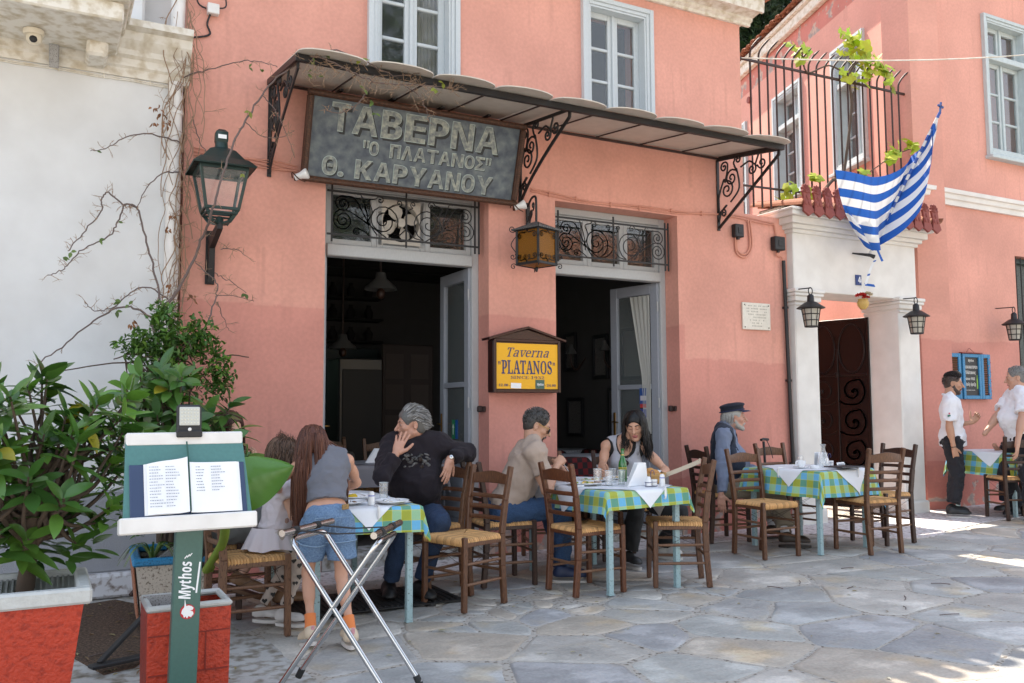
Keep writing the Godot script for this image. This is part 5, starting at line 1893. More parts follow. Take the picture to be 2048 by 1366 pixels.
func flag()->void:
	var t:=thing("greek_flag","blue and white Greek flag draped on a slanted pole above the gate","flag")
	var P0:=Vector3(8.32,3.05,.18)
	var P1:=Vector3(8.612,4.55,.95)
	var pm:=MB.new()
	pm.col=Color(.02,.06,.22)
	var n:=26
	for q in n:
		pm.col=Color(.02,.08,.33) if q % 2 else Color(.62,.62,.62)
		pm.tube(PackedVector3Array([P0.lerp(P1,float(q)/n),P0.lerp(P1,float(q+1)/n)]),.017,8,q==0 or q==n-1)
	obj("pole",pm,M.paint,t)
	var cr:=MB.new()
	cr.col=Color(.02,.06,.22)
	cr.xf=Transform3D(Basis(Vector3(0,0,1),-.19),P1)
	cr.box(Vector3(0,.05,0),Vector3(.02,.14,.02),.003)
	cr.box(Vector3(0,.07,0),Vector3(.09,.022,.02),.003)
	obj("finial_cross",cr,M.paint,t)
	var F:=[Vector3(8.63,4.16,.55),Vector3(8.46,3.64,.40),Vector3(8.30,3.13,.32)]
	var R:=[Vector3(8.56,4.40,.88),Vector3(8.50,3.92,.88),Vector3(8.46,3.46,.76)]
	var L:=[Vector3(7.38,3.84,.55),Vector3(7.60,3.46,.50),Vector3(7.90,3.12,.46)]
	var blue:=Color(.012,.10,.42)
	var white:=Color(.74,.75,.76)
	var bz:=func(a: Array,s: float)->Vector3: return (a[0] as Vector3)*(1-s)*(1-s)+(2.*(a[1] as Vector3)-.5*((a[0] as Vector3)+(a[2] as Vector3)))*2.*s*(1-s)+(a[2] as Vector3)*s*s
	for i in 9:
		var mb:=MB.new()
		mb.col=white if i % 2 else blue
		for pan in 2:
			var rows:=[]
			for k in 4:
				var s:=(i+k/3.)/9.
				var f: Vector3=bz.call(F,s)
				var e: Vector3=bz.call(R if pan==0 else L,s)
				var ln:=PackedVector3Array()
				for m in 17:
					var u:=m/16.
					var p:=f.lerp(e,u)
					if pan==1:
						p.y-=(.20-.10*s)*sin(PI*u)*(1.-.3*u)-.03*sin(PI*2.*u)*s
						p.z+=.10*sin(PI*u)+.035*sin(u*9.+s*3.)
					else:
						p.z+=.05*sin(PI*u)
						p.y-=.03*sin(PI*u)
					ln.append(p)
				rows.append(ln)
			mb.grid(rows)
			if pan==1:
				var r2:=[]
				for k in 4:
					var s:=(i+k/3.)/9.
					if s<.4:
						continue
					var e: Vector3=bz.call(L,s)
					var ln:=PackedVector3Array()
					for m in 5:
						var u:=m/4.
						ln.append(e+Vector3(-.04*sin(PI*u)+.10*u,-.10*u,.05*u)*smoothstep(.4,.7,s))
					r2.append(ln)
				if r2.size()>1:
					mb.grid(r2)
		obj("stripe",mb,mt("flag_cloth",Color.WHITE,.75,{"vcol": true,"back": Color(.6,.6,.6)}),t)
	var cm:=MB.new()
	cm.col=blue
	var c0:=[]
	for k in 5:
		var s:=k/4.*.5
		var f: Vector3=bz.call(R,s)
		var g:=P0.lerp(P1,.99-s*.30)
		c0.append(PackedVector3Array([f+Vector3(.004,.002,.004),f.lerp(g,.5)+Vector3(.02,-.01,.01),g]))
	cm.grid(c0)
	cm.col=white
	var c1:=[]
	for k in 3:
		var s:=.13+k*.06
		var f: Vector3=bz.call(R,s)
		var g:=P0.lerp(P1,.99-s*.30)
		c1.append(PackedVector3Array([f+Vector3(.006,.002,.008),f.lerp(g,.5)+Vector3(.022,-.01,.014),g+Vector3(0,0,.02)]))
	cm.grid(c1)
	obj("canton",cm,M.flag_cloth,t)
	var sl:=MB.new()
	sl.col=white
	var tail:=catmull([Vector3(8.36,3.,.22),Vector3(8.30,2.9,.2),Vector3(8.24,2.78,.2),Vector3(8.2,2.70,.2)],5)
	for k in tail.size()-1:
		sl.col=blue if k % 7==1 else white
		sl.quad(tail[k],tail[k]+Vector3(.035,.01,.01),tail[k+1]+Vector3(.035,.01,.01),tail[k+1])
	sl.col=blue
	sl.quad(Vector3(8.34,3.12,.26),Vector3(8.38,3.12,.26),Vector3(8.44,2.98,.28),Vector3(8.40,2.97,.28))
	sl.quad(Vector3(8.2,2.72,.2),Vector3(8.21,2.69,.2),Vector3(8.36,2.68,.22),Vector3(8.34,2.71,.22))
	obj("ribbon",sl,M.flag_cloth,t)
	var hb:=MB.new()
	hb.tube(PackedVector3Array([Vector3(8.14,3.075,.1),Vector3(8.32,3.05,.2),Vector3(8.36,3.03,.22)]),PackedFloat32Array([.008,.02,.026]),8)
	obj("holder",hb,M.black,t)
func planter(t: Node3D,wt: float,dt: float,wb: float,db: float,h: float,body: Material,rim: Material,rim_h: float,rim_w: float,over: float)->void:
	var mb:=MB.new()
	var th:=.03
	var ring:=func(w: float,d: float,y: float)->Array:
		return [Vector3(-w,y,d)*1.,Vector3(w,y,d),Vector3(w,y,-d),Vector3(-w,y,-d)]
	var a: Array=ring.call(wb*.5,db*.5,.0)
	var b: Array=ring.call(wt*.5,dt*.5,h-rim_h)
	for k in 4:
		var k2:=(k+1) % 4
		for r in 4:
			for s in 4:
				var q:=[]
				for c in [[s,r],[s+1,r],[s+1,r+1],[s,r+1]]:
					var u: float=c[0]/4.
					var v: float=c[1]/4.
					q.append((a[k] as Vector3).lerp(a[k2],u).lerp((b[k] as Vector3).lerp(b[k2],u),v))
				mb.quad(q[0],q[1],q[2],q[3])
	obj("body",mb,body,t)
	var rm:=MB.new()
	for k in 4:
		var w:=wt+over*2 if k % 2==0 else dt+over*2
		var d:=dt if k % 2==0 else wt
		var bs:=Basis(Vector3.UP,PI*.5*k)
		rm.box(bs*Vector3(0,h-rim_h*.5,d*.5+over-rim_w*.5),Vector3(w-(.0 if k % 2==0 else rim_w*2+.002),rim_h,rim_w),.010,bs)
	obj("rim",rm,rim,t)
	var so:=MB.new()
	so.box(Vector3(0,h-.09,0),Vector3(wt-.05,.03,dt-.05))
	obj("soil",so,M.soil,t)
func planters()->void:
	var t:=thing("red_planter","large red cast planter with pale rim holding the glossy shrub","planter",Vector3(-.135,0,2.73))
	planter(t,.60,.50,.48,.42,.565,M.planter_red,M.planter_rim,.065,.055,.03)
	for px in [-.13,.16]:
		var r:=MB.new()
		r.xf=Transform3D(Basis(Vector3.RIGHT,-.08),Vector3(px,.0,.232))
		r.tube(PackedVector3Array([Vector3(0,.05,-.004),Vector3(.008,.27,.0)]),.012,6)
		for k in 7:
			var a:=.3+k*.42
			r.tube(catmull([Vector3(.008,.27,0),Vector3(.008+cos(a)*.06,.30+sin(a)*.04,.002),Vector3(.008+cos(a)*.11,.26+sin(a)*.06,.0)],4),.008,5)
		obj("cast_palm",r,M.planter_red,t)
	var g:=MB.new()
	g.box(Vector3(.12,.50,-.1),Vector3(.32,.012,.26),.0,Basis(Vector3.RIGHT,.25))
	for k in 14:
		g.box(Vector3(.12,.508,-.1)+Basis(Vector3.RIGHT,.25)*Vector3((k-7)*.022,.004,0),Vector3(.008,.006,.25),.0,Basis(Vector3.RIGHT,.25))
	obj("wire_mesh_sheet",g,mt("mesh_grey",lin(.33,.34,.33),.6,{"tex": T.fine,"scale": 20.}),t)
	var s:=thing("small_red_planter","small empty red planter with grey rim behind the menu stand","planter",Vector3(.60,0,2.70))
	planter(s,.355,.30,.345,.29,.43,M.planter_red,M.planter_rim,.028,.032,.006)
	for e in [[.30,.355],[.13,.345]]:
		var gr:=MB.new()
		gr.box(Vector3(0,e[0],.1485),Vector3(e[1]-.01,.006,.006),.0)
		obj("cast_seam",gr,mt("seam_red",lin(.22,.02,.01),.7),s)
	var gv:=MB.new()
	gv.box(Vector3(.07,.215,.1485),Vector3(.006,.165,.006),.0)
	obj("cast_seam",gv,M.seam_red,s)
	var sl:=MB.new()
	sl.box(Vector3(-.10,.38,-.06),Vector3(.15,.12,.012),.002,Basis(Vector3.RIGHT,-.12))
	obj("grey_slab",sl,M.weathered,s)
	var b:=thing("blue_rimmed_planter","cream and terracotta planter with a bright blue rim by the wall","planter",Vector3(.735,0,1.03),-.05)
	planter(b,.43,.62,.34,.50,.41,M.planter_cream,M.planter_blue,.045,.05,.02)
	var tl:=MB.new()
	tl.box(Vector3(-.208,.18,0),Vector3(.012,.34,.52),.004,Basis(Vector3(0,0,1),.11))
	obj("red_side",tl,M.tile,b)
	for k in 2:
		var bl:=MB.new()
		bl.box(Vector3(.02,.40-.05*k,.10-.12*k),Vector3(.26,.09,.03),.004,Basis(Vector3(0,0,1),.6))
		obj("board_scrap",bl,M.weathered,b)
func shrub_leaf_cols(young: float)->Color:
	var c:=Color(.045,.115,.026).lerp(Color(.12,.24,.035),young)
	return c*rng.randf_range(.75,1.2)
func glossy_shrub(t: Node3D,tips: Array,base: Vector3,stem_r: float,ls: float,most: int)->void:
	var st:=MB.new()
	var junction:=base+Vector3(.02,.32,.0)
	st.tube(catmull([base,base+Vector3(.015,.15,.01),junction,junction+Vector3(.05,.28,-.03)],5),PackedFloat32Array(range(16).map(func(i): return stem_r*(1.-.035*i))),9)
	for tip in tips:
		var j: Vector3=base.lerp(junction+Vector3(.05,.28,-.03),rng.randf_range(.35,1.))
		var m: Vector3=j.lerp(tip,.5)+Vector3(rng.randfn()*.03,-.05,rng.randfn()*.03)
		st.tube(catmull([j,m,tip],5),PackedFloat32Array(range(11).map(func(i): return lerpf(stem_r*.4,.004,i/10.))),6)
	obj("stem",st,M.bark,t)
	var made:=0
	var rest:=MB.new()
	var order:=[]
	for tip in tips:
		var young:=rng.randf()
		var axis:=(Vector3(tip.x-base.x,.75,tip.z-base.z+.15)+Vector3(rng.randfn(),rng.randfn(),rng.randfn())*.15).normalized()
		var n:=rng.randi_range(8,11)
		for k in n:
			var a:=k*2.4+rng.randf()*.5
			var e:=lerpf(.95,-.15,k/float(n))+rng.randfn()*.12
			var x:=axis.cross(Vector3(.3,.2,1.)).normalized()
			var y:=axis.cross(x)
			var d:=(axis*sin(e)+(x*cos(a)+y*sin(a))*cos(e)).normalized()
			order.append([tip-axis*.012*k,d,axis,ls*rng.randf_range(.75,1.15),young,tip.z])
	order.sort_custom(func(p,q): return p[5]>q[5])
	for o in order:
		var mb:=MB.new() if made<most else rest
		mb.col=shrub_leaf_cols(clampf(o[4]*.9+rng.randfn()*.15,.0,1.))
		if rng.randf()<.012:
			mb.col=Color(.30,.26,.02)
		leaf_blade(mb,o[0],o[1],o[2],o[3],o[3]*rng.randf_range(.36,.44),rng.randf_range(.05,.35),rng.randf_range(.05,.16),5)
		if made<most:
			obj("leaf",mb,M.leaf,t)
		made+=1
	if rest.v.size():
		obj("inner_leaves",rest,M.leaf,t).set_meta("kind","stuff")
func plants()->void:
	rng.seed=31
	var t:=thing("glossy_shrub","big glossy-leaved shrub in the large red planter at the left","shrub")
	var tips:=[]
	for q in 62:
		var d:=Vector3(rng.randfn(),rng.randfn(),rng.randfn()).normalized()
		var p:=Vector3(-.06,1.06,2.52)+Vector3(d.x*.48,d.y*.44,d.z*.36)*pow(rng.randf(),.33)
		if p.x>.33 and p.z>2.6:
			p.z-=.3
		tips.append(p)
	tips.append_array([Vector3(.33,1.20,2.55),Vector3(.30,1.02,2.5),Vector3(.22,.78,2.6),Vector3(.14,.70,2.65),Vector3(-.05,.74,2.72),Vector3(-.2,.80,2.78),Vector3(.08,.92,2.85),Vector3(.2,1.33,2.5),Vector3(-.02,1.47,2.4),Vector3(.36,1.36,2.4)])
	glossy_shrub(t,tips,Vector3(-.06,.46,2.62),.042,.15,300)
	var u:=thing("glossy_shrub","second glossy-leaved shrub growing behind the menu stand","shrub")
	tips=[]
	for q in 34:
		var d:=Vector3(rng.randfn(),rng.randfn(),rng.randfn()).normalized()
		tips.append(Vector3(.70,1.22,1.35)+Vector3(d.x*.36,d.y*.33,d.z*.28)*pow(rng.randf(),.33))
	tips.append_array([Vector3(1.02,1.33,1.4),Vector3(1.08,1.18,1.4),Vector3(.98,1.10,1.5),Vector3(.5,1.5,1.3),Vector3(.62,1.55,1.25),Vector3(.42,1.42,1.4),Vector3(.52,.82,1.5),Vector3(1.13,1.,1.35),Vector3(1.1,.88,1.4)])
	glossy_shrub(u,tips,Vector3(.72,.34,1.05),.025,.155,300)
	var c:=thing("climbing_bush","bushy small-leaved climber tangled round a post by the drainpipe","shrub")
	var st:=MB.new()
	for q in 26:
		var a:=rng.randf()*TAU
		var p0:=Vector3(.74+.04*cos(a),.4,.62+.04*sin(a))
		var p1:=Vector3(.74+rng.randfn()*.06,1.15,.6+rng.randfn()*.05)
		var p2:=Vector3(.74+rng.randfn()*.13,rng.randf_range(1.45,1.75),.6+rng.randfn()*.1)
		var p3:=p2+Vector3(rng.randfn()*.18,rng.randf_range(-.35,.1),rng.randfn()*.1)
		st.tube(catmull([p0,p1,p2,p3],5),PackedFloat32Array(range(16).map(func(i): return .010-.0004*i)),5)
	obj("stem",st,M.bark,c)
	var lv:=MB.new()
	for cl in [[Vector3(.74,1.75,.62),Vector3(.30,.16,.2),300],[Vector3(.70,1.93,.62),Vector3(.12,.14,.12),110],[Vector3(.94,1.82,.60),Vector3(.12,.16,.12),110],[Vector3(1.06,1.55,.66),Vector3(.12,.22,.12),170],[Vector3(.55,1.72,.66),Vector3(.16,.12,.12),110],[Vector3(.74,1.45,.62),Vector3(.26,.24,.18),210],[Vector3(.74,1.08,.66),Vector3(.26,.36,.18),300],[Vector3(.62,.68,.98),Vector3(.24,.20,.24),260],[Vector3(.42,1.05,.7),Vector3(.2,.3,.15),170]]:
		for k in cl[2]:
			var d:=Vector3(rng.randfn(),rng.randfn(),rng.randfn()).normalized()
			var p: Vector3=cl[0]+cl[1]*d*pow(rng.randf(),.5)
			lv.col=Color(.05,.125,.022).lerp(Color(.15,.27,.04),rng.randf()*rng.randf()*1.2)*rng.randf_range(.7,1.2)
			for m in 3:
				leaf_blade(lv,p,Vector3(rng.randfn(),rng.randfn()+.5,rng.randfn()),Vector3(rng.randfn()*.4,1,rng.randfn()*.4),rng.randf_range(.035,.062),rng.randf_range(.016,.026),.2,.15,3)
	obj("foliage",lv,M.leaf_dull,c).set_meta("kind","stuff")
	var po:=MB.new()
	po.tube(PackedVector3Array([Vector3(.78,.0,.55),Vector3(.78,1.72,.55)]),.028,10)
	obj("post",po,M.black,c)
	var sp:=thing("spider_plant","striped spider plant in the blue-rimmed planter","plant")
	for k in 26:
		var mb:=MB.new()
		var a:=rng.randf()*TAU
		mb.col=Color(.20,.28,.08) if k % 2 else Color(.07,.14,.03)
		var b:=Vector3(.62,.36,1.12)
		var d:=Vector3(cos(a),0,sin(a))
		var path:=catmull([b,b+d*.07+Vector3.UP*.10,b+d*.15+Vector3.UP*.09,b+d*.22],4)
		var rows:=[]
		var sd:=d.cross(Vector3.UP)*.008
		for i in path.size():
			var w:=1.-.9*i/path.size()
			rows.append(PackedVector3Array([path[i]-sd*w,path[i]+Vector3(0,-.003,0),path[i]+sd*w]))
		mb.grid(rows)
		obj("leaf",mb,M.leaf_dull,sp)
	var e:=thing("elephant_ear","large ribbed elephant-ear leaf hanging beside the menu stand","plant")
	var big:=MB.new()
	big.col=Color(.085,.20,.03)
	var stem_at:=Vector3(.86,.88,2.22)
	var tip:=Vector3(1.19,.99,2.30)
	var ax:=(tip-stem_at).normalized()
	var dn:=Vector3(.12,-1,.1)
	dn=(dn-ax*dn.dot(ax)).normalized()
	var nn:=ax.cross(dn)
	if nn.z<0:
		nn=-nn
	var rows:=[]
	for i in 17:
		var v:=(i-8)/8.
		var ln:=PackedVector3Array()
		for k in 21:
			var s:=k/20.
			var wd:=.165*pow(sin(PI*clampf(.12+.88*s,0,1)),.8)*(1.-.15*s)
			var rib:=.006*absf(sin(s*22.-absf(v)*6.))
			ln.append(stem_at+ax*(.36*s-.10*absf(v)*(1.-s))+dn*v*wd*(1. if v>0 else .85)+nn*(.045*(1.-v*v)+rib-.03*s*s+.012*sin(s*15.)*v*v))
		rows.append(ln)
	big.grid(rows)
	obj("leaf",big,M.leaf,e)
	var es:=MB.new()
	es.col=Color(.20,.30,.03)
	es.tube(catmull([Vector3(.90,.34,1.5),Vector3(.95,.62,1.75),Vector3(.93,.82,2.),stem_at+Vector3(.02,0,-.01)],6),PackedFloat32Array(range(19).map(func(i): return .022-.0007*i)),8)
	es.tube(catmull([Vector3(.88,.34,1.5),Vector3(.90,.55,1.9),Vector3(.86,.72,2.2)],6),.026,8)
	obj("stalk",es,M.leaf_dull,e)
func dry_vine()->void:
	rng.seed=91
	var t:=thing("dry_vine","leafless dry climber tangled over the drainpipe, wall and canopy edge","vine")
	var mains:=[
		[[Vector3(.74,1.5,.45),Vector3(.68,1.83,.35),Vector3(.66,1.94,.33),Vector3(.79,2.12,.30),Vector3(.90,2.33,.30),Vector3(.97,2.54,.38),Vector3(1.00,2.70,.62),Vector3(1.05,2.91,.66),Vector3(1.12,3.18,.66),Vector3(1.22,3.40,.62),Vector3(1.36,3.66,.60),Vector3(1.52,3.84,.66)],.014],
		[[Vector3(.67,1.94,.33),Vector3(.55,2.02,.30),Vector3(.42,2.02,.28),Vector3(.25,1.90,.26),Vector3(.05,1.71,.24),Vector3(-.10,1.58,.22)],.009],
		[[Vector3(.71,2.06,.33),Vector3(.67,2.29,.25),Vector3(.61,2.52,.22),Vector3(.54,2.78,.20),Vector3(.44,2.79,.2),Vector3(.35,2.87,.2),Vector3(.31,2.82,.2),Vector3(.30,2.72,.2),Vector3(.19,2.55,.2),Vector3(.10,2.42,.2)],.008],
		[[Vector3(.54,2.78,.2),Vector3(.46,2.79,.2),Vector3(.42,2.66,.2),Vector3(.36,2.55,.2),Vector3(.21,2.45,.2),Vector3(.13,2.36,.2),Vector3(.08,2.29,.2),Vector3(-.02,2.24,.2)],.007],
		[[Vector3(.83,3.32,.15),Vector3(.63,3.34,.2),Vector3(.45,3.28,.24),Vector3(.33,3.18,.26),Vector3(.22,3.14,.26)],.006],
		[[Vector3(.83,3.09,.15),Vector3(.71,3.05,.2),Vector3(.60,2.92,.22),Vector3(.54,2.78,.2)],.006],
		[[Vector3(.83,3.84,.12),Vector3(.98,3.89,.2),Vector3(1.22,3.95,.35),Vector3(1.35,3.92,.5),Vector3(1.45,3.86,.6)],.005],
		[[Vector3(.76,2.10,.3),Vector3(.62,2.19,.26),Vector3(.51,2.14,.24),Vector3(.40,2.03,.24),Vector3(.28,2.,.24),Vector3(.22,2.06,.24)],.006],
		[[Vector3(.98,1.82,.4),Vector3(1.04,1.97,.36),Vector3(1.09,2.14,.32),Vector3(1.09,2.26,.3),Vector3(1.,2.33,.3),Vector3(.93,2.40,.3)],.007],
		[[Vector3(1.52,3.84,.66),Vector3(1.62,3.84,.97),Vector3(1.85,3.78,1.00),Vector3(2.06,3.72,1.),Vector3(2.3,3.74,1.),Vector3(2.55,3.77,1.),Vector3(2.72,3.79,1.)],.008],
		[[Vector3(1.6,3.8,.97),Vector3(1.75,3.90,1.),Vector3(1.98,3.86,1.01),Vector3(2.22,3.80,1.),Vector3(2.45,3.86,1.)],.006],
		[[Vector3(2.08,3.78,.98),Vector3(2.03,3.65,.93),Vector3(1.97,3.56,.90),Vector3(1.84,3.48,.88),Vector3(1.74,3.50,.86)],.006],
		[[Vector3(2.3,3.74,1.),Vector3(2.42,3.68,1.),Vector3(2.50,3.58,.98),Vector3(2.52,3.50,.96)],.004],
		[[Vector3(1.35,3.62,.6),Vector3(1.45,3.5,.62),Vector3(1.55,3.3,.6),Vector3(1.6,3.2,.55)],.004],
		[[Vector3(1.22,3.40,.62),Vector3(1.35,3.33,.55),Vector3(1.5,3.36,.5),Vector3(1.62,3.44,.45)],.004],
		[[Vector3(.92,3.55,.1),Vector3(.98,3.35,.12),Vector3(1.06,3.2,.2)],.005],
		[[Vector3(1.12,2.5,.3),Vector3(1.22,2.52,.25),Vector3(1.33,2.48,.2)],.004],
		[[Vector3(1.08,2.32,.3),Vector3(1.2,2.28,.22),Vector3(1.34,2.2,.16)],.004],
		[[Vector3(1.09,2.14,.3),Vector3(1.2,2.17,.22),Vector3(1.4,2.14,.15)],.004],
		[[Vector3(1.1,2.1,.3),Vector3(1.15,2.,.26),Vector3(1.2,1.9,.24)],.004]]
	var twigs:=MB.new()
	twigs.col=Color(1.,.92,.85)
	for m in mains:
		var mb:=MB.new()
		var p: PackedVector3Array=catmull(m[0],6)
		for i in range(1,p.size()-1):
			p[i]+=Vector3(rng.randfn(),rng.randfn(),rng.randfn())*.004
		var rr:=PackedFloat32Array()
		for i in p.size():
			rr.append(m[1]*(1.-.55*i/p.size()))
		mb.tube(p,rr,6)
		obj("stem",mb,M.twig,t)
		for i in range(2,p.size()):
			if rng.randf()<.55:
				twig(twigs,p[i],Vector3(rng.randfn(),rng.randfn()*.8+.1,rng.randfn()*.6).normalized(),rng.randf_range(.03,.10),.0024,1)
	for q in 46:
		var y:=rng.randf_range(1.7,4.6)
		var p:=[]
		var x:=.86+rng.randfn()*.035
		for k in 9:
			p.append(Vector3(x,y-k*.10,.12+rng.randf()*.05))
			x+=rng.randfn()*.028
			x=clampf(x,.70,1.)
		twigs.tube(catmull(p,3),rng.randf_range(.0018,.0042),4,false)
		if rng.randf()<.8:
			for k in 3:
				twig(twigs,p[rng.randi() % 9],Vector3(rng.randfn(),rng.randfn()*.6,rng.randf()*.4).normalized(),rng.randf_range(.05,.16),.0022,2)
	for q in 70:
		twig(twigs,Vector3(rng.randf_range(1.55,2.75),3.74+rng.randfn()*.05,.99+rng.randf()*.06),Vector3(rng.randfn(),rng.randfn()-.15,rng.randfn()*.4).normalized(),rng.randf_range(.06,.15),.0022,2)
	obj("twigs",twigs,mt("twig_pale",lin(.30,.20,.13),.9),t).set_meta("kind","stuff")
	for s in [[Vector3(1.62,3.78,1.),.05,0],[Vector3(1.70,3.86,1.),.045,0],[Vector3(1.58,3.70,.98),.05,0],[Vector3(1.69,3.70,1.),.04,0],[Vector3(1.96,3.86,1.02),.05,1],[Vector3(2.56,3.74,1.02),.06,1],[Vector3(2.62,3.80,1.02),.05,1],[Vector3(2.,3.66,.98),.04,0],[Vector3(2.08,3.58,.96),.045,0],[Vector3(2.1,3.5,.95),.04,0],[Vector3(1.25,3.48,.62),.045,1],[Vector3(1.28,3.90,.4),.035,0],[Vector3(1.36,3.84,.5),.035,0],[Vector3(.42,2.66,.22),.03,0],[Vector3(.30,2.52,.22),.035,0],[Vector3(.12,2.41,.22),.045,0],[Vector3(.07,2.37,.22),.04,0],[Vector3(.45,2.07,.28),.05,0],[Vector3(.42,2.,.28),.045,0],[Vector3(.5,2.05,.28),.04,0],[Vector3(.26,3.14,.28),.035,0],[Vector3(1.2,3.,.66),.03,1],[Vector3(1.33,2.19,.18),.05,0]]:
		for k in 2:
			var lf:=MB.new()
			lf.col=Color(.10,.15,.035) if s[2]==0 else Color(.22,.25,.03)
			lf.col*=rng.randf_range(.7,1.3)
			leaf_blade(lf,s[0],Vector3(rng.randfn(),-.4+rng.randfn()*.6,.4),Vector3(0,.6,1),s[1]*rng.randf_range(.8,1.3),s[1]*.6,.2,.1,3)
			obj("leaf",lf,M.leaf_dull,t)
	var dead:=MB.new()
	for c in [Vector3(.69,3.50,.2),Vector3(.64,3.42,.2),Vector3(.73,3.44,.2),Vector3(.66,3.55,.2),Vector3(.76,2.2,.34),Vector3(.92,2.13,.3),Vector3(.53,1.92,.3),Vector3(.74,2.62,.25),Vector3(.80,2.72,.25)]:
		for k in 6:
			dead.col=Color(.24,.10,.04)*rng.randf_range(.7,1.3)
			leaf_blade(dead,c+Vector3(rng.randfn(),rng.randfn(),0)*.015,Vector3(rng.randfn()*.7,-1,rng.randfn()*.5),Vector3(rng.randfn(),.2,1),rng.randf_range(.02,.045),.018,.1,.4,3)
	obj("dead_leaves",dead,M.leaf_dull,t).set_meta("kind","stuff")
func twig(mb: MB,p: Vector3,d: Vector3,ln: float,r: float,depth: int)->void:
	var path:=PackedVector3Array([p])
	var q:=p
	for k in 3:
		d=(d+Vector3(rng.randfn(),rng.randfn(),rng.randfn())*.25).normalized()
		q+=d*ln/3.
		path.append(q)
	mb.tube(path,PackedFloat32Array([r,r*.85,r*.65,r*.4]),4,false)
	if depth>0:
		for k in 2:
			twig(mb,path[1+k],(d+Vector3(rng.randfn(),rng.randfn(),rng.randfn())*.9).normalized(),ln*.5,r*.7,depth-1)
func menu_stand()->void:
	var t:=thing("menu_stand","green menu stand with white ledges, open menu and lamp on top","menu stand",Vector3(.555,0,3.02),.03)
	var po:=MB.new()
	po.box(Vector3(.0,.40,.0),Vector3(.112,.80,.05),.003,Basis(Vector3(0,0,1),-.022))
	obj("post",po,M.board_green,t)
	var bt:=MB.new()
	bt.box(Vector3(0,.015,-.02),Vector3(.42,.03,.36),.004)
	obj("base",bt,M.board_green,t)
	var B:=Basis(Vector3.RIGHT,-.42)
	var o:=Vector3(.0,.985,-.02)
	var bd:=MB.new()
	bd.prism(PackedVector2Array([Vector2(-.262,-.175),Vector2(.262,-.175),Vector2(.245,.185),Vector2(-.245,.185)]),-.012,.012,.002)
	var bo:=obj("board",bd,M.board_teal,t)
	bo.transform=Transform3D(B,o)
	var lg:=MB.new()
	lg.box(Vector3(0,-.183,.042),Vector3(.555,.068,.085),.006)
	var lo:=obj("ledge",lg,M.stand_white,t)
	lo.transform=Transform3D(Basis(Vector3.RIGHT,-.15),o)
	var tp:=MB.new()
	tp.box(Vector3(0,.187,-.06),Vector3(.49,.058,.06),.006)
	var to:=obj("top_rail",tp,M.stand_white,t)
	to.transform=Transform3D(Basis(Vector3.RIGHT,-.15),o)
	var mn:=thing("open_menu","open menu of white pages in a navy folder on the stand","menu")
	mn.transform=Transform3D(Basis(Vector3.UP,.03),t.position)*Transform3D(B,o)
	var fo:=MB.new()
	fo.box(Vector3(-.115,-.045,.016),Vector3(.24,.235,.006),.002)
	fo.box(Vector3(.125,-.045,.016),Vector3(.232,.235,.006),.002)
	obj("folder",fo,mt("folder_navy",lin(.035,.055,.115),.25),mn)
	for sd in [-1.,1.]:
		for k in 3:
			var pg:=MB.new()
			var rows:=[]
			for i in 9:
				var u:=i/8.
				var x: float=sd*(.004+u*([.175,.215][0 if sd<0 else 1]-.006*k))
				var z:=.021+.0022*k+.016*exp(-u*5.)*(1.5 if sd<0 else .7)+(.02*sin(u*PI)*u if sd<0 and k==2 else .0)
				rows.append(PackedVector3Array([Vector3(x,-.155,z),Vector3(x,.06,z),Vector3(x,.072+(.02*(1.-u) if sd<0 else .0),z)]))
			pg.grid(rows,false,false,sd>0)
			obj("page",pg,M.paper,mn)
	var inkm:=mt("faint_ink",lin(.30,.32,.38),.9)
	for col in [[-.135,.05,14],[-.07,.05,14],[.045,.05,9],[.125,.06,9]]:
		var tx:=MB.new()
		for k in col[2]:
			var n:=rng.randi_range(4,7)
			var x: float=col[0]-col[1]*.5
			for i in n:
				var w:=rng.randf_range(.003,.009)
				tx.box(Vector3(x+w*.5,.05-k*.0135,.031 if col[0]>0 else .047),Vector3(w,.0035,.0006))
				x+=w+.0025
		obj("text_lines",tx,inkm,mn)
	var cd:=MB.new()
	cd.tube(PackedVector3Array([Vector3(0,.17,.03),Vector3(.003,.09,.035),Vector3(.002,-.15,.04)]),.0035,6)
	obj("cord",cd,mt("cord_green",lin(.02,.09,.07),.6),mn)
	var lp:=thing("solar_lamp","small black solar floodlight standing on the menu stand","lamp",Vector3(.565,1.172,2.93),.03)
	var lb:=MB.new()
	lb.box(Vector3(0,.014,.0),Vector3(.108,.03,.05),.004)
	lb.box(Vector3(0,.075,-.004),Vector3(.105,.135,.028),.008,Basis(Vector3.RIGHT,-.1))
	obj("case",lb,M.black,lp)
	var lf:=MB.new()
	lf.box(Vector3(0,.092,.0125),Vector3(.086,.082,.006),.004,Basis(Vector3.RIGHT,-.1))
	obj("diffuser",lf,mt("lamp_face",lin(.50,.51,.47),.3),lp)
	var ld:=MB.new()
	for i in 6:
		for k in 5:
			ld.box(Vector3((i-2.5)*.0135,.092+(k-2)*.0145,.0165-(k-2)*.00145),Vector3(.006,.006,.003),.001)
	obj("led_cells",ld,mt("led_cream",lin(.62,.60,.50),.4),lp)
	var le:=MB.new()
	le.ellipsoid(Vector3(0,.034,.021),Vector3(.008,.008,.005),10)
	obj("sensor",le,M.plastic_white,lp)
	var up:=Basis(Vector3(0,0,1),PI*.5-.022)
	letters(t,"lettering","Mythos",.155,.070,Vector3(.033,.485,.026),M.paper,.0012,"Droid Sans",true,.12,up)
	var un:=MB.new()
	un.box(Vector3(.046,.575,.0262),Vector3(.007,.13,.0014),.0,Basis(Vector3(0,0,1),-.1))
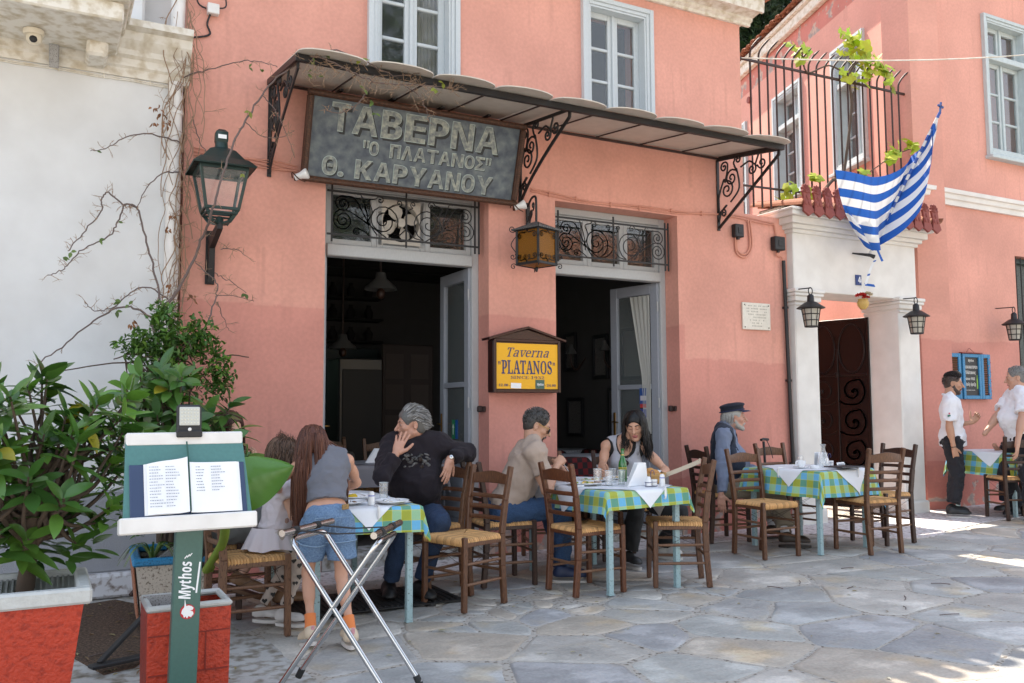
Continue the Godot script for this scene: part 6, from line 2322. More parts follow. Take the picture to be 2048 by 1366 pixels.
	for k in 3:
		un.box(Vector3(-.006+k*.010,.665+.004*k,.0262),Vector3(.004,.016,.0014),.0,Basis(Vector3(0,0,1),-.7))
	obj("lettering",un,M.paper,t)
	var em:=MB.new()
	em.col=Color(.45,.015,.02)
	em.lathe([Vector2(.0,.001),Vector2(.0305,.001),Vector2(.031,.0)],28,Transform3D(Basis(Vector3.RIGHT,PI*.5),Vector3(.006,.435,.0262)))
	em.col=Color(.75,.75,.74)
	em.xf=Transform3D(Basis(),Vector3(.006,.435,0))
	var head:=PackedVector2Array([Vector2(-.026,-.004),Vector2(-.022,.010),Vector2(-.014,.020),Vector2(-.012,.055),Vector2(-.006,.024),Vector2(.004,.026),Vector2(.016,.022),Vector2(.024,.014),Vector2(.020,.006),Vector2(.010,.004),Vector2(.022,-.002),Vector2(.024,-.012),Vector2(.014,-.024),Vector2(.004,-.018),Vector2(-.002,-.028),Vector2(-.008,-.018),Vector2(-.014,-.024),Vector2(-.018,-.012)])
	em.prism(head,.0266,.0278)
	obj("emblem",em,M.paint,t)
func tray_stand()->void:
	var t:=thing("tray_stand","folding chrome tray stand with black straps in the foreground","tray stand")
	var A0:=Vector3(.973,.74,3.05)
	var A1:=Vector3(1.26,.74,2.761)
	var B0:=Vector3(1.228,.74,3.427) .lerp(Vector3(1.536,.74,2.988),.12)
	var B1:=Vector3(1.536,.74,2.988)
	var ax:=(A1-A0).normalized()
	A0=A1-ax*.42
	B0=B1-(B1-B0).normalized()*.42
	var span:=(B0+B1)*.5-(A0+A1)*.5
	var across:=Vector3(span.x,0,span.z)
	for s in 2:
		var p0: Vector3=A0 if s==0 else B0
		var p1: Vector3=A1 if s==0 else B1
		var dir:=(p1-p0).normalized()
		var lean: Vector3=across*(1.25 if s==0 else -1.25)
		var top:=MB.new()
		top.tube(PackedVector3Array([p0-dir*.02,p1+dir*.02]),.0155,12)
		obj("top_bar",top,M.steel_worn,t)
		var u:=MB.new()
		var a:=p0+dir*.05+Vector3.DOWN*.035
		var b:=p1-dir*.06+Vector3.DOWN*.035
		var fa:=Vector3(a.x+lean.x,.012,a.z+lean.z)
		var fb:=Vector3(b.x+lean.x,.012,b.z+lean.z)
		var pts:=PackedVector3Array([fa,fa.lerp(a,.5),fa.lerp(a,.93)])
		for k in 5:
			var c:=k/4.
			pts.append(fa.lerp(a,.95).lerp(a,c).lerp(a.lerp(a+dir*.05,c),c))
		for k in 5:
			var c:=1.-k/4.
			pts.append(fb.lerp(b,.95).lerp(b,c).lerp(b.lerp(b-dir*.05,c),c))
		pts.append(fb.lerp(b,.93)); pts.append(fb.lerp(b,.5)); pts.append(fb)
		u.tube(pts,.0125,12)
		obj("leg_frame",u,M.steel,t)
		for f in [fa,fb]:
			var ft:=MB.new()
			var d2: Vector3=((a if f==fa else b)-f).normalized()
			ft.tube(PackedVector3Array([f-Vector3(0,.010,0),f+d2*.035]),.0165,10)
			obj("rubber_foot",ft,M.rubber,t)
		for c in [.22,.68]:
			var st:=MB.new()
			var m:=p0.lerp(p1,c)
			st.tube(PackedVector3Array([m-dir*.018,m+dir*.018]),.0185,12)
			obj("strap_loop",st,M.rubber,t)
	for c in [.22,.68]:
		var st:=MB.new()
		var m:=A0.lerp(A1,c)
		var n:=B0.lerp(B1,c)
		var mid:=(m+n)*.5+Vector3.DOWN*.012
		for seg in [[m,mid],[mid,n]]:
			st.bar(seg[0],seg[1],.032,.003)
		obj("strap",st,M.rubber,t)
func gy(x: float)->float:
	return .011*(x-3.)
func make_chair()->Node3D:
	var t:=thing("rush_chair","","chair",Vector3.ZERO,.0,"rush-seated taverna chairs")
	var sh:=.455
	for s in [-1.,1.]:
		var mb:=MB.new()
		var pts:=[Vector3(s*.165,0,-.205),Vector3(s*.168,.25,-.185),Vector3(s*.17,.46,-.180),Vector3(s*.178,.68,-.205),Vector3(s*.186,.905,-.252)]
		for k in 4:
			var w0:=.034
			mb.bar(pts[k],pts[k+1]+(pts[k+1]-pts[k]).normalized()*.002,w0,[.042,.044,.042,.036][k],.005,Vector3(0,0,1))
		obj("rear_leg",mb,M.wood,t)
		var fb:=MB.new()
		fb.bar(Vector3(s*.198,0,.185),Vector3(s*.198,sh+.018,.18),.036,.036,.006,Vector3(0,0,1))
		obj("front_leg",fb,M.wood,t)
	for sl in [[.815,.072,1],[.70,.030,0],[.628,.030,0],[.556,.030,0]]:
		var mb:=MB.new()
		var rows:=[]
		var half: float=.17+(sl[0]-.46)*.035
		var zb: float=-.18-pow(maxf(sl[0]-.44,.0),1.5)*.235
		for k in 13:
			var u:=k/6.-1.
			var z:=zb-.022*(1.-u*u)
			var top: float=sl[0]+sl[1]*.5+(.020*(cos(u*PI)*.5+.5) if sl[2]==1 else .0)
			var bot: float=sl[0]-sl[1]*.5+(.006*(1.-u*u) if sl[2]==1 else .0)
			var d:=.009
			rows.append(PackedVector3Array([Vector3(u*half,bot+.003,z+d),Vector3(u*half,top-.003,z+d-.003),Vector3(u*half,top,z),Vector3(u*half,top-.003,z-d),Vector3(u*half,bot+.003,z-d),Vector3(u*half,bot,z)]))
		mb.grid(rows,true)
		obj("crest_rail" if sl[2]==1 else "back_slat",mb,M.wood,t)
	for r in [[Vector3(-.198,sh-.032,.182),Vector3(.198,sh-.032,.182),.028],[Vector3(-.168,sh-.032,-.18),Vector3(.168,sh-.032,-.18),.026],[Vector3(-.198,sh-.032,.182),Vector3(-.168,sh-.032,-.18),.028],[Vector3(.198,sh-.032,.182),Vector3(.168,sh-.032,-.18),.028]]:
		var mb:=MB.new()
		mb.bar(r[0],r[1],.024,r[2],.003)
		obj("seat_rail",mb,M.wood,t)
	for r in [[Vector3(-.198,.17,.184),Vector3(-.166,.17,-.19)],[Vector3(.198,.17,.184),Vector3(.166,.17,-.19)],[Vector3(-.198,.30,.184),Vector3(-.168,.30,-.185)],[Vector3(.198,.30,.184),Vector3(.168,.30,-.185)],[Vector3(-.198,.245,.184),Vector3(.198,.245,.184)],[Vector3(-.166,.22,-.188),Vector3(.166,.22,-.188)]]:
		var mb:=MB.new()
		var m: Vector3=(r[0]+r[1])*.5
		mb.tube(PackedVector3Array([r[0],(r[0] as Vector3).lerp(m,.5),m,m.lerp(r[1],.5),r[1]]),PackedFloat32Array([.0085,.0105,.011,.0105,.0085]),8)
		obj("rung",mb,M.wood_worn,t)
	var wr:=MB.new()
	for s in [-1.,1.]:
		wr.tube(PackedVector3Array([Vector3(s*.19,.41,.165),Vector3(s*.178,.28,-.165)]),.0016,4)
		wr.tube(PackedVector3Array([Vector3(s*.185,.27,.165),Vector3(s*.175,.41,-.165)]),.0016,4)
	wr.tube(PackedVector3Array([Vector3(-.18,.41,.165),Vector3(.18,.28,.165)]),.0016,4)
	wr.tube(PackedVector3Array([Vector3(.18,.41,.165),Vector3(-.18,.28,.165)]),.0016,4)
	wr.tube(PackedVector3Array([Vector3(-.16,.41,-.165),Vector3(.16,.26,-.165)]),.0016,4)
	obj("brace_wire",wr,M.iron_brown,t)
	var st:=MB.new()
	var c:=[Vector3(-.19,sh,.192),Vector3(.19,sh,.192),Vector3(.168,sh,-.178),Vector3(-.168,sh,-.178)]
	var mid:=Vector3(0,sh+.004,.01)
	for e in 4:
		var a: Vector3=c[e]
		var b: Vector3=c[(e+1) % 4]
		var outw:=((a+b)*.5-mid)
		outw.y=0
		outw=outw.normalized()
		var n:=21
		for k in n:
			var u:=(k+.5)/n
			var p:=a.lerp(b,u)
			var q: float=minf(u,1.-u)*2.
			var inner: Vector3=p.lerp(a.lerp(b,.5)*1.,.0)-outw*(p-mid).dot(outw)*q
			st.col=Color(1,1,1)*rng.randf_range(.62,1.12)
			var r:=a.distance_to(b)/n*.56
			st.tube(PackedVector3Array([p-outw*.014+Vector3.DOWN*.04,p+outw*.004+Vector3.DOWN*.032,p+outw*.008+Vector3.DOWN*.012,p+Vector3.UP*.001,inner+Vector3.UP*.004]),r,5,false)
	obj("seat",st,M.rush,t)
	return t
func chairs()->void:
	rng.seed=5
	var spots:=[
		[2.513,1.644,-73,"brown rush chair on the near right of the left table, seat toward viewer",3],
		[3.43,1.70,94,"reddish rush chair with its back to the left, nearest the middle table",1],
		[4.15,1.83,-120,"rush chair on the right of the middle table with a cream bag strap",0],
		[5.53,1.30,2,"empty rush chair facing the viewer in front of the man in the cap",0],
		[6.44,1.62,172,"rush chair with its back to the viewer at the right-hand table",0],
		[6.95,1.36,-92,"rush chair at the right end of the right-hand table, before the portal",2],
		[3.06,1.12,84,"rush chair under the man in the tan T-shirt",2],
		[4.42,.74,-20,"rush chair under the woman in the grey tank top",2],
		[3.86,.44,-14,"empty rush chair by the pier behind the middle table",0],
		[5.78,.45,80,"rush chair against the wall under the man in the cap",2],
		[6.45,.68,0,"rush chair by the wall with a black cane hooked on it",0],
		[2.50,1.02,-68,"rush chair whose back carries the arm of the man in black",3],
		[1.085,1.66,94,"rush chair beside the small girl, left of the left table",3],
		[.97,1.05,80,"dark rush chair of the woman hidden by the menu stand",2],
		[9.47,1.02,150,"rush chair in front of the far right table",2],
		[10.35,.85,-75,"rush chair under the bent figure in black at the far right",2]]
	var proto:=make_chair()
	for i in spots.size():
		var s: Array=spots[i]
		var w: Material=[M.wood,M.wood_red,M.wood_dark,M.wood_worn][s[4]]
		var at:=Vector3(s[0],gy(s[0])+.004,s[1])
		if i==0:
			proto.position=at
			proto.rotation.y=deg_to_rad(s[2])
			proto.set_meta("label",s[3])
			chair_proto=proto
		else:
			dup(proto,at,deg_to_rad(s[2]),s[3],{M.wood: w})
	for s in [[2.55,-1.2,20,"rush chair just inside the left doorway, left of the inner table"],[3.,-1.25,-10,"rush chair just inside the left doorway, right of the inner table"],[2.8,-2.6,160,"rush chair at the second inner table"],[5.,-1.4,10,"rush chair inside the right doorway behind the checked cloth"]]:
		dup(proto,Vector3(s[0],.10,s[1]),deg_to_rad(s[2]),s[3],{M.wood: M.wood_worn})
func drape(hx: float,hz: float,ex: float,ez: float,tw: float,off: Vector2,top: float,n: int,flare: float,sd: float,lift:=.0)->MB:
	var mb:=MB.new()
	var rows:=[]
	var uv:=PackedVector2Array()
	for i in n+1:
		var ln:=PackedVector3Array()
		for k in n+1:
			var u:=(float(k)/n*2.-1.)*ex
			var v:=(float(i)/n*2.-1.)*ez
			var p:=Vector2(u,v).rotated(tw)+off
			var c:=Vector2(clampf(p.x,-hx,hx),clampf(p.y,-hz,hz))
			var o:=p-c
			var d:=o.length()
			var y:=top+lift
			var q:=c
			if d>.0001:
				var dir:=o/d
				var bendr:=.016
				var arc:=minf(d,bendr*PI*.5)
				var a:=arc/bendr
				q+=dir*bendr*sin(a)
				y-=bendr*(1.-cos(a))
				var rest:=d-arc
				var along:=c.x*5.+c.y*5.3+atan2(dir.y,dir.x)*2.2
				var fold:=sin(along*2.1+sd)*.5+sin(along*4.7+sd*2.)*.3
				q+=dir*(rest*flare*(1.+.9*fold)+lift)
				y-=rest*sqrt(maxf(.2,1.-flare*flare))
			else:
				y+=.0012*sin(u*37.+sd)*sin(v*31.)
			ln.append(Vector3(q.x,y,q.y))
			uv.append(Vector2((u+2.)/.124,(v+2.)/.124))
		rows.append(ln)
	mb.grid(rows,false,false,false)
	mb.u=uv
	return mb
func table(x: float,z: float,turn: float,hx: float,hz: float,label: String)->Node3D:
	var t:=thing("taverna_table",label,"table",Vector3(x,gy(x)+.003,z),turn,"pale blue taverna tables")
	var lx:=hx-.055
	var lz:=hz-.055
	for s in [Vector2(1,1),Vector2(-1,1),Vector2(-1,-1),Vector2(1,-1)]:
		var mb:=MB.new()
		mb.box(Vector3(s.x*lx,.345,s.y*lz),Vector3(.040,.67,.040),.004)
		mb.box(Vector3(s.x*lx,.006,s.y*lz),Vector3(.044,.012,.044),.003)
		obj("leg",mb,M.table_blue,t)
	var ap:=MB.new()
	for s in [-1.,1.]:
		ap.box(Vector3(0,.662,s*lz),Vector3(lx*2-.042,.036,.028),.003)
		ap.box(Vector3(s*lx,.662,0),Vector3(.028,.036,lz*2-.042),.003)
	obj("apron",ap,M.table_blue,t)
	var tp:=MB.new()
	tp.box(Vector3(0,.70,0),Vector3(hx*2,.022,hz*2),.006)
	obj("tabletop",tp,M.wood_worn,t)
	return t
func put_on(t: Node3D,called: String,mb: MB,m: Material,label: String,cat: String,group:="")->MeshInstance3D:
	var o:=obj(called,mb,m)
	o.transform=t.transform
	tag(o,label,cat,group)
	return o
func tables()->void:
	var specs:=[
		[1.725,1.35,.0,.345,.60,.46,.74,.03,"pale blue table at the left, where the children and man in black eat","yellow-green and blue plaid cloth on the left table","translucent white cover over the left table's plaid"],
		[3.765,1.40,.0,.345,.60,.50,.75,-.02,"pale blue table in the middle between the couple","plaid cloth on the middle table, hanging long at its left corner","translucent white cover over the middle table's plaid"],
		[6.20,1.17,.15,.40,.40,.66,.58,.02,"pale blue table at the right beside the man in the cap","plaid cloth on the right-hand table, hanging low in front","white cover with a long hanging point on the right-hand table"],
		[9.86,.62,.1,.38,.38,.60,.56,.05,"table half out of view at the far right edge","plaid cloth on the far right table","white cover on the far right table"]]
	for i in specs.size():
		var s: Array=specs[i]
		var t:=table(s[0],s[1],s[2],s[3],s[4],s[8])
		var off: Vector2=[Vector2(.06,.02),Vector2(-.02,-.02),Vector2(.03,.06),Vector2(-.05,.0)][i]
		put_on(t,"plaid_tablecloth",drape(s[3],s[4],s[5],s[6],s[7],off,.713,64,.17,1.+i),M.plaid,s[9],"tablecloth","plaid tablecloths")
		var c: MB
		if i<2:
			c=drape(s[3]+.002,s[4]+.002,.42,.42,PI*.25+.06,Vector2(.03,.15),.713,48,.17,1.+i,.0045)
		else:
			c=drape(s[3]+.002,s[4]+.002,.42,.42,PI*.25-.12,Vector2(.03,.05),.713,48,.17,1.+i,.0045)
		put_on(t,"white_cover",c,M.cover,s[10],"table cover","white table covers")
		if i<2:
			var c2:=drape(s[3]+.002,s[4]+.002,.40,.40,PI*.25,Vector2(.0,-.22),.713,40,.17,1.+i,.008)
			put_on(t,"white_cover",c2,M.cover,["second white cover at the far end of the left table","second white cover at the far end of the middle table"][i],"table cover","white table covers")
		var spots: Array=[[Vector3(.06,.713,s[4]+.022)],[Vector3(.13,.713,s[4]+.022),Vector3(-s[3]-.022,.713,.25)],[Vector3(.12,.713,s[4]+.022),Vector3(-s[3]-.022,.713,.0)],[]][i]
		for k in spots.size():
			var cp:=MB.new()
			var p: Vector3=spots[k]
			var dx:=1. if absf(p.z)>s[4] else .0
			cp.xf=Transform3D(Basis() if dx>0 else Basis(Vector3.UP,-PI*.5),p)
			cp.tube(catmull([Vector3(0,.014,-.06),Vector3(0,.014,.004),Vector3(0,-.005,.014),Vector3(0,-.055,.014),Vector3(0,-.066,.004),Vector3(0,-.06,-.03)],5),.006,6)
			cp.box(Vector3(0,-.022,.014),Vector3(.018,.06,.008),.003)
			put_on(t,"cover_clip",cp,M.plastic_white,["white clip on the front edge of the left table","white clip on the front edge of the middle table","white clip on the left edge of the middle table","white clip on the front edge of the right-hand table","white clip on the left edge of the right-hand table"][[0,1,3,5][i]+k],"clip","table clips")
	for s in [[2.75,-.72,.0,"grey-clothed table just inside the left doorway",Color(.20,.19,.20),.5],[2.8,-3.3,.0,"dark table deep in the left doorway",Color(.16,.16,.16),.4],[4.95,-.85,.1,"table with a dark red checked cloth inside the right doorway",Color(.10,.02,.02),.42],[5.5,-2.2,.1,"second red-clothed table inside the right doorway",Color(.08,.015,.015),.42]]:
		var t:=thing("inner_table",s[3],"table",Vector3(s[0],.10,s[1]),s[2],"tables inside the taverna")
		for q in [Vector2(1,1),Vector2(-1,1),Vector2(-1,-1),Vector2(1,-1)]:
			var mb:=MB.new()
			mb.box(Vector3(q.x*(s[5]-.06),.345,q.y*.30),Vector3(.045,.69,.045),.004)
			obj("leg",mb,M.wood,t)
		var tp:=MB.new()
		tp.box(Vector3(0,.70,0),Vector3(s[5]*2,.02,.72),.004)
		obj("tabletop",tp,M.wood,t)
		var cl:=drape(s[5],.36,s[5]+.2,.56,.0,Vector2.ZERO,.712,30,.1,s[0])
		put_on(t,"inner_tablecloth",cl,mt("inner_cloth_%d" % int(s[0]*100),s[4].linear_to_srgb(),.8,{"normal": T.cloth_n,"scale": 6.}) if s[0]<4. else red_check(),"cloth on the "+(s[3] as String).substr(0,40).strip_edges(),"tablecloth","cloths inside the taverna")
		var wc:=drape(s[5]+.002,.362,.36,.36,PI*.25,Vector2.ZERO,.712,24,.15,s[0]*2.,.004)
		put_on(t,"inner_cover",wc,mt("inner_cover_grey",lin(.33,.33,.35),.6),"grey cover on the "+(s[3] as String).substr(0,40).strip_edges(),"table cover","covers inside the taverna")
func red_check()->Material:
	if M.has("red_check"):
		return M.red_check
	var im:=Image.create(32,32,false,Image.FORMAT_RGB8)
	for y in 32:
		for x in 32:
			im.set_pixel(x,y,Color(.35,.03,.05) if (x<16)!=(y<16) else Color(.10,.05,.06))
	return mt("red_check",Color.WHITE,.9,{"tex": ImageTexture.create_from_image(im)})
func on(i: int,dx: float,dz: float)->Vector3:
	var c: Array=[[1.725,1.35,.0],[3.765,1.40,.0],[6.20,1.17,.15],[9.86,.62,.1]][i]
	var v:=Vector3(dx,0,dz).rotated(Vector3.UP,c[2])
	return Vector3(c[0]+v.x,gy(c[0])+.7225,c[1]+v.z)
func plate(at: Vector3,r: float,label: String,deep:=.0)->Node3D:
	var t:=thing("plate",label,"plate",at,.0,"white plates")
	var mb:=MB.new()
	mb.lathe([Vector2(.0,.0),Vector2(r*.55,.0),Vector2(r*.62,.004+deep),Vector2(r,.018+deep),Vector2(r*.995,.022+deep),Vector2(r*.66,.010+deep*.7),Vector2(r*.58,.006),Vector2(.0,.006)],32)
	obj("dish",mb,M.china,t)
	return t
func crumbs(t: Node3D,n: int,r: float,cols: Array,s: float,y:=.012)->void:
	var mb:=MB.new()
	for k in n:
		mb.col=cols[rng.randi() % cols.size()]*rng.randf_range(.7,1.2)
		var a:=rng.randf()*TAU
		var q:=r*sqrt(rng.randf())
		mb.ellipsoid(Vector3(cos(a)*q,y,sin(a)*q),Vector3(s*rng.randf_range(.5,1.4),s*rng.randf_range(.3,.8),s*rng.randf_range(.5,1.4)),6,Basis(Vector3.UP,a))
	obj("leftovers",mb,M.paint,t)
func fork(at: Vector3,d: Vector3,label: String)->void:
	var mb:=MB.new()
	d=d.normalized()
	var s:=d.cross(Vector3.UP).normalized()
	mb.tube(catmull([Vector3.ZERO,d*.06+Vector3.UP*.012,d*.13+Vector3.UP*.004],5),PackedFloat32Array([.0055,.005,.0045,.004,.0035,.003,.003,.004,.006,.008,.009]),6)
	for k in 4:
		mb.tube(PackedVector3Array([d*.13+s*(k-1.5)*.005+Vector3.UP*.004,d*.185+s*(k-1.5)*.0055+Vector3.UP*.006]),.0014,4)
	var o:=obj("fork",mb,M.steel)
	o.position=at
	tag(o,label,"fork","forks")
func tumbler(at: Vector3,h: float,r: float,fill: float,label: String,water:=Color(0,0,0,0))->void:
	var t:=thing("glass_tumbler",label,"glass",at,.0,"clear glasses")
	var mb:=MB.new()
	mb.lathe([Vector2(.0,.0),Vector2(r*.82,.0),Vector2(r*.85,.01),Vector2(r,h),Vector2(r*.95,h),Vector2(r*.80,.014),Vector2(.0,.012)],20)
	obj("cup",mb,M.tumbler,t)
	var rim:=MB.new()
	var rg:=PackedVector3Array()
	for k in 21:
		rg.append(Vector3(cos(TAU*k/20.)*r*.975,h,sin(TAU*k/20.)*r*.975))
	rim.tube(rg,.0018,4,false)
	var rg2:=PackedVector3Array()
	for k in 21:
		rg2.append(Vector3(cos(TAU*k/20.)*r*.80,.006,sin(TAU*k/20.)*r*.80))
	rim.tube(rg2,.004,5,false)
	obj("rim",rim,mt("rim_glass",lin(.55,.60,.60),.1,{"alpha": .5}),t)
	if fill>.0:
		var w:=MB.new()
		w.lathe([Vector2(.0,.014),Vector2(r*.79,.014),Vector2(r*(.80+.15*fill),h*fill),Vector2(.0,h*fill)],18)
		obj("drink",w,mt("water",Color(.9,.94,.94),.02,{"alpha": .12}) if water.a<.5 else mt("beer",water,.1,{"alpha": .6}),t)
func shaker(at: Vector3,label: String)->void:
	var t:=thing("salt_shaker",label,"salt shaker",at,.0,"white shakers")
	var mb:=MB.new()
	mb.lathe([Vector2(.0,.0),Vector2(.022,.0),Vector2(.0225,.004),Vector2(.0185,.062),Vector2(.0175,.075),Vector2(.012,.083),Vector2(.0,.085)],16)
	obj("body",mb,M.plastic_white,t)
	var b:=MB.new()
	b.lathe([Vector2(.0198,.054),Vector2(.0192,.062)],16)
	obj("painted_band",b,mt("band_blue",lin(.25,.28,.55),.4),t)
func caddy(at: Vector3,turn: float,label: String)->void:
	var t:=thing("condiment_caddy",label,"caddy",at,turn,"condiment caddies")
	for q in 2:
		var s:=-.027+.054*q
		var mb:=MB.new()
		mb.lathe([Vector2(.0,.004),Vector2(.022,.004),Vector2(.022,.045),Vector2(.017,.052),Vector2(.016,.066),Vector2(.009,.073),Vector2(.0,.074)] if q==0 else [Vector2(.0,.004),Vector2(.022,.004),Vector2(.0245,.05),Vector2(.021,.05),Vector2(.019,.02),Vector2(.0,.02)],16,Transform3D(Basis(),Vector3(s,0,0)))
		obj("pot",mb,M.plastic_white,t)
	var w:=MB.new()
	for y in [.005,.032]:
		for q in 2:
			var rg:=PackedVector3Array()
			for k in 17:
				rg.append(Vector3(-.027+.054*q+cos(TAU*k/16.)*.026,y,sin(TAU*k/16.)*.026))
			w.tube(rg,.0018,4,false)
	for x in [-.053,.0,.053]:
		w.tube(PackedVector3Array([Vector3(x,.0,.0),Vector3(x,.034,.0)]),.0018,4)
	w.tube(catmull([Vector3(0,.03,-.004),Vector3(0,.085,-.004),Vector3(.004,.108,-.004),Vector3(.018,.116,-.004),Vector3(.032,.105,-.004),Vector3(.034,.08,-.004)],5),.0024,5)
	obj("wire_rack",w,mt("rack_blue",lin(.03,.045,.16),.4),t)
func napkins(at: Vector3,turn: float,label: String,s:=1.)->void:
	var t:=thing("napkins",label,"napkins",at,turn,"folded paper napkins")
	for k in 5:
		var mb:=MB.new()
		var rows:=[]
		for i in 6:
			var v:=i/5.
			var ln:=PackedVector3Array()
			for q in 6:
				var u:=q/5.-.5
				var wdt:=(1.-v*.75)*.16*s
				ln.append(Vector3(u*wdt+v*.03*s,v*.115*s,(k-2)*.006+.012*sin(u*3.)*v+v*(k-2)*.004))
			rows.append(ln)
		mb.grid(rows)
		obj("napkin",mb,M.paper,t)
func tableware()->void:
	rng.seed=61
	var p:=plate(on(0,.05,.16),.145,"large deep plate with lemon and scraps on the left table",.012)
	crumbs(p,14,.07,[Color(.55,.20,.03),Color(.5,.3,.08)],.008,.014)
	var lm:=MB.new()
	lm.ellipsoid(Vector3(-.01,.026,.03),Vector3(.034,.022,.014),10)
	obj("lemon_slice",lm,mt("lemon",lin(.70,.48,.02),.5),p)
	p=plate(on(0,-.06,.38),.125,"plate with brown meat scraps at the near end of the left table")
	crumbs(p,10,.06,[Color(.14,.05,.02),Color(.3,.18,.08)],.009,.014)
	p=plate(on(0,.20,.46),.115,"plate with a fork at the left table's near right corner")
	crumbs(p,7,.04,[Color(.5,.33,.1)],.006,.011)
	fork(on(0,.26,.46)+Vector3(0,.02,0),Vector3(-1,-.02,.35),"fork lying across the near right plate of the left table")
	fork(on(0,.12,.20)+Vector3(0,.03,0),Vector3(-1,.1,.1),"fork resting in the deep plate of the left table")
	tumbler(on(0,.21,.30),.118,.030,.42,"half-full water glass at the right side of the left table")
	shaker(on(0,.06,.50),"white salt shaker at the near edge of the left table")
	p=plate(on(0,-.15,-.1),.12,"plate between the two girls on the left table")
	crumbs(p,8,.05,[Color(.5,.3,.1)],.008)
	tumbler(on(0,-.24,.12),.11,.029,.3,"water glass beside the small girl's hand")
	p=plate(on(1,-.22,.12),.135,"plate of chips in front of the man in tan")
	crumbs(p,16,.085,[Color(.62,.42,.10),Color(.6,.5,.25),Color(.25,.35,.05)],.014,.018)
	p=plate(on(1,.02,-.12),.13,"dish of food beside the green bottle")
	crumbs(p,18,.085,[Color(.45,.2,.06),Color(.55,.45,.2),Color(.2,.3,.05)],.014,.018)
	p=plate(on(1,.28,-.2),.12,"plate before the woman in grey")
	crumbs(p,10,.06,[Color(.5,.35,.12)],.012,.016)
	tumbler(on(1,-.155,.20),.122,.032,.28,"glass with a little beer left, leftmost on the middle table",Color(.55,.33,.03))
	tumbler(on(1,-.075,.23),.108,.031,.0,"upturned tumbler right of the beer glass on the middle table")
	tumbler(on(1,.03,.24),.108,.031,.2,"tumbler just left of the napkins on the middle table")
	tumbler(on(1,.08,.05),.108,.031,.0,"tumbler behind the napkins beside the bottle")
	var b:=thing("beer_bottle","green glass beer bottle with label on the middle table","bottle",on(1,.19,.03))
	var bm:=MB.new()
	bm.lathe([Vector2(.0,.004),Vector2(.030,.0),Vector2(.0325,.008),Vector2(.0325,.125),Vector2(.030,.15),Vector2(.018,.185),Vector2(.0135,.205),Vector2(.0125,.242),Vector2(.0145,.244),Vector2(.0145,.256),Vector2(.0,.258)],20)
	obj("glass",bm,mt("bottle_green",lin(.012,.14,.025),.06,{"back": lin(.02,.25,.04),"spec": .7}),b)
	var bl:=MB.new()
	bl.lathe([Vector2(.0330,.03),Vector2(.0330,.10)],20)
	obj("label",bl,mt("label_green",lin(.05,.16,.05),.4),b)
	var bb:=MB.new()
	for y in [.098,.108]:
		bb.lathe([Vector2(.0332,y),Vector2(.0332,y+.005)],20)
	bb.lathe([Vector2(.0142,.205),Vector2(.0138,.212)],16)
	obj("gold_band",bb,mt("gold_print",lin(.55,.42,.06),.4),b)
	napkins(on(1,.08,.36),.25,"white folded napkins standing on the middle table",1.45)
	caddy(on(1,.13,.47),.1,"blue wire caddy with white pots at the front of the middle table")
	shaker(on(1,.245,.45),"white shaker right of the caddy on the middle table")
	var k:=thing("bread_basket","woven basket of bread on the middle table","basket",on(1,.30,.24))
	var wv:=MB.new()
	for i in 9:
		var y:=.006+i*.0085
		var r:=.075+i*.0042
		var rg:=PackedVector3Array()
		for q in 41:
			var a:=TAU*q/40.
			var wb:=.003*(1. if (q+i) % 2 else -1.)
			rg.append(Vector3(cos(a)*(r+wb)*1.12,y,sin(a)*(r+wb)*.85))
		wv.col=Color(.55,.33,.12)*rng.randf_range(.85,1.15)
		wv.tube(rg,.0052,5,false)
	wv.col=Color(.4,.24,.1)
	wv.lathe([Vector2(.0,.004),Vector2(.075,.004)],20)
	obj("wicker",wv,M.paint,k)
	for q in 4:
		var br:=MB.new()
		br.ellipsoid(Vector3([-.045,.01,.04,-.01][q],.075+.012*(q % 2),[.0,-.02,.01,.02][q]),Vector3(.05,.026,.032),12,Basis(Vector3.UP,q*.8)*Basis(Vector3(0,0,1),.3))
		obj("bread",br,mt("bread",lin(.55,.27,.08),.8,{"tex": T.spot,"scale": 12.}),k)
	var nk:=MB.new()
	nk.grid([PackedVector3Array([Vector3(.03,.085,0),Vector3(.06,.10,.01),Vector3(.085,.085,0)]),PackedVector3Array([Vector3(.035,.07,.045),Vector3(.065,.095,.05),Vector3(.09,.07,.04)])])
	obj("napkin",nk,M.paper,k)
	var cu:=thing("coffee_cup","white coffee cup on the left of the right-hand table","cup",on(2,-.17,.05))
	var cm:=MB.new()
	cm.lathe([Vector2(.0,.006),Vector2(.07,.008),Vector2(.072,.012),Vector2(.028,.008),Vector2(.027,.012),Vector2(.040,.035),Vector2(.043,.068),Vector2(.040,.068),Vector2(.036,.035),Vector2(.0,.02)],20)
	cm.tube(catmull([Vector3(-.041,.06,0),Vector3(-.062,.055,0),Vector3(-.062,.032,0),Vector3(-.04,.028,0)],5),.0045,6)
	obj("cup",cm,M.china,cu)
	var cf:=MB.new()
	cf.lathe([Vector2(.0395,.058),Vector2(.0,.058)],16)
	obj("coffee",cf,mt("coffee",lin(.10,.045,.02),.2),cu)
	var ap:=thing("ashtray","white glass ashtray in front of the coffee cup","ashtray",on(2,-.14,.18))
	var am:=MB.new()
	am.lathe([Vector2(.0,.0),Vector2(.045,.0),Vector2(.05,.028),Vector2(.043,.028),Vector2(.036,.008),Vector2(.0,.008)],18)
	obj("bowl",am,M.china,ap)
	tumbler(on(2,-.06,-.03),.10,.026,.12,"small glass with a straw beside the coffee cup",Color(.25,.06,.02))
	var cf2:=thing("water_carafe","clear glass water carafe on the right-hand table","carafe",on(2,.10,.10))
	var c2:=MB.new()
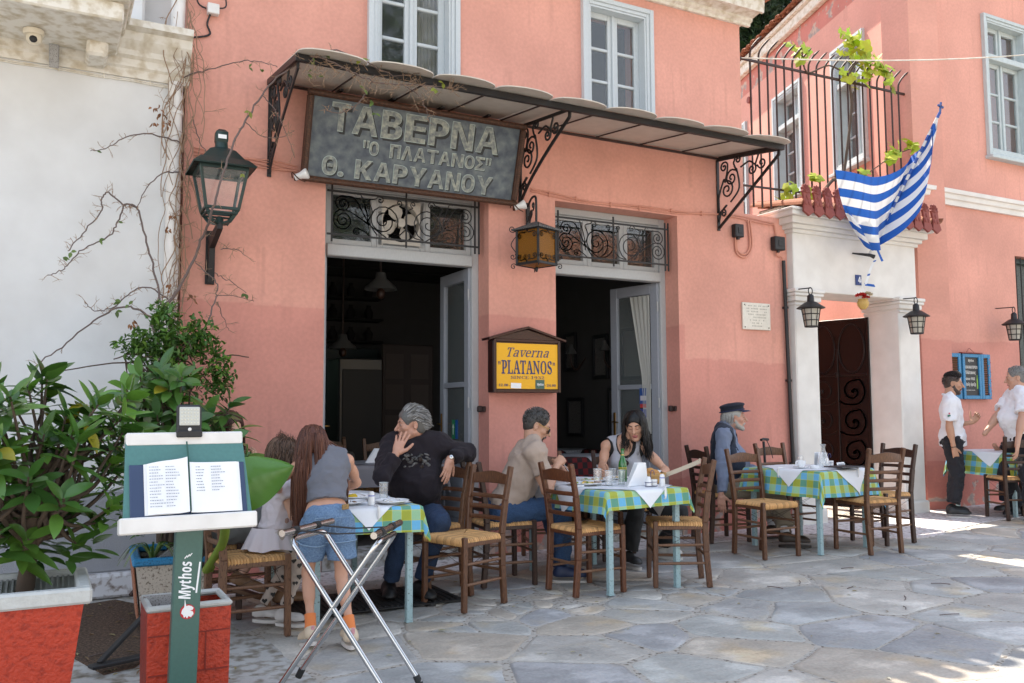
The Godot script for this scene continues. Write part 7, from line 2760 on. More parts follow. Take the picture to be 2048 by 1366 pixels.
	c2.lathe([Vector2(.0,.002),Vector2(.046,.0),Vector2(.05,.012),Vector2(.048,.06),Vector2(.030,.12),Vector2(.019,.155),Vector2(.020,.185),Vector2(.027,.205),Vector2(.024,.205),Vector2(.016,.175),Vector2(.016,.155),Vector2(.027,.12),Vector2(.044,.06),Vector2(.045,.012),Vector2(.0,.010)],22)
	obj("glass",c2,M.tumbler,cf2)
	var c3:=MB.new()
	c3.lathe([Vector2(.0,.011),Vector2(.044,.012),Vector2(.043,.06),Vector2(.036,.085),Vector2(.0,.085)],18)
	obj("water",c3,M.water,cf2)
	var c4:=MB.new()
	var rg4:=PackedVector3Array()
	for q in 21:
		rg4.append(Vector3(cos(TAU*q/20.)*.0255,.205,sin(TAU*q/20.)*.0255))
	c4.tube(rg4,.002,4,false)
	obj("rim",c4,M.rim_glass,cf2)
	tumbler(on(2,.44-.12,-.04),.115,.031,.62,"full water glass at the right of the right-hand table")
	napkins(on(2,.19,-.02),.5,"white folded napkins on the right-hand table",1.1)
	caddy(on(2,.23,.07),.1,"white pots in a wire caddy on the right-hand table")
	var mn:=MB.new()
	mn.box(Vector3(.02,.738,.36),Vector3(.30,.012,.20),.003,Basis(Vector3.UP,-.1))
	var t3: Node3D=get_node("taverna_table_002")
	put_on(t3,"menu_folder",mn,mt("menu_black",lin(.03,.03,.035),.35),"closed dark menu lying at the front of the right-hand table","menu")
	var rs:=MB.new()
	rs.prism(PackedVector2Array([Vector2(-.06,.0),Vector2(.06,.0),Vector2(.055,.045),Vector2(-.055,.045)]),-.003,.003)
	var ro:=put_on(t3,"reserved_card",rs,M.paper,"small white reserved card behind the menu","card")
	ro.position=on(2,.20,.22)
	ro.rotation=Vector3(-.3,.15,0)
	letters(ro,"lettering","RESERVED",.09,.014,Vector3(-.045,.018,.004),mt("grey_ink",lin(.2,.2,.22),.8),.0006)
	var t1: Node3D=get_node("inner_table")
	napkins(t1.position+Vector3(-.10,.72,.12),.1,"pale napkins on the inner table of the left doorway",1.1)
	shaker(t1.position+Vector3(.0,.72,.16),"left white shaker on the inner table of the left doorway")
	shaker(t1.position+Vector3(.06,.72,.16),"right white shaker on the inner table of the left doorway")
	var cn:=thing("walking_cane","black folding cane hooked on the chair by the wall","cane",Vector3(6.38,gy(6.4),.43))
	var km:=MB.new()
	km.tube(PackedVector3Array([Vector3(.02,.25,.02),Vector3(.0,.93,.0)]),.013,8)
	km.tube(catmull([Vector3(-.06,.945,.03),Vector3(.0,.95,.0),Vector3(.09,.945,-.03)],5),.014,8)
	km.tube(catmull([Vector3(.05,.94,-.01),Vector3(.06,.86,.03),Vector3(.08,.76,.04)],5),.004,5)
	obj("stick",km,M.black,cn)
	var bs:=thing("cream_bag_strap","cream canvas strap hung from the chair right of the middle table","strap")
	var bm2:=MB.new()
	var pts:=catmull([Vector3(4.42,.90,1.78),Vector3(4.36,.885,1.82),Vector3(4.18,.77,1.60),Vector3(4.02,.66,1.30),Vector3(4.,.45,1.2),Vector3(3.98,.36,1.22)],6)
	for q in pts.size()-1:
		bm2.bar(pts[q],pts[q+1],.006,.032,.0)
	obj("strap",bm2,mt("canvas_cream",lin(.55,.47,.36),.9),bs)
	var bg:=thing("brown_shoulder_bag","olive brown bag hung on the chair behind the menu stand","bag",Vector3(.86,.52,1.24))
	var f:=Field.new()
	f.cur=Color(.07,.055,.04)
	f.ell(Vector3(0,-.1,.03),Vector3(.075,.13,.10),Basis(),.03)
	f.ell(Vector3(.01,-.02,.05),Vector3(.06,.08,.08),Basis(),.04)
	var bgm:=MB.new()
	f.build(bgm,.009,Vector3.ZERO,wrinkles(4,9.),.012)
	bgm.col=Color(.05,.035,.025)
	bgm.tube(catmull([Vector3(0,.02,.08),Vector3(-.02,.2,.0),Vector3(-.02,.36,-.06),Vector3(-.02,.2,-.1),Vector3(0,.0,-.04)],5),.010,6)
	obj("bag",bgm,M.leather,bg)
class Field:
	var kind:=PackedInt32Array()
	var A:=PackedVector3Array()
	var D:=PackedVector3Array()
	var ra:=PackedFloat32Array()
	var dr:=PackedFloat32Array()
	var inv:=PackedFloat32Array()
	var kk:=PackedFloat32Array()
	var sub:=PackedByteArray()
	var cen:=PackedVector3Array()
	var bnd:=PackedFloat32Array()
	var xf: Array[Transform3D]=[]
	var rad:=PackedVector3Array()
	var col:=PackedColorArray()
	var cur:=Color(1,1,1)
	var cell:=.01
	var lo:=Vector3.ZERO
	var nx:=0
	var ny:=0
	var nz:=0
	var val:=PackedFloat32Array()
	var leaves:=[]
	func push(t: int,a: Vector3,d: Vector3,r0: float,r1: float,k: float,s: bool,c: Vector3,b: float,x:=Transform3D(),r:=Vector3.ONE)->void:
		kind.append(t); A.append(a); D.append(d); ra.append(r0); dr.append(r1-r0)
		inv.append(1./maxf(d.length_squared(),1e-12)); kk.append(maxf(k,.0005)); sub.append(1 if s else 0)
		cen.append(c); bnd.append(b); xf.append(x); rad.append(r); col.append(cur)
	func cap(a: Vector3,b: Vector3,r0: float,r1: float,k:=.02,s:=false)->void:
		push(0,a,b-a,r0,r1,k,s,(a+b)*.5,a.distance_to(b)*.5+maxf(r0,r1))
	func cone(a: Vector3,b: Vector3,r0: float,r1: float,k:=.02,s:=false)->void:
		push(3,a,b-a,r0,r1,k,s,(a+b)*.5,a.distance_to(b)*.5+maxf(r0,r1))
	func ell(c: Vector3,r: Vector3,bs:=Basis(),k:=.02,s:=false)->void:
		push(1,c,Vector3.ZERO,.0,.0,k,s,c,maxf(r.x,maxf(r.y,r.z)),Transform3D(bs,c).affine_inverse(),r)
	func ball(c: Vector3,r: float,k:=.02,s:=false)->void:
		push(0,c,Vector3(0,.0001,0),r,r,k,s,c,r)
	func plane(p: Vector3,nn: Vector3,k:=.004)->void:
		push(2,p,nn.normalized(),.0,.0,k,true,p,1e9)
	func ev(p: Vector3,L: PackedInt32Array)->float:
		var d:=1e3
		for i in L:
			var t:=kind[i]
			var e:=.0
			if t==0:
				var pa:=p-A[i]
				var ba:=D[i]
				var h:=clampf(pa.dot(ba)*inv[i],.0,1.)
				e=(pa-ba*h).length()-ra[i]-dr[i]*h
			elif t==1:
				var q:=xf[i]*p
				var r:=rad[i]
				var k0:=(q/r).length()
				e=k0*(k0-1.)/maxf((q/(r*r)).length(),1e-6)
			elif t==2:
				e=(p-A[i]).dot(D[i])
				d=maxf(d,e)
				continue
			else:
				var pa2:=p-A[i]
				var ba2:=D[i]
				var u:=pa2.dot(ba2)*inv[i]
				var h2:=clampf(u,.0,1.)
				var ln:=ba2.length()
				e=maxf((pa2-ba2*u).length()-ra[i]-dr[i]*h2,(absf(u-.5)-.5)*ln)
			var k:=kk[i]
			if sub[i]:
				e=-e
				var w:=maxf(k-absf(d-e),.0)/k
				d=maxf(d,e)+w*w*k*.25
			else:
				var w2:=maxf(k-absf(d-e),.0)/k
				d=minf(d,e)-w2*w2*k*.25
		return d
	func near(c: Vector3,reach: float,L: PackedInt32Array)->PackedInt32Array:
		var o:=PackedInt32Array()
		for i in L:
			if kind[i]==2 or c.distance_to(cen[i])<bnd[i]+reach:
				o.append(i)
		return o
	func rec(i: int,j: int,k: int,s: int,L: PackedInt32Array)->void:
		if i>=nx or j>=ny or k>=nz:
			return
		var c:=lo+Vector3(i+s*.5,j+s*.5,k+s*.5)*cell
		var hd:=s*cell*.88
		var o:=near(c,hd+.05,L)
		var any:=false
		for q in o:
			if kind[q]!=2 and not sub[q]:
				any=true
				break
		if not any:
			return
		var d:=ev(c,o)
		if absf(d)>hd*1.7+cell:
			if d<.0:
				for z in range(k,mini(k+s,nz)):
					for y in range(j,mini(j+s,ny)):
						var b:=(z*ny+y)*nx
						for x in range(i,mini(i+s,nx)):
							val[b+x]=-1.
			return
		if s==4:
			for z in range(k,mini(k+4,nz)):
				for y in range(j,mini(j+4,ny)):
					var b:=(z*ny+y)*nx
					for x in range(i,mini(i+4,nx)):
						val[b+x]=ev(lo+Vector3(x,y,z)*cell,o)
			leaves.append([i,j,k,o])
			return
		var h:=s/2
		for q in 8:
			rec(i+(h if q & 1 else 0),j+(h if q & 2 else 0),k+(h if q & 4 else 0),h,o)
	func build(mb: MB,size: float,origin:=Vector3.ZERO,noise: FastNoiseLite=null,amp:=.0,stretch:=Vector3.ONE)->void:
		cell=size
		var a:=Vector3.ONE*1e9
		var b:=-a
		for i in kind.size():
			if kind[i]!=2 and not sub[i]:
				a=a.min(cen[i]-Vector3.ONE*bnd[i])
				b=b.max(cen[i]+Vector3.ONE*bnd[i])
		lo=a-Vector3.ONE*size*2.
		var dim:=(b-lo)/size
		nx=int(dim.x)+4
		ny=int(dim.y)+4
		nz=int(dim.z)+4
		val.resize(nx*ny*nz)
		val.fill(1.)
		leaves=[]
		var L:=PackedInt32Array(range(kind.size()))
		var S:=32
		for z in range(0,nz,S):
			for y in range(0,ny,S):
				for x in range(0,nx,S):
					rec(x,y,z,S,L)
		var sx:=nx
		var sy:=nx*ny
		var idx:=PackedInt32Array()
		idx.resize(nx*ny*nz)
		idx.fill(-1)
		var P:=PackedVector3Array()
		var C:=PackedColorArray()
		var off:=[0,1,sx,sx+1,sy,sy+1,sy+sx,sy+sx+1]
		var edges:=[[0,1],[2,3],[4,5],[6,7],[0,2],[1,3],[4,6],[5,7],[0,4],[1,5],[2,6],[3,7]]
		for lf in leaves:
			var o: PackedInt32Array=lf[3]
			for z in range(lf[2],mini(lf[2]+4,nz-1)):
				for y in range(lf[1],mini(lf[1]+4,ny-1)):
					for x in range(lf[0],mini(lf[0]+4,nx-1)):
						var q: int=z*sy+y*sx+x
						var neg:=0
						for m in 8:
							if val[q+off[m]]<.0:
								neg+=1
						if neg==0 or neg==8:
							continue
						var sum:=Vector3.ZERO
						var cnt:=0
						for e in edges:
							var v0: float=val[q+off[e[0]]]
							var v1: float=val[q+off[e[1]]]
							if (v0<.0)!=(v1<.0):
								var t:=v0/(v0-v1)
								var c0:=Vector3(e[0] & 1,(e[0] >> 1) & 1,e[0] >> 2)
								var c1:=Vector3(e[1] & 1,(e[1] >> 1) & 1,e[1] >> 2)
								sum+=c0.lerp(c1,t)
								cnt+=1
						var p:=lo+(Vector3(x,y,z)+sum/cnt)*cell
						idx[q]=P.size()
						P.append(p)
						var best:=1e9
						var bc:=Color.WHITE
						for m in o:
							if kind[m]==2 or sub[m]:
								continue
							var one:=PackedInt32Array([m])
							var dd:=ev(p,one)
							if dd<best:
								best=dd
								bc=col[m]
						C.append(bc)
		if noise:
			for i in P.size():
				var p:=P[i]
				var s2:=p*stretch
				var dn:=Vector3(noise.get_noise_3dv(s2),noise.get_noise_3dv(s2+Vector3(50,0,0)),noise.get_noise_3dv(s2+Vector3(0,50,0)))
				P[i]=p+dn*amp
		var F:=PackedInt32Array()
		for lf in leaves:
			for z in range(maxi(lf[2],1),mini(lf[2]+4,nz-1)):
				for y in range(maxi(lf[1],1),mini(lf[1]+4,ny-1)):
					for x in range(maxi(lf[0],1),mini(lf[0]+4,nx-1)):
						var q: int=z*sy+y*sx+x
						var s0:=val[q]<.0
						for ax in 3:
							var st: int=[1,sx,sy][ax]
							if s0==(val[q+st]<.0):
								continue
							var d1: int=[sx,sy,1][ax]
							var d2: int=[sy,1,sx][ax]
							var i0:=idx[q]
							var i1:=idx[q-d1]
							var i2:=idx[q-d1-d2]
							var i3:=idx[q-d2]
							if i0<0 or i1<0 or i2<0 or i3<0:
								continue
							if s0:
								F.append_array([i0,i1,i2,i0,i2,i3])
							else:
								F.append_array([i0,i2,i1,i0,i3,i2])
		var N:=PackedVector3Array()
		N.resize(P.size())
		for i in range(0,F.size(),3):
			var nn:=(P[F[i+1]]-P[F[i]]).cross(P[F[i+2]]-P[F[i]])
			N[F[i]]+=nn
			N[F[i+1]]+=nn
			N[F[i+2]]+=nn
		var base:=mb.v.size()
		for i in P.size():
			mb.v.append(P[i]-origin)
			mb.n.append(N[i].normalized())
			mb.u.append(Vector2(P[i].x,P[i].y))
			mb.c.append(C[i])
		for i in range(0,F.size(),3):
			mb.ix.append(base+F[i])
			mb.ix.append(base+F[i+2])
			mb.ix.append(base+F[i+1])
		val=PackedFloat32Array()
func bend(a: Vector3,b: Vector3,l1: float,l2: float,pole: Vector3)->Vector3:
	var d:=b-a
	var len:=minf(d.length(),(l1+l2)*.999)
	var dir:=d.normalized()
	var x:=(l1*l1-l2*l2+len*len)/(2.*len)
	var y:=sqrt(maxf(l1*l1-x*x,.0))
	var p:=(pole-dir*pole.dot(dir)).normalized()
	return a+dir*x+p*y
func head_basis(yaw: float,pitch: float,roll:=.0)->Basis:
	return Basis(Vector3.UP,yaw)*Basis(Vector3.RIGHT,pitch)*Basis(Vector3(0,0,1),roll)
func hand(f: Field,w: Vector3,dir: Vector3,nrm: Vector3,side: float,s: float,curl: Array,spread:=.12,thumb_in:=.4)->void:
	dir=dir.normalized()
	nrm=(nrm-dir*nrm.dot(dir)).normalized()
	var lat:=dir.cross(nrm)*side
	var len:=[.078,.086,.079,.062]
	var wx:=[.027,.009,-.010,-.028]
	var kx:=[.084,.089,.084,.076]
	f.ell(w+dir*.045*s-nrm*.002*s,Vector3(.036,.05,.015)*s,Basis(lat,dir,lat.cross(dir)),.012)
	for i in 4:
		var a: Vector3=w+(dir*kx[i]+lat*wx[i])*s
		f.cap(w+(dir*.012+lat*wx[i]*.45)*s,a,.013*s,.0105*s,.008)
		var d: Vector3=(dir+lat*spread*(1.5-i)*.5).normalized()
		var ax:=d.cross(nrm).normalized()
		var c: float=curl[i]
		var p:=a
		var r:=.0098*s*(.9 if i==3 else 1.)
		for q in 3:
			d=d.rotated(ax,c*[.75,1.,.7][q])
			var e: Vector3=p+d*len[i]*[.47,.30,.25][q]*s
			f.cap(p,e,r,r*.9,.003)
			r*=.92
			p=e
	var t0:=w+(dir*.018+lat*.024)*s
	var td:=(dir*.62+lat*.75+nrm*thumb_in).normalized()
	var t1:=t0+td*.042*s
	f.cap(t0,t1,.0155*s,.0125*s,.012)
	td=(td+dir*.35-lat*.1+nrm*thumb_in*.5).normalized()
	var t2:=t1+td*.034*s
	f.cap(t1,t2,.0118*s,.0105*s,.003)
	td=(td+dir*.3+nrm*thumb_in*.4).normalized()
	f.cap(t2,t2+td*.026*s,.0105*s,.0085*s,.003)
func head_shape(mb: MB,c: Vector3,B: Basis,origin: Vector3,neck: Vector3,o: Dictionary)->void:
	var s: float=o.get("s",1.)
	var skin: Color=o.skin
	var fem: float=o.get("fem",.0)
	var f:=Field.new()
	f.cur=skin
	var P:=func(x: float,y: float,z: float)->Vector3: return c+B*(Vector3(x,y,z)*s)
	f.ell(P.call(0,.036,-.014),Vector3(.075,.086,.095)*s,B,.02)
	f.ell(P.call(0,-.03,.03),Vector3(.057,.08,.06)*s,B,.03)
	var jw:=.05-.007*fem
	for sd in [-1.,1.]:
		f.cap(P.call(sd*jw,-.055,.0),P.call(sd*.014,-.102,.062),.022*s,.017*s,.025)
		f.ell(P.call(sd*.043,-.022,.058),Vector3(.022,.018,.02)*s,B,.02)
	f.ell(P.call(0,-.106,.068),Vector3(.02,.014,.016)*s,B,.015)
	f.cap(P.call(-.034,.024,.074),P.call(.034,.024,.074),(.013-.004*fem)*s,(.013-.004*fem)*s,.015)
	for sd in [-1.,1.]:
		f.ball(P.call(sd*.031,.002,.099),.017*s,.014,true)
	for sd in [-1.,1.]:
		f.ball(P.call(sd*.031,.002,.073),.0135*s,.006)
	var nz: float=o.get("nose",1.)
	f.cap(P.call(0,.012,.086),P.call(0,-.03,.086+.024*nz),.0075*s,.0115*s,.012)
	for sd in [-1.,1.]:
		f.ball(P.call(sd*.012,-.035,.093),.0085*s,.008)
	f.cur=o.get("lips",skin)
	f.cap(P.call(-.02,-.066,.083),P.call(0,-.064,.091),.004*s,.0062*s,.004)
	f.cap(P.call(.02,-.066,.083),P.call(0,-.064,.091),.004*s,.0062*s,.004)
	f.cap(P.call(-.016,-.074,.084),P.call(.016,-.074,.084),.0055*s,.0055*s,.004)
	f.cur=skin
	for sd in [-1.,1.]:
		var eb:=B*Basis(Vector3.UP,sd*.45)*Basis(Vector3.RIGHT,-.15)
		f.ell(P.call(sd*.078,-.004,-.012),Vector3(.009,.031,.019)*s,eb,.006)
		f.ell(P.call(sd*.086,.0,-.008),Vector3(.007,.019,.010)*s,eb,.004,true)
	if o.has("neck_r"):
		f.cap(P.call(0,-.05,-.025),neck,o.neck_r*s,o.neck_r*1.08*s,.03)
	else:
		f.cap(P.call(0,-.05,-.025),neck,(.056-.01*fem)*s,(.061-.011*fem)*s,.03)
	var bk: int=o.get("beard_kind",0)
	if bk>0:
		f.cur=o.beard
		f.ell(P.call(0,-.106,.072),Vector3(.022,.019,.016)*s,B,.006)
		for sd in [-1.,1.]:
			f.cap(P.call(sd*.004,-.054,.0925),P.call(sd*.026,-.064,.079),.0058*s,.005*s,.004)
			f.cap(P.call(sd*.028,-.066,.076),P.call(sd*.02,-.1,.068),.006*s,.008*s,.004)
			if bk>1:
				f.cap(P.call(sd*.068,-.03,.0),P.call(sd*.052,-.07,.02),.012*s,.017*s,.008)
				f.cap(P.call(sd*.052,-.07,.02),P.call(sd*.018,-.105,.064),.0185*s,.018*s,.008)
	f.build(mb,.0045*maxf(s,.9),origin)
	var keep:=mb.xf
	mb.xf=Transform3D(B,c-origin)*Transform3D(Basis().scaled(Vector3(s,s,s)),Vector3.ZERO)
	var op: float=o.get("open",1.)
	for sd in [-1.,1.]:
		var ec:=Vector3(sd*.031,.002,.0745)
		mb.col=Color(.62,.58,.55)
		mb.ellipsoid(ec,Vector3(.0135,.0125,.0135),12)
		mb.col=Color(.03,.018,.01)
		mb.ellipsoid(ec+Vector3(0,-.001-.004*(1.-op),.0075),Vector3(.0062,.0062,.0072),10)
		mb.col=skin*Color(.82,.76,.74)
		var up:=PackedVector3Array()
		var dn:=PackedVector3Array()
		for q in 7:
			var t:=(q-3)/3.
			up.append(ec+Vector3(t*.015,lerpf(-.003,.0068,op)*(1.-t*t*.8),.0145-t*t*.006))
			dn.append(ec+Vector3(t*.015,-.0072*(1.-t*t*.8),.0122-t*t*.005))
		mb.tube(up,.0034+.0022*(1.-op),6)
		mb.tube(dn,.0026,6)
		if op<.6:
			mb.ellipsoid(ec+Vector3(0,.003,.002),Vector3(.0145,.0092,.0138),10)
			mb.col=Color(.02,.012,.01)
			var ls:=PackedVector3Array()
			for q in up:
				ls.append(q+Vector3(0,-.003,.0025))
			mb.tube(ls,.0016,5)
		mb.col=o.get("brow",Color(.03,.02,.015))
		var br:=PackedVector3Array()
		for q in 6:
			var t:=q/5.
			br.append(Vector3(sd*lerpf(.012,.05,t),.021+.008*sin(t*2.3),.0895-.018*t*t))
		mb.tube(br,PackedFloat32Array([.003,.0042,.0042,.0038,.003,.0015]),5)
	mb.xf=keep
func strands(mb: MB,c: Vector3,B: Basis,origin: Vector3,s: float,count: int,length: float,r: float,cols: Array,region: Callable,comb: Callable,grav: float,push: Array,curl:=.0,lift:=.004)->void:
	var R:=Vector3(.077,.089,.098)*s
	var hc:=c+B*(Vector3(0,.036,-.014)*s)
	var made:=0
	var tries:=0
	while made<count and tries<count*20:
		tries+=1
		var d:=Vector3(rng.randfn(),rng.randfn(),rng.randfn()).normalized()
		if not (region as Callable).call(d):
			continue
		made+=1
		var p:=hc+B*(d*R)
		var nn:=B*(d/R).normalized()
		var cd: Vector3=B*((comb as Callable).call(d) as Vector3)
		var dir: Vector3=(cd-nn*cd.dot(nn)*.8+nn*.15).normalized()
		var ln:=length*rng.randf_range(.75,1.08)
		var seg:=9 if length>.12 else 4
		var path:=PackedVector3Array()
		var rr:=PackedFloat32Array()
		var ph:=rng.randf()*TAU
		path.append(p-nn*.003)
		rr.append(r)
		var side:=dir.cross(nn).normalized()
		for q in seg:
			dir=(dir+Vector3.DOWN*grav+Vector3(rng.randfn(),rng.randfn(),rng.randfn())*.03).normalized()
			p+=dir*ln/seg
			var l:=hc+Vector3.ZERO
			var loc:=B.inverse()*(p-l)/(R+Vector3.ONE*lift)
			if loc.length()<1.:
				p=l+B*(loc.normalized()*(R+Vector3.ONE*lift))
			for e in push:
				var iv: Basis=e[2]
				var lp: Vector3=iv.inverse()*(p-e[0])/e[1]
				if lp.length()<1.:
					p=e[0]+iv*(lp.normalized()*e[1])
			var t:=(q+1.)/seg
			path.append(p+(side*sin(ph+t*9.)+nn*cos(ph+t*9.))*curl*t)
			rr.append(r*(1.-.75*t*t))
		mb.col=cols[rng.randi() % cols.size()]
		var keep:=mb.xf
		mb.xf=Transform3D(Basis(),-origin)
		mb.tube(path,rr,4,false)
		mb.xf=keep
func scalp(mb: MB,c: Vector3,B: Basis,origin: Vector3,s: float,col: Color,grow: float,hairline:=.06,nape:=-.07,amp:=.003)->void:
	var f:=Field.new()
	f.cur=col
	f.ell(c+B*(Vector3(0,.038,-.016)*s),(Vector3(.077,.087,.096)+Vector3.ONE*grow)*s,B,.01)
	f.ell(c+B*(Vector3(0,-.02,-.045)*s),(Vector3(.064,.06,.055)+Vector3.ONE*grow*.7)*s,B,.03)
	f.cur=Color.WHITE
	f.ell(c+B*(Vector3(0,-.035,.105)*s),Vector3(.074,hairline+.06,.085)*s,B,.012,true)
	for sd in [-1.,1.]:
		f.ell(c+B*(Vector3(sd*.085,-.02,.012)*s),Vector3(.025,.05,.045)*s,B,.012,true)
	f.plane(c+B*(Vector3(0,nape,-.05)*s),B*Vector3(0,-1,.25))
	var nz:=FastNoiseLite.new()
	nz.seed=5
	nz.frequency=60.
	f.build(mb,.006,origin,nz,amp)
func joints(hip: Vector3,yaw: float,lean: float,s: float,side_lean:=.0)->Dictionary:
	var f:=Vector3(sin(yaw),0,cos(yaw))
	var l:=Vector3.UP.cross(f)
	var u:=(Vector3.UP*cos(lean)+f*sin(lean)+l*side_lean).normalized()
	var j:={"hip": hip,"f": f,"l": l,"u": u,"s": s}
	j.chest=hip+u*.30*s-f*.012*s
	j.neck=hip+u*.51*s+f*.01*s
	j.sl=j.neck+l*.178*s-u*.055*s
	j.sr=j.neck-l*.178*s-u*.055*s
	j.hl=hip+l*.09*s-Vector3.UP*.02*s
	j.hr=hip-l*.09*s-Vector3.UP*.02*s
	return j
func arm(j: Dictionary,w: String,wrist: Vector3,pole: Vector3)->void:
	j["w"+w]=wrist
	j["e"+w]=bend(j["s"+w],wrist,.285*j.s,.26*j.s,pole)
func leg(j: Dictionary,w: String,ankle: Vector3,pole: Vector3)->void:
	j["a"+w]=ankle
	j["k"+w]=bend(j["h"+w],ankle,.43*j.s,.42*j.s,pole)
func torso(f: Field,j: Dictionary,g: float,fem:=.0,belly:=.0,k:=.05)->void:
	var s: float=j.s
	var across: Vector3=(j.sl-j.sr).normalized()
	var up: Vector3=(j.neck-j.hip).normalized()
	var B:=Basis(across,up,across.cross(up)).orthonormalized()
	var fw:=B.z
	f.ell(j.hip+up*.04*s,Vector3(.165+.01*fem+g,.13,.115+g)*Vector3(s,s,s),B,k)
	f.ell(j.hip.lerp(j.neck,.4)+fw*(.01+belly*.7)*s,Vector3(.148-.022*fem+g+belly*.6,.17,.105+g+belly)*s,B,k)
	f.ell(j.hip.lerp(j.neck,.70),Vector3(.165-.018*fem+g,.17,.112-.012*fem+g)*s,B,k)
	f.cap(j.sl-across*.03*s,j.sr+across*.03*s,(.062-.008*fem+g)*s,(.062-.008*fem+g)*s,k)
	for w in [j.sl,j.sr]:
		f.cap(j.neck+up*.005*s,w,(.05+g)*s,(.058-.008*fem+g)*s,.04)
	if fem>.5:
		for sd in [-1.,1.]:
			f.ell(j.hip.lerp(j.neck,.62)+(across*sd*.072+fw*.075)*s,Vector3(.06+g,.062+g,.052+g)*s,B,.03)
func wrinkles(sd: int,fr: float)->FastNoiseLite:
	var n:=FastNoiseLite.new()
	n.seed=sd
	n.frequency=fr
	n.fractal_octaves=3
	n.fractal_type=FastNoiseLite.FRACTAL_RIDGED
	return n
func limbs_skin(f: Field,j: Dictionary,arms:=true,legs:=true)->void:
	var s: float=j.s
	var th: float=j.get("thin",1.)
	if arms:
		for w in ["l","r"]:
			f.cap(j["s"+w],j["e"+w],.047*s*th,.037*s*th,.03)
			f.cap(j["s"+w].lerp(j["e"+w],.45),j["s"+w].lerp(j["e"+w],.6),.043*s*th,.041*s*th,.03)
			f.cap(j["e"+w],j["w"+w],.037*s*th,.0255*s*th,.02)
			f.cap(j["e"+w].lerp(j["w"+w],.15),j["e"+w].lerp(j["w"+w],.4),.041*s*th,.036*s*th,.03)
	if legs:
		for w in ["l","r"]:
			var back: Vector3=-(j.f as Vector3)
			f.cap(j["h"+w],j["k"+w],.08*s*th,.053*s*th,.03)
			f.cap(j["k"+w],j["a"+w],.05*s*th,.034*s*th,.02)
			f.cap(j["k"+w].lerp(j["a"+w],.2)+back*.014*s,j["k"+w].lerp(j["a"+w],.42)+back*.012*s,.048*s*th,.042*s*th,.03)
func trousers(f: Field,j: Dictionary,g: float,to:=1.,wide:=.0,k:=.035)->void:
	var s: float=j.s
	var across: Vector3=j.l
	var B:=Basis(across,Vector3.UP,j.f)
	f.ell(j.hip+Vector3.DOWN*.015*s,Vector3(.168+g,.125,.125+g)*s,B,k)
	f.cap(j.hl-across*.02*s,j.hr+across*.02*s,(.1+g)*s,(.1+g)*s,k)
	for w in ["l","r"]:
		var e: Vector3=j["h"+w].lerp(j["k"+w],minf(to*2.,1.))
		if to>=.5:
			f.cap(j["h"+w],e,(.088+g)*s,(.062+g+wide*.5)*s,k)
			var b: Vector3=j["k"+w].lerp(j["a"+w],(to-.5)*2.)
			f.cone(j["k"+w].lerp(b,-.02),b,(.06+g+wide*.5)*s,(.047+g+wide)*s,.02)
		else:
			f.cone(j["h"+w],e,(.094+g)*s,(.084+g+wide)*s,k)
func shoe(parent: Node,called: String,ankle: Vector3,d: Vector3,s: float,upper: Color,sole: Color,origin: Vector3,pitch:=.0,stripe:=Color(0,0,0,0))->void:
	var f:=Field.new()
	d=d.normalized()
	var up:=Vector3.UP.rotated(Vector3.UP.cross(d).normalized(),pitch)
	var fd:=d.rotated(Vector3.UP.cross(d).normalized(),pitch)
	var side:=up.cross(fd).normalized()
	var g:=ankle-up*.085*s
	f.cur=upper
	f.cap(ankle-up*.015*s,ankle-up*.045*s-fd*.008*s,.043*s,.044*s,.02)
	f.cap(g+up*.048*s-fd*.02*s,g+up*.04*s+fd*.13*s,.044*s,.036*s,.03)
	f.ell(g+up*.033*s+fd*.135*s,Vector3(.046,.034,.062)*s,Basis(side,up,fd),.03)
	f.plane(g+up*.022*s,-up)
	f.cur=sole
	var ring:=PackedVector2Array()
	for q in 20:
		var a:=TAU*q/20.
		var z:=-cos(a)
		ring.append(Vector2(sin(a)*(.041+.008*smoothstep(-.3,.6,z))*s,(.067+z*.133)*s))
	var mb:=MB.new()
	f.build(mb,.009,origin)
	mb.col=sole
	mb.xf=Transform3D(Basis(side,fd,up),g-origin)
	mb.xf.basis=Basis(side,fd,side.cross(fd))
	mb.prism(ring,.002,.028*s,.004)
	if stripe.a>.5:
		mb.col=stripe
		for q in 3:
			for sd in [-1.,1.]:
				mb.box(Vector3(sd*.0405*s,(.045+.022*q)*s,.05*s),Vector3(.008,.010,.05)*s,.002,Basis(Vector3(1,0,0),.5))
	obj(called,mb,M.leather,parent)
const SKIN:=Color(.50,.27,.175)
const TAN:=Color(.42,.215,.135)
const PALE:=Color(.56,.33,.235)
func person(label: String,at: Vector3)->Node3D:
	return thing("person",label,"person",at)
func body(t: Node3D,j: Dictionary,head: Vector3,hb: Basis,ho: Dictionary,hands: Array,legs:=true,arms:=true)->void:
	var o:=t.position
	var mb:=MB.new()
	var f:=Field.new()
	f.cur=ho.skin
	torso(f,j,-.012,ho.get("fem",.0))
	limbs_skin(f,j,arms,legs)
	f.cap(j.neck-(j.u as Vector3)*.02,j.neck.lerp(head,.45),.062*j.s*ho.get("neckw",1.),.055*j.s*ho.get("neckw",1.),.04)
	f.build(mb,.0125,o)
	head_shape(mb,head,hb,o,j.neck,ho)
	for h in hands:
		var g:=Field.new()
		g.cur=ho.skin
		var w: Vector3=h[0]
		var e: Vector3=h[5]
		g.cap(w.lerp(e,.16),w+(h[1] as Vector3).normalized()*.02,.027*h[4],.025*h[4],.02)
		hand(g,w,h[1],h[2],h[3],h[4],h[6],h[7],h[8])
		g.build(mb,.0042,o)
	obj("body",mb,M.skin,t)
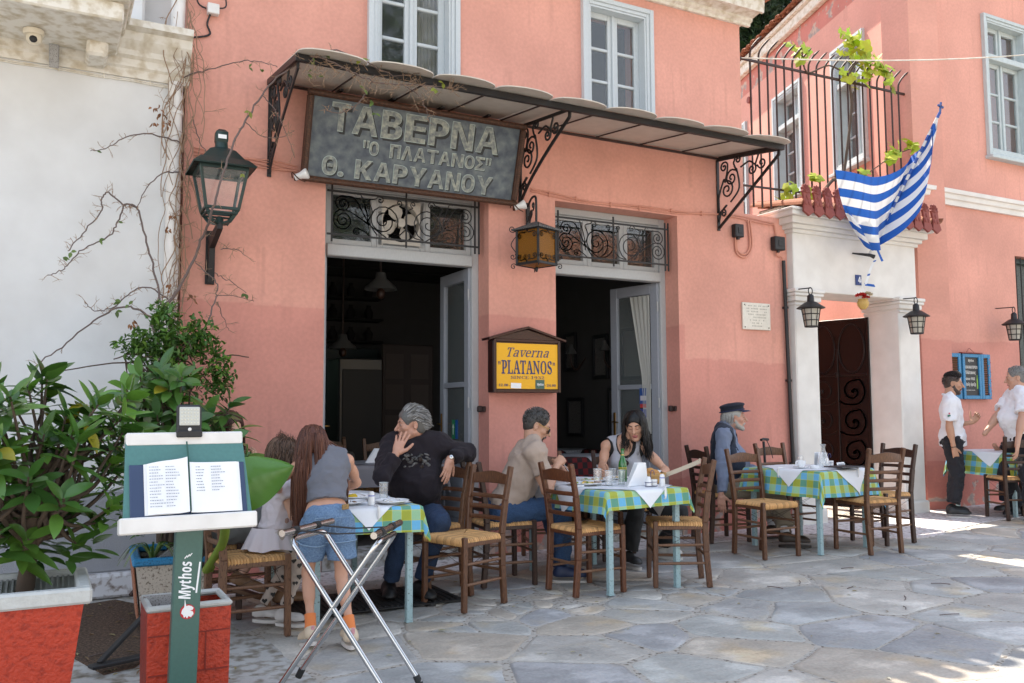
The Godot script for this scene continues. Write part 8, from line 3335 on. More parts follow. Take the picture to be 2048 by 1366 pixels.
func garment(t: Node3D,called: String,f: Field,m: Material,cell:=.012,noise: FastNoiseLite=null,amp:=.0,stretch:=Vector3.ONE)->void:
	var mb:=MB.new()
	f.build(mb,cell,t.position,noise,amp,stretch)
	obj(called,mb,m,t)
func sleeves(f: Field,j: Dictionary,g: float,to: float,k:=.03)->void:
	var s: float=j.s
	for w in ["l","r"]:
		var a: Vector3=j["s"+w]
		var e: Vector3=j["e"+w]
		var b: Vector3=j["w"+w]
		if to<=1.:
			f.cone(a.lerp(e,-.02),a.lerp(e,to),(.058+g)*s,(.055+g*1.5)*s,k)
		else:
			f.cap(a,e,(.054+g)*s,(.045+g)*s,k)
			f.cone(e.lerp(b,-.03),e.lerp(b,to-1.),(.045+g)*s,(.034+g)*s,.02)
func people()->void:
	rng.seed=404
	man_in_black()
	man_in_tan()
	woman_in_grey()
	man_in_cap()
	waiter_near()
	waiter_edge()
	bent_guest()
	long_haired_girl()
	small_girl()
	hidden_woman()
func short_top(d: Vector3)->bool:
	return d.y>-.05 and d.z<.62+d.y*.15 or (d.y>-.75 and d.z<-.25)
func man_in_black()->void:
	var hip:=Vector3(2.42,.545,.97)
	var t:=person("grey-haired man in a black jacket covering his face with one hand",Vector3(2.42,.0,.97))
	var j:=joints(hip,deg_to_rad(-16),.03,1.06)
	arm(j,"r",Vector3(2.185,.985,1.205),Vector3(-.7,-.9,.3))
	j.er=Vector3(2.06,.82,1.22)
	arm(j,"l",Vector3(2.60,.935,1.19),Vector3(1,.1,.2))
	j.el=Vector3(2.80,.965,1.07)
	leg(j,"r",Vector3(2.13,.10,1.22),Vector3(-.1,1,1))
	leg(j,"l",Vector3(2.30,.10,1.36),Vector3(.1,1,1))
	var head:=Vector3(2.365,1.185,1.03)
	var hb:=head_basis(deg_to_rad(-97),.05)
	var ho:={"skin": Color(.48,.25,.17),"brow": Color(.10,.09,.08),"lips": Color(.40,.17,.13),"s": 1.04,"nose": 1.1}
	body(t,j,head,hb,ho,[
		[j.wr,Vector3(.38,.85,-.18),Vector3(.35,-.2,-.9),-1.,1.03,j.er,[.16,.12,.2,.3],.30,-.1],
		[j.wl,Vector3(-.28,-.93,.2),Vector3(-.3,-.1,-.9),1.,1.03,j.el,[.2,.18,.2,.26],.10,.25]],false)
	var f:=Field.new()
	f.cur=Color(.008,.0075,.009)
	torso(f,j,.016,.0,.045)
	f.plane(hip+Vector3(0,-.03,0),Vector3.DOWN)
	sleeves(f,j,.016,1.86)
	f.cap(j.neck+Vector3(0,.0,-.01),j.neck+Vector3(0,.05,-.02),.078,.074,.02)
	f.ell(j.neck+Vector3(-.02,.065,.045),Vector3(.06,.065,.055),Basis(),.01,true)
	garment(t,"jacket",f,M.fabric,.0115,wrinkles(11,3.5),.020)
	var up:=Field.new()
	up.cur=Color(.020,.021,.024)
	trousers(up,j,.008,.97)
	for c in up.col.size():
		up.col[c]=Color(.030,.055,.115)
	garment(t,"jeans",up,M.denim,.0125,wrinkles(12,4.),.014)
	shoe(t,"shoe",j.ar,Vector3(-.3,0,1),1.06,Color(.012,.012,.013),Color(.02,.02,.02),t.position)
	shoe(t,"shoe",j.al,Vector3(.1,0,1),1.06,Color(.012,.012,.013),Color(.02,.02,.02),t.position)
	var hm:=MB.new()
	scalp(hm,head,hb,t.position,1.04,Color(.115,.11,.105),.009,.035,-.062)
	strands(hm,head,hb,t.position,1.04,520,.062,.0034,[Color(.19,.185,.18),Color(.30,.295,.285),Color(.12,.115,.11),Color(.40,.39,.38)],short_top,func(d): return Vector3(.15,.55 if d.z>.2 else -.4,-1.),.02,[],.0,.012)
	obj("hair",hm,M.hair,t)
	var ch: Vector3=j.hip.lerp(j.neck,.66)+(j.f as Vector3)*.155
	var pr:=MB.new()
	var rr:=RandomNumberGenerator.new()
	rr.seed=9
	for k in 60:
		var v:=.03+.13*rr.randf()
		pr.col=Color(v,v*.97,v*.93)
		var p:=ch+(j.l as Vector3)*rr.randf_range(-.10,.09)+Vector3.UP*rr.randf_range(-.07,.07)
		pr.ellipsoid(p-(j.f as Vector3)*.010-t.position,Vector3(rr.randf_range(.008,.026),rr.randf_range(.005,.014),.012),7,Basis(Vector3.UP,deg_to_rad(-16))*Basis(Vector3(0,0,1),rr.randf_range(-.8,.8)))
	obj("shirt_print",pr,M.paint,t)
	var zp:=MB.new()
	zp.tube(PackedVector3Array([ch+Vector3(.02,-.08,-.02)-t.position,ch+Vector3(.02,-.22,.02)-t.position]),.004,5)
	obj("zip",zp,M.steel_worn,t)
	var sg:=MB.new()
	for q in 2:
		sg.ellipsoid(ch+Vector3(.015+.012*q,.035-.055*q,.018)-t.position,Vector3(.018,.024,.008),10)
	obj("sunglasses",sg,M.gate_iron,t)
	var wt:=MB.new()
	var wd: Vector3=(j.el-j.wl).normalized()
	wt.tube(PackedVector3Array([j.wl+wd*.012-t.position,j.wl+wd*.036-t.position]),.034,14,false)
	wt.ellipsoid(j.wl+wd*.024+Vector3(-.012,.012,.03)-t.position,Vector3(.018,.018,.008),12,Basis(Vector3.RIGHT,-.3))
	obj("watch",wt,M.steel,t)
	var pp:=MB.new()
	pp.col=Color(.62,.15,.02)
	pp.tube(PackedVector3Array([Vector3(2.465,1.115,1.055)-t.position,Vector3(2.485,1.075,1.085)-t.position]),.006,5)
	pp.tube(PackedVector3Array([Vector3(2.215,1.075,1.12)-t.position,Vector3(2.275,1.085,1.14)-t.position]),.006,5)
	obj("orange_piping",pp,M.paint,t)
func man_in_tan()->void:
	var hip:=Vector3(3.06,.545,1.12)
	var t:=person("man in a tan T-shirt and sunglasses leaning over his plate",Vector3(3.06,.0,1.12))
	var j:=joints(hip,deg_to_rad(74),.44,1.03)
	arm(j,"r",Vector3(3.42,.875,1.33),Vector3(-.3,-1,.5))
	arm(j,"l",Vector3(3.53,.845,1.16),Vector3(.2,-1,-.6))
	leg(j,"r",Vector3(3.46,.11,1.33),Vector3(.7,1,.1))
	leg(j,"l",Vector3(3.62,.11,1.02),Vector3(.7,1,-.1))
	var head:=Vector3(3.365,1.165,1.135)
	var hb:=head_basis(deg_to_rad(64),.40)
	var hc:=Color(.018,.016,.015)
	var ho:={"skin": Color(.47,.255,.165),"brow": hc,"beard": Color(.025,.02,.018),"beard_kind": 1,"lips": Color(.36,.15,.11),"s": 1.03,"nose": 1.15,"open": .2}
	body(t,j,head,hb,ho,[
		[j.wr,Vector3(.75,.55,-.25),Vector3(.35,-.5,-.8),1.,1.,j.er,[1.15,1.2,1.25,1.3],.03,.9],
		[j.wl,Vector3(.85,-.2,.35),Vector3(.1,-.9,.3),-1.,1.,j.el,[.8,.9,.95,1.],.05,.6]],false)
	var f:=Field.new()
	f.cur=Color(.37,.285,.225)
	torso(f,j,.012,.0,.025)
	f.plane(hip+Vector3(-.02,-.03,0),Vector3(-.2,-1,0))
	sleeves(f,j,.012,.62)
	f.ell(j.neck+Vector3(.075,.055,.0),Vector3(.058,.05,.062),Basis(),.01,true)
	garment(t,"tshirt",f,M.fabric,.0115,wrinkles(21,3.2),.022)
	var p:=Field.new()
	p.cur=Color(.045,.095,.19)
	trousers(p,j,.010,.97,.004)
	garment(t,"jeans",p,M.denim,.012,wrinkles(22,4.5),.018)
	shoe(t,"shoe",j.ar,Vector3(.85,0,.5),1.05,Color(.018,.028,.075),Color(.55,.52,.48),t.position,.0)
	shoe(t,"shoe",j.al,Vector3(1,0,.1),1.05,Color(.018,.028,.075),Color(.55,.52,.48),t.position,.25)
	var hm:=MB.new()
	scalp(hm,head,hb,t.position,1.03,Color(.05,.046,.043),.003,.062,-.055,.0012)
	strands(hm,head,hb,t.position,1.03,700,.016,.0022,[Color(.03,.028,.026),Color(.075,.07,.068),Color(.13,.125,.12)],short_top,func(d): return Vector3(.0,.3,-.4)+d*.6,.0,[],.0,.01)
	obj("hair",hm,M.hair,t)
	var g:=MB.new()
	g.xf=Transform3D(hb,head-t.position)*Transform3D(Basis().scaled(Vector3.ONE*1.03),Vector3.ZERO)
	g.col=Color(.018,.013,.01)
	for s in [-1.,1.]:
		g.ellipsoid(Vector3(s*.033,-.004,.097),Vector3(.026,.022,.006),14,Basis(Vector3.UP,s*.2))
	g.bar(Vector3(-.058,.012,.089),Vector3(.058,.012,.098),.006,.008,.0)
	g.col=Color(.36,.21,.07)
	for s in [-1.,1.]:
		g.bar(Vector3(s*.060,.010,.088),Vector3(s*.079,.016,-.005),.004,.007,.0)
	obj("sunglasses",g,M.leather,t)
	var fk:=MB.new()
	fk.tube(PackedVector3Array([j.wr+Vector3(.05,.05,-.03)-t.position,j.wr+Vector3(.15,-.06,-.07)-t.position]),.004,6)
	var fo:=obj("fork",fk,M.steel)
	fo.position=t.position
	tag(fo,"fork held in the fist of the man in tan","fork","forks")
func woman_in_grey()->void:
	var hip:=Vector3(4.41,.545,.80)
	var t:=person("dark-haired woman in a grey tank top looking down at the table",Vector3(4.41,.0,.80))
	var j:=joints(hip,deg_to_rad(-28),.10,.95)
	j.thin=.86
	j.sl=j.neck+(j.l as Vector3)*.158-Vector3(0,.06,0)
	j.sr=j.neck-(j.l as Vector3)*.158-Vector3(0,.045,0)
	arm(j,"l",Vector3(4.46,.735,1.22),Vector3(1,-.5,.0))
	arm(j,"r",Vector3(3.99,.775,1.16),Vector3(-.5,-1,-.3))
	leg(j,"l",Vector3(4.72,.12,.92),Vector3(0,1,1))
	leg(j,"r",Vector3(4.22,.12,1.12),Vector3(0,1,1))
	var head:=Vector3(4.405,1.155,.985)
	var hb:=head_basis(deg_to_rad(-46),.34,.06)
	var hc:=Color(.010,.009,.010)
	var ho:={"skin": Color(.52,.285,.185),"brow": hc,"lips": Color(.40,.13,.12),"s": .97,"fem": 1.,"nose": 1.,"open": .25,"neckw": .82}
	body(t,j,head,hb,ho,[
		[j.wr,Vector3(-.8,.05,.45),Vector3(-.2,.5,-.6),-1.,.92,j.er,[.35,.4,.5,.6],.2,.2],
		[j.wl,Vector3(-.5,-.5,.6),Vector3(-.4,-.7,-.3),1.,.92,j.el,[.5,.55,.6,.65],.05,.4]],false)
	var f:=Field.new()
	f.cur=Color(.36,.36,.39)
	torso(f,j,.010,1.)
	for w in [-1.,1.]:
		f.ell(j.neck+(j.l as Vector3)*.19*w+Vector3(0,-.07,.0),Vector3(.082,.10,.16),Basis(Vector3.UP,deg_to_rad(-22)),.008,true)
	f.ell(j.neck+(j.f as Vector3)*.075+Vector3(0,-.02,0),Vector3(.085,.135,.11),Basis(Vector3.UP,deg_to_rad(-22)),.008,true)
	f.plane(hip+Vector3(0,-.04,0),Vector3.DOWN)
	garment(t,"tank_top",f,M.fabric,.009,wrinkles(31,4.),.010)
	var u:=Field.new()
	u.cur=Color(.014,.014,.015)
	torso(u,j,.0035,1.)
	for w in [-1.,1.]:
		u.ell(j.neck+(j.l as Vector3)*.20*w+Vector3(0,-.045,.0),Vector3(.078,.08,.16),Basis(Vector3.UP,deg_to_rad(-22)),.008,true)
	u.ell(j.neck+(j.f as Vector3)*.075+Vector3(0,-.01,0),Vector3(.068,.120,.11),Basis(Vector3.UP,deg_to_rad(-22)),.008,true)
	u.plane(j.chest,Vector3.DOWN)
	garment(t,"black_undershirt",u,M.fabric,.008)
	var p:=Field.new()
	p.cur=Color(.013,.013,.015)
	trousers(p,j,.008,.96,.015)
	garment(t,"trousers",p,M.fabric,.013,wrinkles(32,4.),.014)
	shoe(t,"shoe",j.al,Vector3(.5,0,1),.92,Color(.5,.48,.45),Color(.55,.53,.5),t.position)
	shoe(t,"shoe",j.ar,Vector3(-.1,0,1),.92,Color(.03,.03,.03),Color(.5,.48,.45),t.position)
	var hm:=MB.new()
	scalp(hm,head,hb,t.position,.97,hc,.011,.036,-.10)
	var push:=[[head+hb*Vector3(0,-.025,.055),Vector3(.069,.12,.08),hb],[j.neck+Vector3(0,.03,0),Vector3(.07,.16,.07),Basis()],[j.neck+Vector3(0,-.07,-.01),Vector3(.20,.085,.095),Basis(Vector3.UP,deg_to_rad(-22))]]
	strands(hm,head,hb,t.position,.97,620,.30,.0046,[hc,Color(.016,.013,.013),Color(.024,.020,.019)],func(d): return (d.y>-.2 and d.z<.05+.35*d.y) or d.z<-.1,func(d): return Vector3(d.x*1.+(.35 if d.x>-.15 else -.35),-.5,-.25+d.z*.3),.75,push,.016,.014)
	obj("hair",hm,M.hair,t)
	var jw:=MB.new()
	jw.col=Color(.6,.58,.52)
	for s in [-1.,1.]:
		var e: Vector3=head+hb*(Vector3(s*.078,-.04,-.006)*.97)
		jw.tube(PackedVector3Array([e-t.position,e+Vector3(0,-.03,0)-t.position]),.0018,4)
		jw.ellipsoid(e+Vector3(0,-.035,0)-t.position,Vector3(.006,.007,.006),8)
	obj("earring",jw,M.leather,t)
	var nk:=MB.new()
	nk.col=Color(.12,.07,.05)
	var fw: Vector3=j.f
	var lf: Vector3=j.l
	for c in [[.05,-.055,.105],[.055,-.16,.125]]:
		nk.tube(catmull([j.neck+lf*c[0]+fw*.03+Vector3(0,.0,0)-t.position,j.neck+lf*c[0]*.6+fw*c[2]*.85+Vector3(0,c[1]*.6,0)-t.position,j.neck+fw*c[2]+Vector3(0,c[1],0)-t.position,j.neck-lf*c[0]*.6+fw*c[2]*.85+Vector3(0,c[1]*.6,0)-t.position,j.neck-lf*c[0]+fw*.03-t.position],5),.0022,4)
	obj("necklace",nk,M.leather,t)
	var sg:=MB.new()
	sg.col=Color(.02,.03,.05)
	for q in 2:
		sg.ellipsoid(j.neck+fw*(.135+.004*q)-lf*(.005+.028*q)+Vector3(0,-.185-.062*q,0)-t.position,Vector3(.025,.024,.008),12,Basis(Vector3.UP,deg_to_rad(-22)))
	obj("sunglasses",sg,M.gate_iron,t)
func man_in_cap()->void:
	var hip:=Vector3(5.80,.565,.50)
	var t:=person("old man with grey beard in a navy cap and waistcoat by the wall",Vector3(5.80,gy(5.8),.50))
	var j:=joints(hip,deg_to_rad(46),-.02,1.03)
	arm(j,"r",Vector3(5.53,.50,.75),Vector3(-1,0,.3))
	arm(j,"l",Vector3(6.18,.66,.55),Vector3(0,-1,-.5))
	leg(j,"r",Vector3(6.,.15,1.08),Vector3(1,1,.2))
	leg(j,"l",Vector3(6.28,.15,.62),Vector3(1,1,0))
	var head:=Vector3(5.89,1.205,.555)
	var hb:=head_basis(deg_to_rad(50),-.05)
	var grey:=Color(.34,.33,.31)
	var ho:={"skin": Color(.48,.25,.175),"brow": grey,"beard": Color(.30,.28,.25),"beard_kind": 2,"lips": Color(.38,.17,.13),"s": 1.03,"nose": 1.15,"open": .8}
	body(t,j,head,hb,ho,[
		[j.wr,Vector3(.06,-1,.02),Vector3(.6,0,-.75),1.,1.02,j.er,[.22,.22,.28,.34],.06,.3],
		[j.wl,Vector3(.9,-.3,.2),Vector3(0,-1,0),-1.,1.,j.el,[.4,.4,.45,.5],.05,.4]],false)
	var f:=Field.new()
	f.cur=Color(.16,.19,.27)
	torso(f,j,.010,.0,.055)
	f.plane(hip+Vector3(0,-.03,0),Vector3.DOWN)
	sleeves(f,j,.012,1.94)
	f.cap(j.neck+Vector3(.0,.0,0),j.neck+Vector3(.02,.05,0),.075,.066,.02)
	garment(t,"shirt",f,M.fabric,.012,wrinkles(41,3.6),.020)
	var v:=Field.new()
	v.cur=Color(.017,.026,.045)
	torso(v,j,.024,.0,.055)
	var rt: Vector3=-(j.l as Vector3)
	for s in [-1.,1.]:
		v.ell(j["s"+("r" if s>0 else "l")]+rt*s*.055+Vector3(0,-.06,0),Vector3(.08,.13,.10),Basis(Vector3.UP,deg_to_rad(46)),.01,true)
	v.ell(hip.lerp(j.neck,.55)+(j.f as Vector3)*.20+rt*.035,Vector3(.085,.45,.16),Basis(Vector3.UP,deg_to_rad(46)),.012,true)
	v.ell(j.neck+(j.f as Vector3)*.05+Vector3(0,.05,0),Vector3(.085,.09,.10),Basis(Vector3.UP,deg_to_rad(46)),.012,true)
	v.plane(hip+Vector3(0,-.06,0),Vector3.DOWN)
	garment(t,"waistcoat",v,M.fabric,.0105,wrinkles(42,3.),.014)
	var co:=MB.new()
	co.col=Color(.20,.235,.32)
	for s in [-1.,1.]:
		var a: Vector3=j.neck+rt*s*.062+(j.f as Vector3)*.01+Vector3(0,.055,0)-t.position
		var b: Vector3=j.neck+rt*s*.018+(j.f as Vector3)*.115+Vector3(0,.0,0)-t.position
		var c: Vector3=j.neck+rt*s*.075+(j.f as Vector3)*.115+Vector3(0,-.055,0)-t.position
		var d: Vector3=j.neck+rt*s*.09+(j.f as Vector3)*.0+Vector3(0,.0,0)-t.position
		co.grid([PackedVector3Array([a,b]),PackedVector3Array([a.lerp(d,.5)+rt*s*.012,b.lerp(c,.5)+rt*s*.012]),PackedVector3Array([d,c])])
	obj("collar",co,M.fabric,t)
	var p:=Field.new()
	p.cur=Color(.235,.19,.135)
	trousers(p,j,.014,.93,.022)
	garment(t,"trousers",p,M.fabric,.013,wrinkles(43,3.5),.020)
	var so:=MB.new()
	so.col=Color(.5,.5,.52)
	for w in ["l","r"]:
		so.tube(PackedVector3Array([j["a"+w]-t.position+Vector3(0,-.03,0),(j["a"+w] as Vector3).lerp(j["k"+w],.25)-t.position]),.041,10,false)
	obj("socks",so,M.fabric,t)
	shoe(t,"shoe",j.ar,Vector3(.75,0,.65),1.08,Color(.035,.02,.015),Color(.02,.016,.014),t.position)
	shoe(t,"shoe",j.al,Vector3(1,0,.2),1.08,Color(.035,.02,.015),Color(.02,.016,.014),t.position)
	var hm:=MB.new()
	scalp(hm,head,hb,t.position,1.03,grey,.006,.05,-.08)
	strands(hm,head,hb,t.position,1.03,300,.075,.0032,[grey,Color(.45,.44,.42),Color(.24,.23,.22)],func(d): return d.y<.25 and d.y>-.7 and d.z<.12,func(d): return Vector3(0,-1,-.3),.5,[],.004,.010)
	obj("hair",hm,M.hair,t)
	var cp:=Field.new()
	var cb:=hb*Basis(Vector3.RIGHT,-.10)
	cp.cur=Color(.010,.012,.026)
	var hc: Vector3=head+hb*Vector3(0,.082,-.018)
	cp.ell(hc,Vector3(.091,.034,.112),cb,.012)
	cp.ell(hc+cb*Vector3(0,.034,.006),Vector3(.105,.030,.122),cb,.02)
	cp.plane(hc+cb*Vector3(0,-.03,0),cb*Vector3(0,-1,0))
	var cm:=MB.new()
	cp.build(cm,.006,t.position,wrinkles(45,8.),.003)
	cm.xf=Transform3D(cb,hc-t.position)
	cm.col=Color(.012,.022,.055)
	var rg:=PackedVector3Array()
	for k in 25:
		var a:=TAU*k/24.
		rg.append(Vector3(cos(a)*.0945,-.012,sin(a)*.1155))
	cm.tube(rg,.008,6,false)
	var rows:=[]
	for k in 11:
		var a:=-1.1+2.2*k/10.
		rows.append(PackedVector3Array([Vector3(sin(a)*.088,-.02,cos(a)*.108),Vector3(sin(a)*.092,-.028,.02+cos(a)*.13),Vector3(sin(a)*.080,-.042,.035+cos(a)*.145)]))
	cm.grid(rows)
	obj("cap",cm,M.fabric,t)
func waiter_near()->void:
	var hip:=Vector3(9.22,.92,.48)
	var t:=person("young waiter in a white polo and black cargo trousers by the portal",Vector3(9.22,gy(9.2),.48))
	var j:=joints(hip,deg_to_rad(34),-.03,.95)
	arm(j,"r",Vector3(9.06,.84,.62),Vector3(-1,0,-.3))
	arm(j,"l",Vector3(9.42,1.13,.62),Vector3(-.3,-1,-.2))
	leg(j,"r",Vector3(9.04,.17,.58),Vector3(1,0,.1))
	leg(j,"l",Vector3(9.26,.17,.42),Vector3(1,0,0))
	j.kr=(j.hr as Vector3).lerp(j.ar,.5)+Vector3(.02,0,.03)
	j.kl=(j.hl as Vector3).lerp(j.al,.5)+Vector3(.02,0,.04)
	var head:=Vector3(9.29,1.575,.485)
	var hb:=head_basis(deg_to_rad(36),.10)
	var hc:=Color(.012,.010,.010)
	var ho:={"skin": Color(.46,.25,.16),"brow": hc,"beard": Color(.05,.035,.028),"beard_kind": 2,"lips": Color(.38,.16,.12),"s": .98,"nose": 1.15}
	body(t,j,head,hb,ho,[
		[j.wr,Vector3(.22,-.95,.1),Vector3(.4,.1,-.9),1.,.98,j.er,[.3,.32,.36,.42],.06,.3],
		[j.wl,Vector3(.35,.75,.35),Vector3(-.7,.1,.4),-1.,.98,j.el,[.9,1.,1.,1.],.1,.1]],false)
	polo(t,j,hip,deg_to_rad(34),51,.0)
	var p:=Field.new()
	p.cur=Color(.014,.014,.016)
	trousers(p,j,.012,.93,.020)
	for w in ["l","r"]:
		var sd: Vector3=-(j.l as Vector3) if w=="r" else j.l
		p.ell(j["h"+w].lerp(j["k"+w],.72)+sd*.065,Vector3(.055,.085,.025),Basis(j.f,Vector3.UP,(j.f as Vector3).cross(Vector3.UP)),.012)
		p.ell(j["k"+w].lerp(j["a"+w],.72),Vector3(.062,.045,.062),Basis(),.02)
	garment(t,"cargo_trousers",p,M.fabric,.012,wrinkles(52,5.),.022)
	shoe(t,"shoe",j.ar,Vector3(.7,0,.75),1.,Color(.02,.02,.022),Color(.62,.60,.56),t.position,.0,Color(.7,.7,.68))
	shoe(t,"shoe",j.al,Vector3(.9,0,.5),1.,Color(.02,.02,.022),Color(.62,.60,.56),t.position,.0,Color(.7,.7,.68))
	var hm:=MB.new()
	scalp(hm,head,hb,t.position,.98,Color(.07,.05,.042),.0015,.055,-.055,.001)
	strands(hm,head,hb,t.position,.98,520,.036,.0034,[hc,Color(.018,.014,.013)],func(d): return d.y>.42 and d.z<.85,func(d): return Vector3(.0,.9,.45),.0,[],.0,.014)
	strands(hm,head,hb,t.position,.98,420,.010,.0022,[hc,Color(.05,.035,.03)],short_top,func(d): return d,.0,[],.0,.01)
	obj("hair",hm,M.hair,t)
	var br:=MB.new()
	br.col=Color(.01,.01,.01)
	var wd: Vector3=(j.er-j.wr).normalized()
	br.tube(PackedVector3Array([j.wr+wd*.01-t.position,j.wr+wd*.018-t.position]),.032,12,false)
	obj("bracelet",br,M.leather,t)
func polo(t: Node3D,j: Dictionary,hip: Vector3,yaw: float,sd: int,belly: float)->void:
	var f:=Field.new()
	f.cur=Color(.74,.74,.77)
	torso(f,j,.014,.0,belly)
	f.cap(hip+Vector3(0,.03,0),hip+Vector3(0,-.06,0),.15*j.s,.15*j.s,.04)
	f.plane(hip+Vector3(0,-.07,0),Vector3.DOWN)
	sleeves(f,j,.018,.78)
	f.ell(j.neck+(j.f as Vector3)*.07+Vector3(0,.06,0),Vector3(.05,.06,.055),Basis(Vector3.UP,yaw),.01,true)
	garment(t,"polo_shirt",f,M.fabric,.0115,wrinkles(sd,3.4),.020)
	var c:=MB.new()
	c.col=Color(.74,.74,.77)
	var rg:=PackedVector3Array()
	for k in 17:
		var a:=yaw+.35+(TAU-.7)*k/16.
		rg.append(j.neck+Vector3(sin(a)*.066,.028-.02*cos(a-yaw),cos(a)*.066)-t.position)
	c.tube(rg,PackedFloat32Array(range(17).map(func(i): return .014)),6)
	obj("collar",c,M.fabric,t)
	var lg:=MB.new()
	var w:="r" if sin(yaw)>0 else "l"
	var arm_d: Vector3=(j["e"+w]-j["s"+w]).normalized()
	var outw: Vector3=((-(j.l as Vector3)) if w=="r" else j.l)
	outw=(outw*.9+Vector3(-.3,0,.3)).normalized()
	var at: Vector3=(j["s"+w] as Vector3).lerp(j["e"+w],.55)+outw*.077*j.s-t.position
	lg.col=Color(.03,.20,.13)
	for k in 6:
		lg.box(at+Vector3(-.02+.008*k,.004*(k % 2),0),Vector3(.005,.020-.004*(k % 3),.014),.0)
	lg.col=Color(.55,.08,.14)
	lg.ellipsoid(at+Vector3(0,.028,0),Vector3(.010,.010,.008),10)
	obj("sleeve_emblem",lg,M.paint,t)
func waiter_edge()->void:
	var hip:=Vector3(9.66,.955,1.02)
	var t:=person("grey-haired waiter in a white polo cut off by the right edge",Vector3(9.66,gy(9.6),1.02))
	var j:=joints(hip,deg_to_rad(-128),.0,1.03)
	arm(j,"l",Vector3(9.24,.90,1.24),Vector3(.4,-.6,.5))
	arm(j,"r",Vector3(9.35,1.,.8),Vector3(.4,-.6,-.5))
	leg(j,"l",Vector3(9.28,.17,1.36),Vector3(-1,0,.2))
	leg(j,"r",Vector3(9.70,.17,.9),Vector3(-1,0,0))
	var head:=Vector3(9.66,1.625,1.)
	var hb:=head_basis(deg_to_rad(-138),.10)
	var grey:=Color(.20,.195,.19)
	var ho:={"skin": Color(.47,.26,.18),"brow": grey,"lips": Color(.38,.17,.13),"s": 1.03,"nose": 1.1}
	body(t,j,head,hb,ho,[
		[j.wl,Vector3(-.25,-.95,.1),Vector3(-.3,.1,-.9),1.,1.03,j.el,[.3,.32,.36,.42],.06,.3]],false)
	polo(t,j,hip,deg_to_rad(-128),61,.05)
	var p:=Field.new()
	p.cur=Color(.013,.014,.018)
	trousers(p,j,.014,.96,.02)
	garment(t,"trousers",p,M.fabric,.013,wrinkles(62,3.5),.018)
	shoe(t,"shoe",j.al,Vector3(-1,0,.25),1.08,Color(.014,.014,.016),Color(.02,.02,.02),t.position)
	shoe(t,"shoe",j.ar,Vector3(-1,0,0),1.08,Color(.014,.014,.016),Color(.02,.02,.02),t.position)
	var hm:=MB.new()
	scalp(hm,head,hb,t.position,1.03,Color(.17,.165,.16),.003,.06,-.055,.001)
	strands(hm,head,hb,t.position,1.03,500,.018,.0024,[grey,Color(.3,.295,.29)],short_top,func(d): return Vector3(0,.2,-.5)+d*.5,.0,[],.0,.01)
	obj("hair",hm,M.hair,t)
	var bt:=MB.new()
	bt.col=Color(.012,.012,.012)
	var rg:=PackedVector3Array()
	for k in 25:
		var a:=TAU*k/24.
		rg.append(Vector3(cos(a)*.155,hip.y-.065-t.position.y,sin(a)*.19))
	bt.tube(rg,.022,6,false)
	bt.box(Vector3(-.16,hip.y-.08-t.position.y,.16),Vector3(.06,.07,.05),.01)
	obj("belt",bt,M.leather,t)
	var kr:=MB.new()
	kr.tube(PackedVector3Array([Vector3(-.18,hip.y-.17,.19),Vector3(-.175,hip.y-.24,.19)]),.008,6)
	obj("key_ring",kr,M.steel,t)
func bent_guest()->void:
	var hip:=Vector3(10.36,.60,.80)
	var t:=person("seated guest in a black T-shirt bent over the far right table",Vector3(10.36,gy(10.3),.80))
	var j:=joints(hip,deg_to_rad(-80),.62,1.)
	arm(j,"l",Vector3(9.80,.86,.98),Vector3(.2,-1,.4))
	arm(j,"r",Vector3(9.82,.86,.60),Vector3(.2,-1,-.4))
	leg(j,"l",Vector3(9.95,.17,1.),Vector3(-1,1,0))
	leg(j,"r",Vector3(9.95,.17,.62),Vector3(-1,1,0))
	var head:=Vector3(9.95,1.07,.72)
	var hb:=head_basis(deg_to_rad(-80),.6)
	var hc:=Color(.02,.015,.012)
	var ho:={"skin": SKIN,"brow": hc,"lips": Color(.38,.17,.13),"s": 1.}
	body(t,j,head,hb,ho,[],false)
	var f:=Field.new()
	f.cur=Color(.012,.012,.016)
	torso(f,j,.012,.0,.02)
	sleeves(f,j,.014,.8)
	garment(t,"tshirt",f,M.fabric,.013,wrinkles(71,3.4),.02)
	var p:=Field.new()
	p.cur=Color(.03,.04,.07)
	trousers(p,j,.012,.95,.01)
	garment(t,"jeans",p,M.denim,.014)
	shoe(t,"shoe",j.al,Vector3(-1,0,0),1.,Color(.03,.03,.03),Color(.3,.3,.3),t.position)
	shoe(t,"shoe",j.ar,Vector3(-1,0,0),1.,Color(.03,.03,.03),Color(.3,.3,.3),t.position)
	var hm:=MB.new()
	scalp(hm,head,hb,t.position,1.,hc,.008)
	obj("hair",hm,M.hair,t)
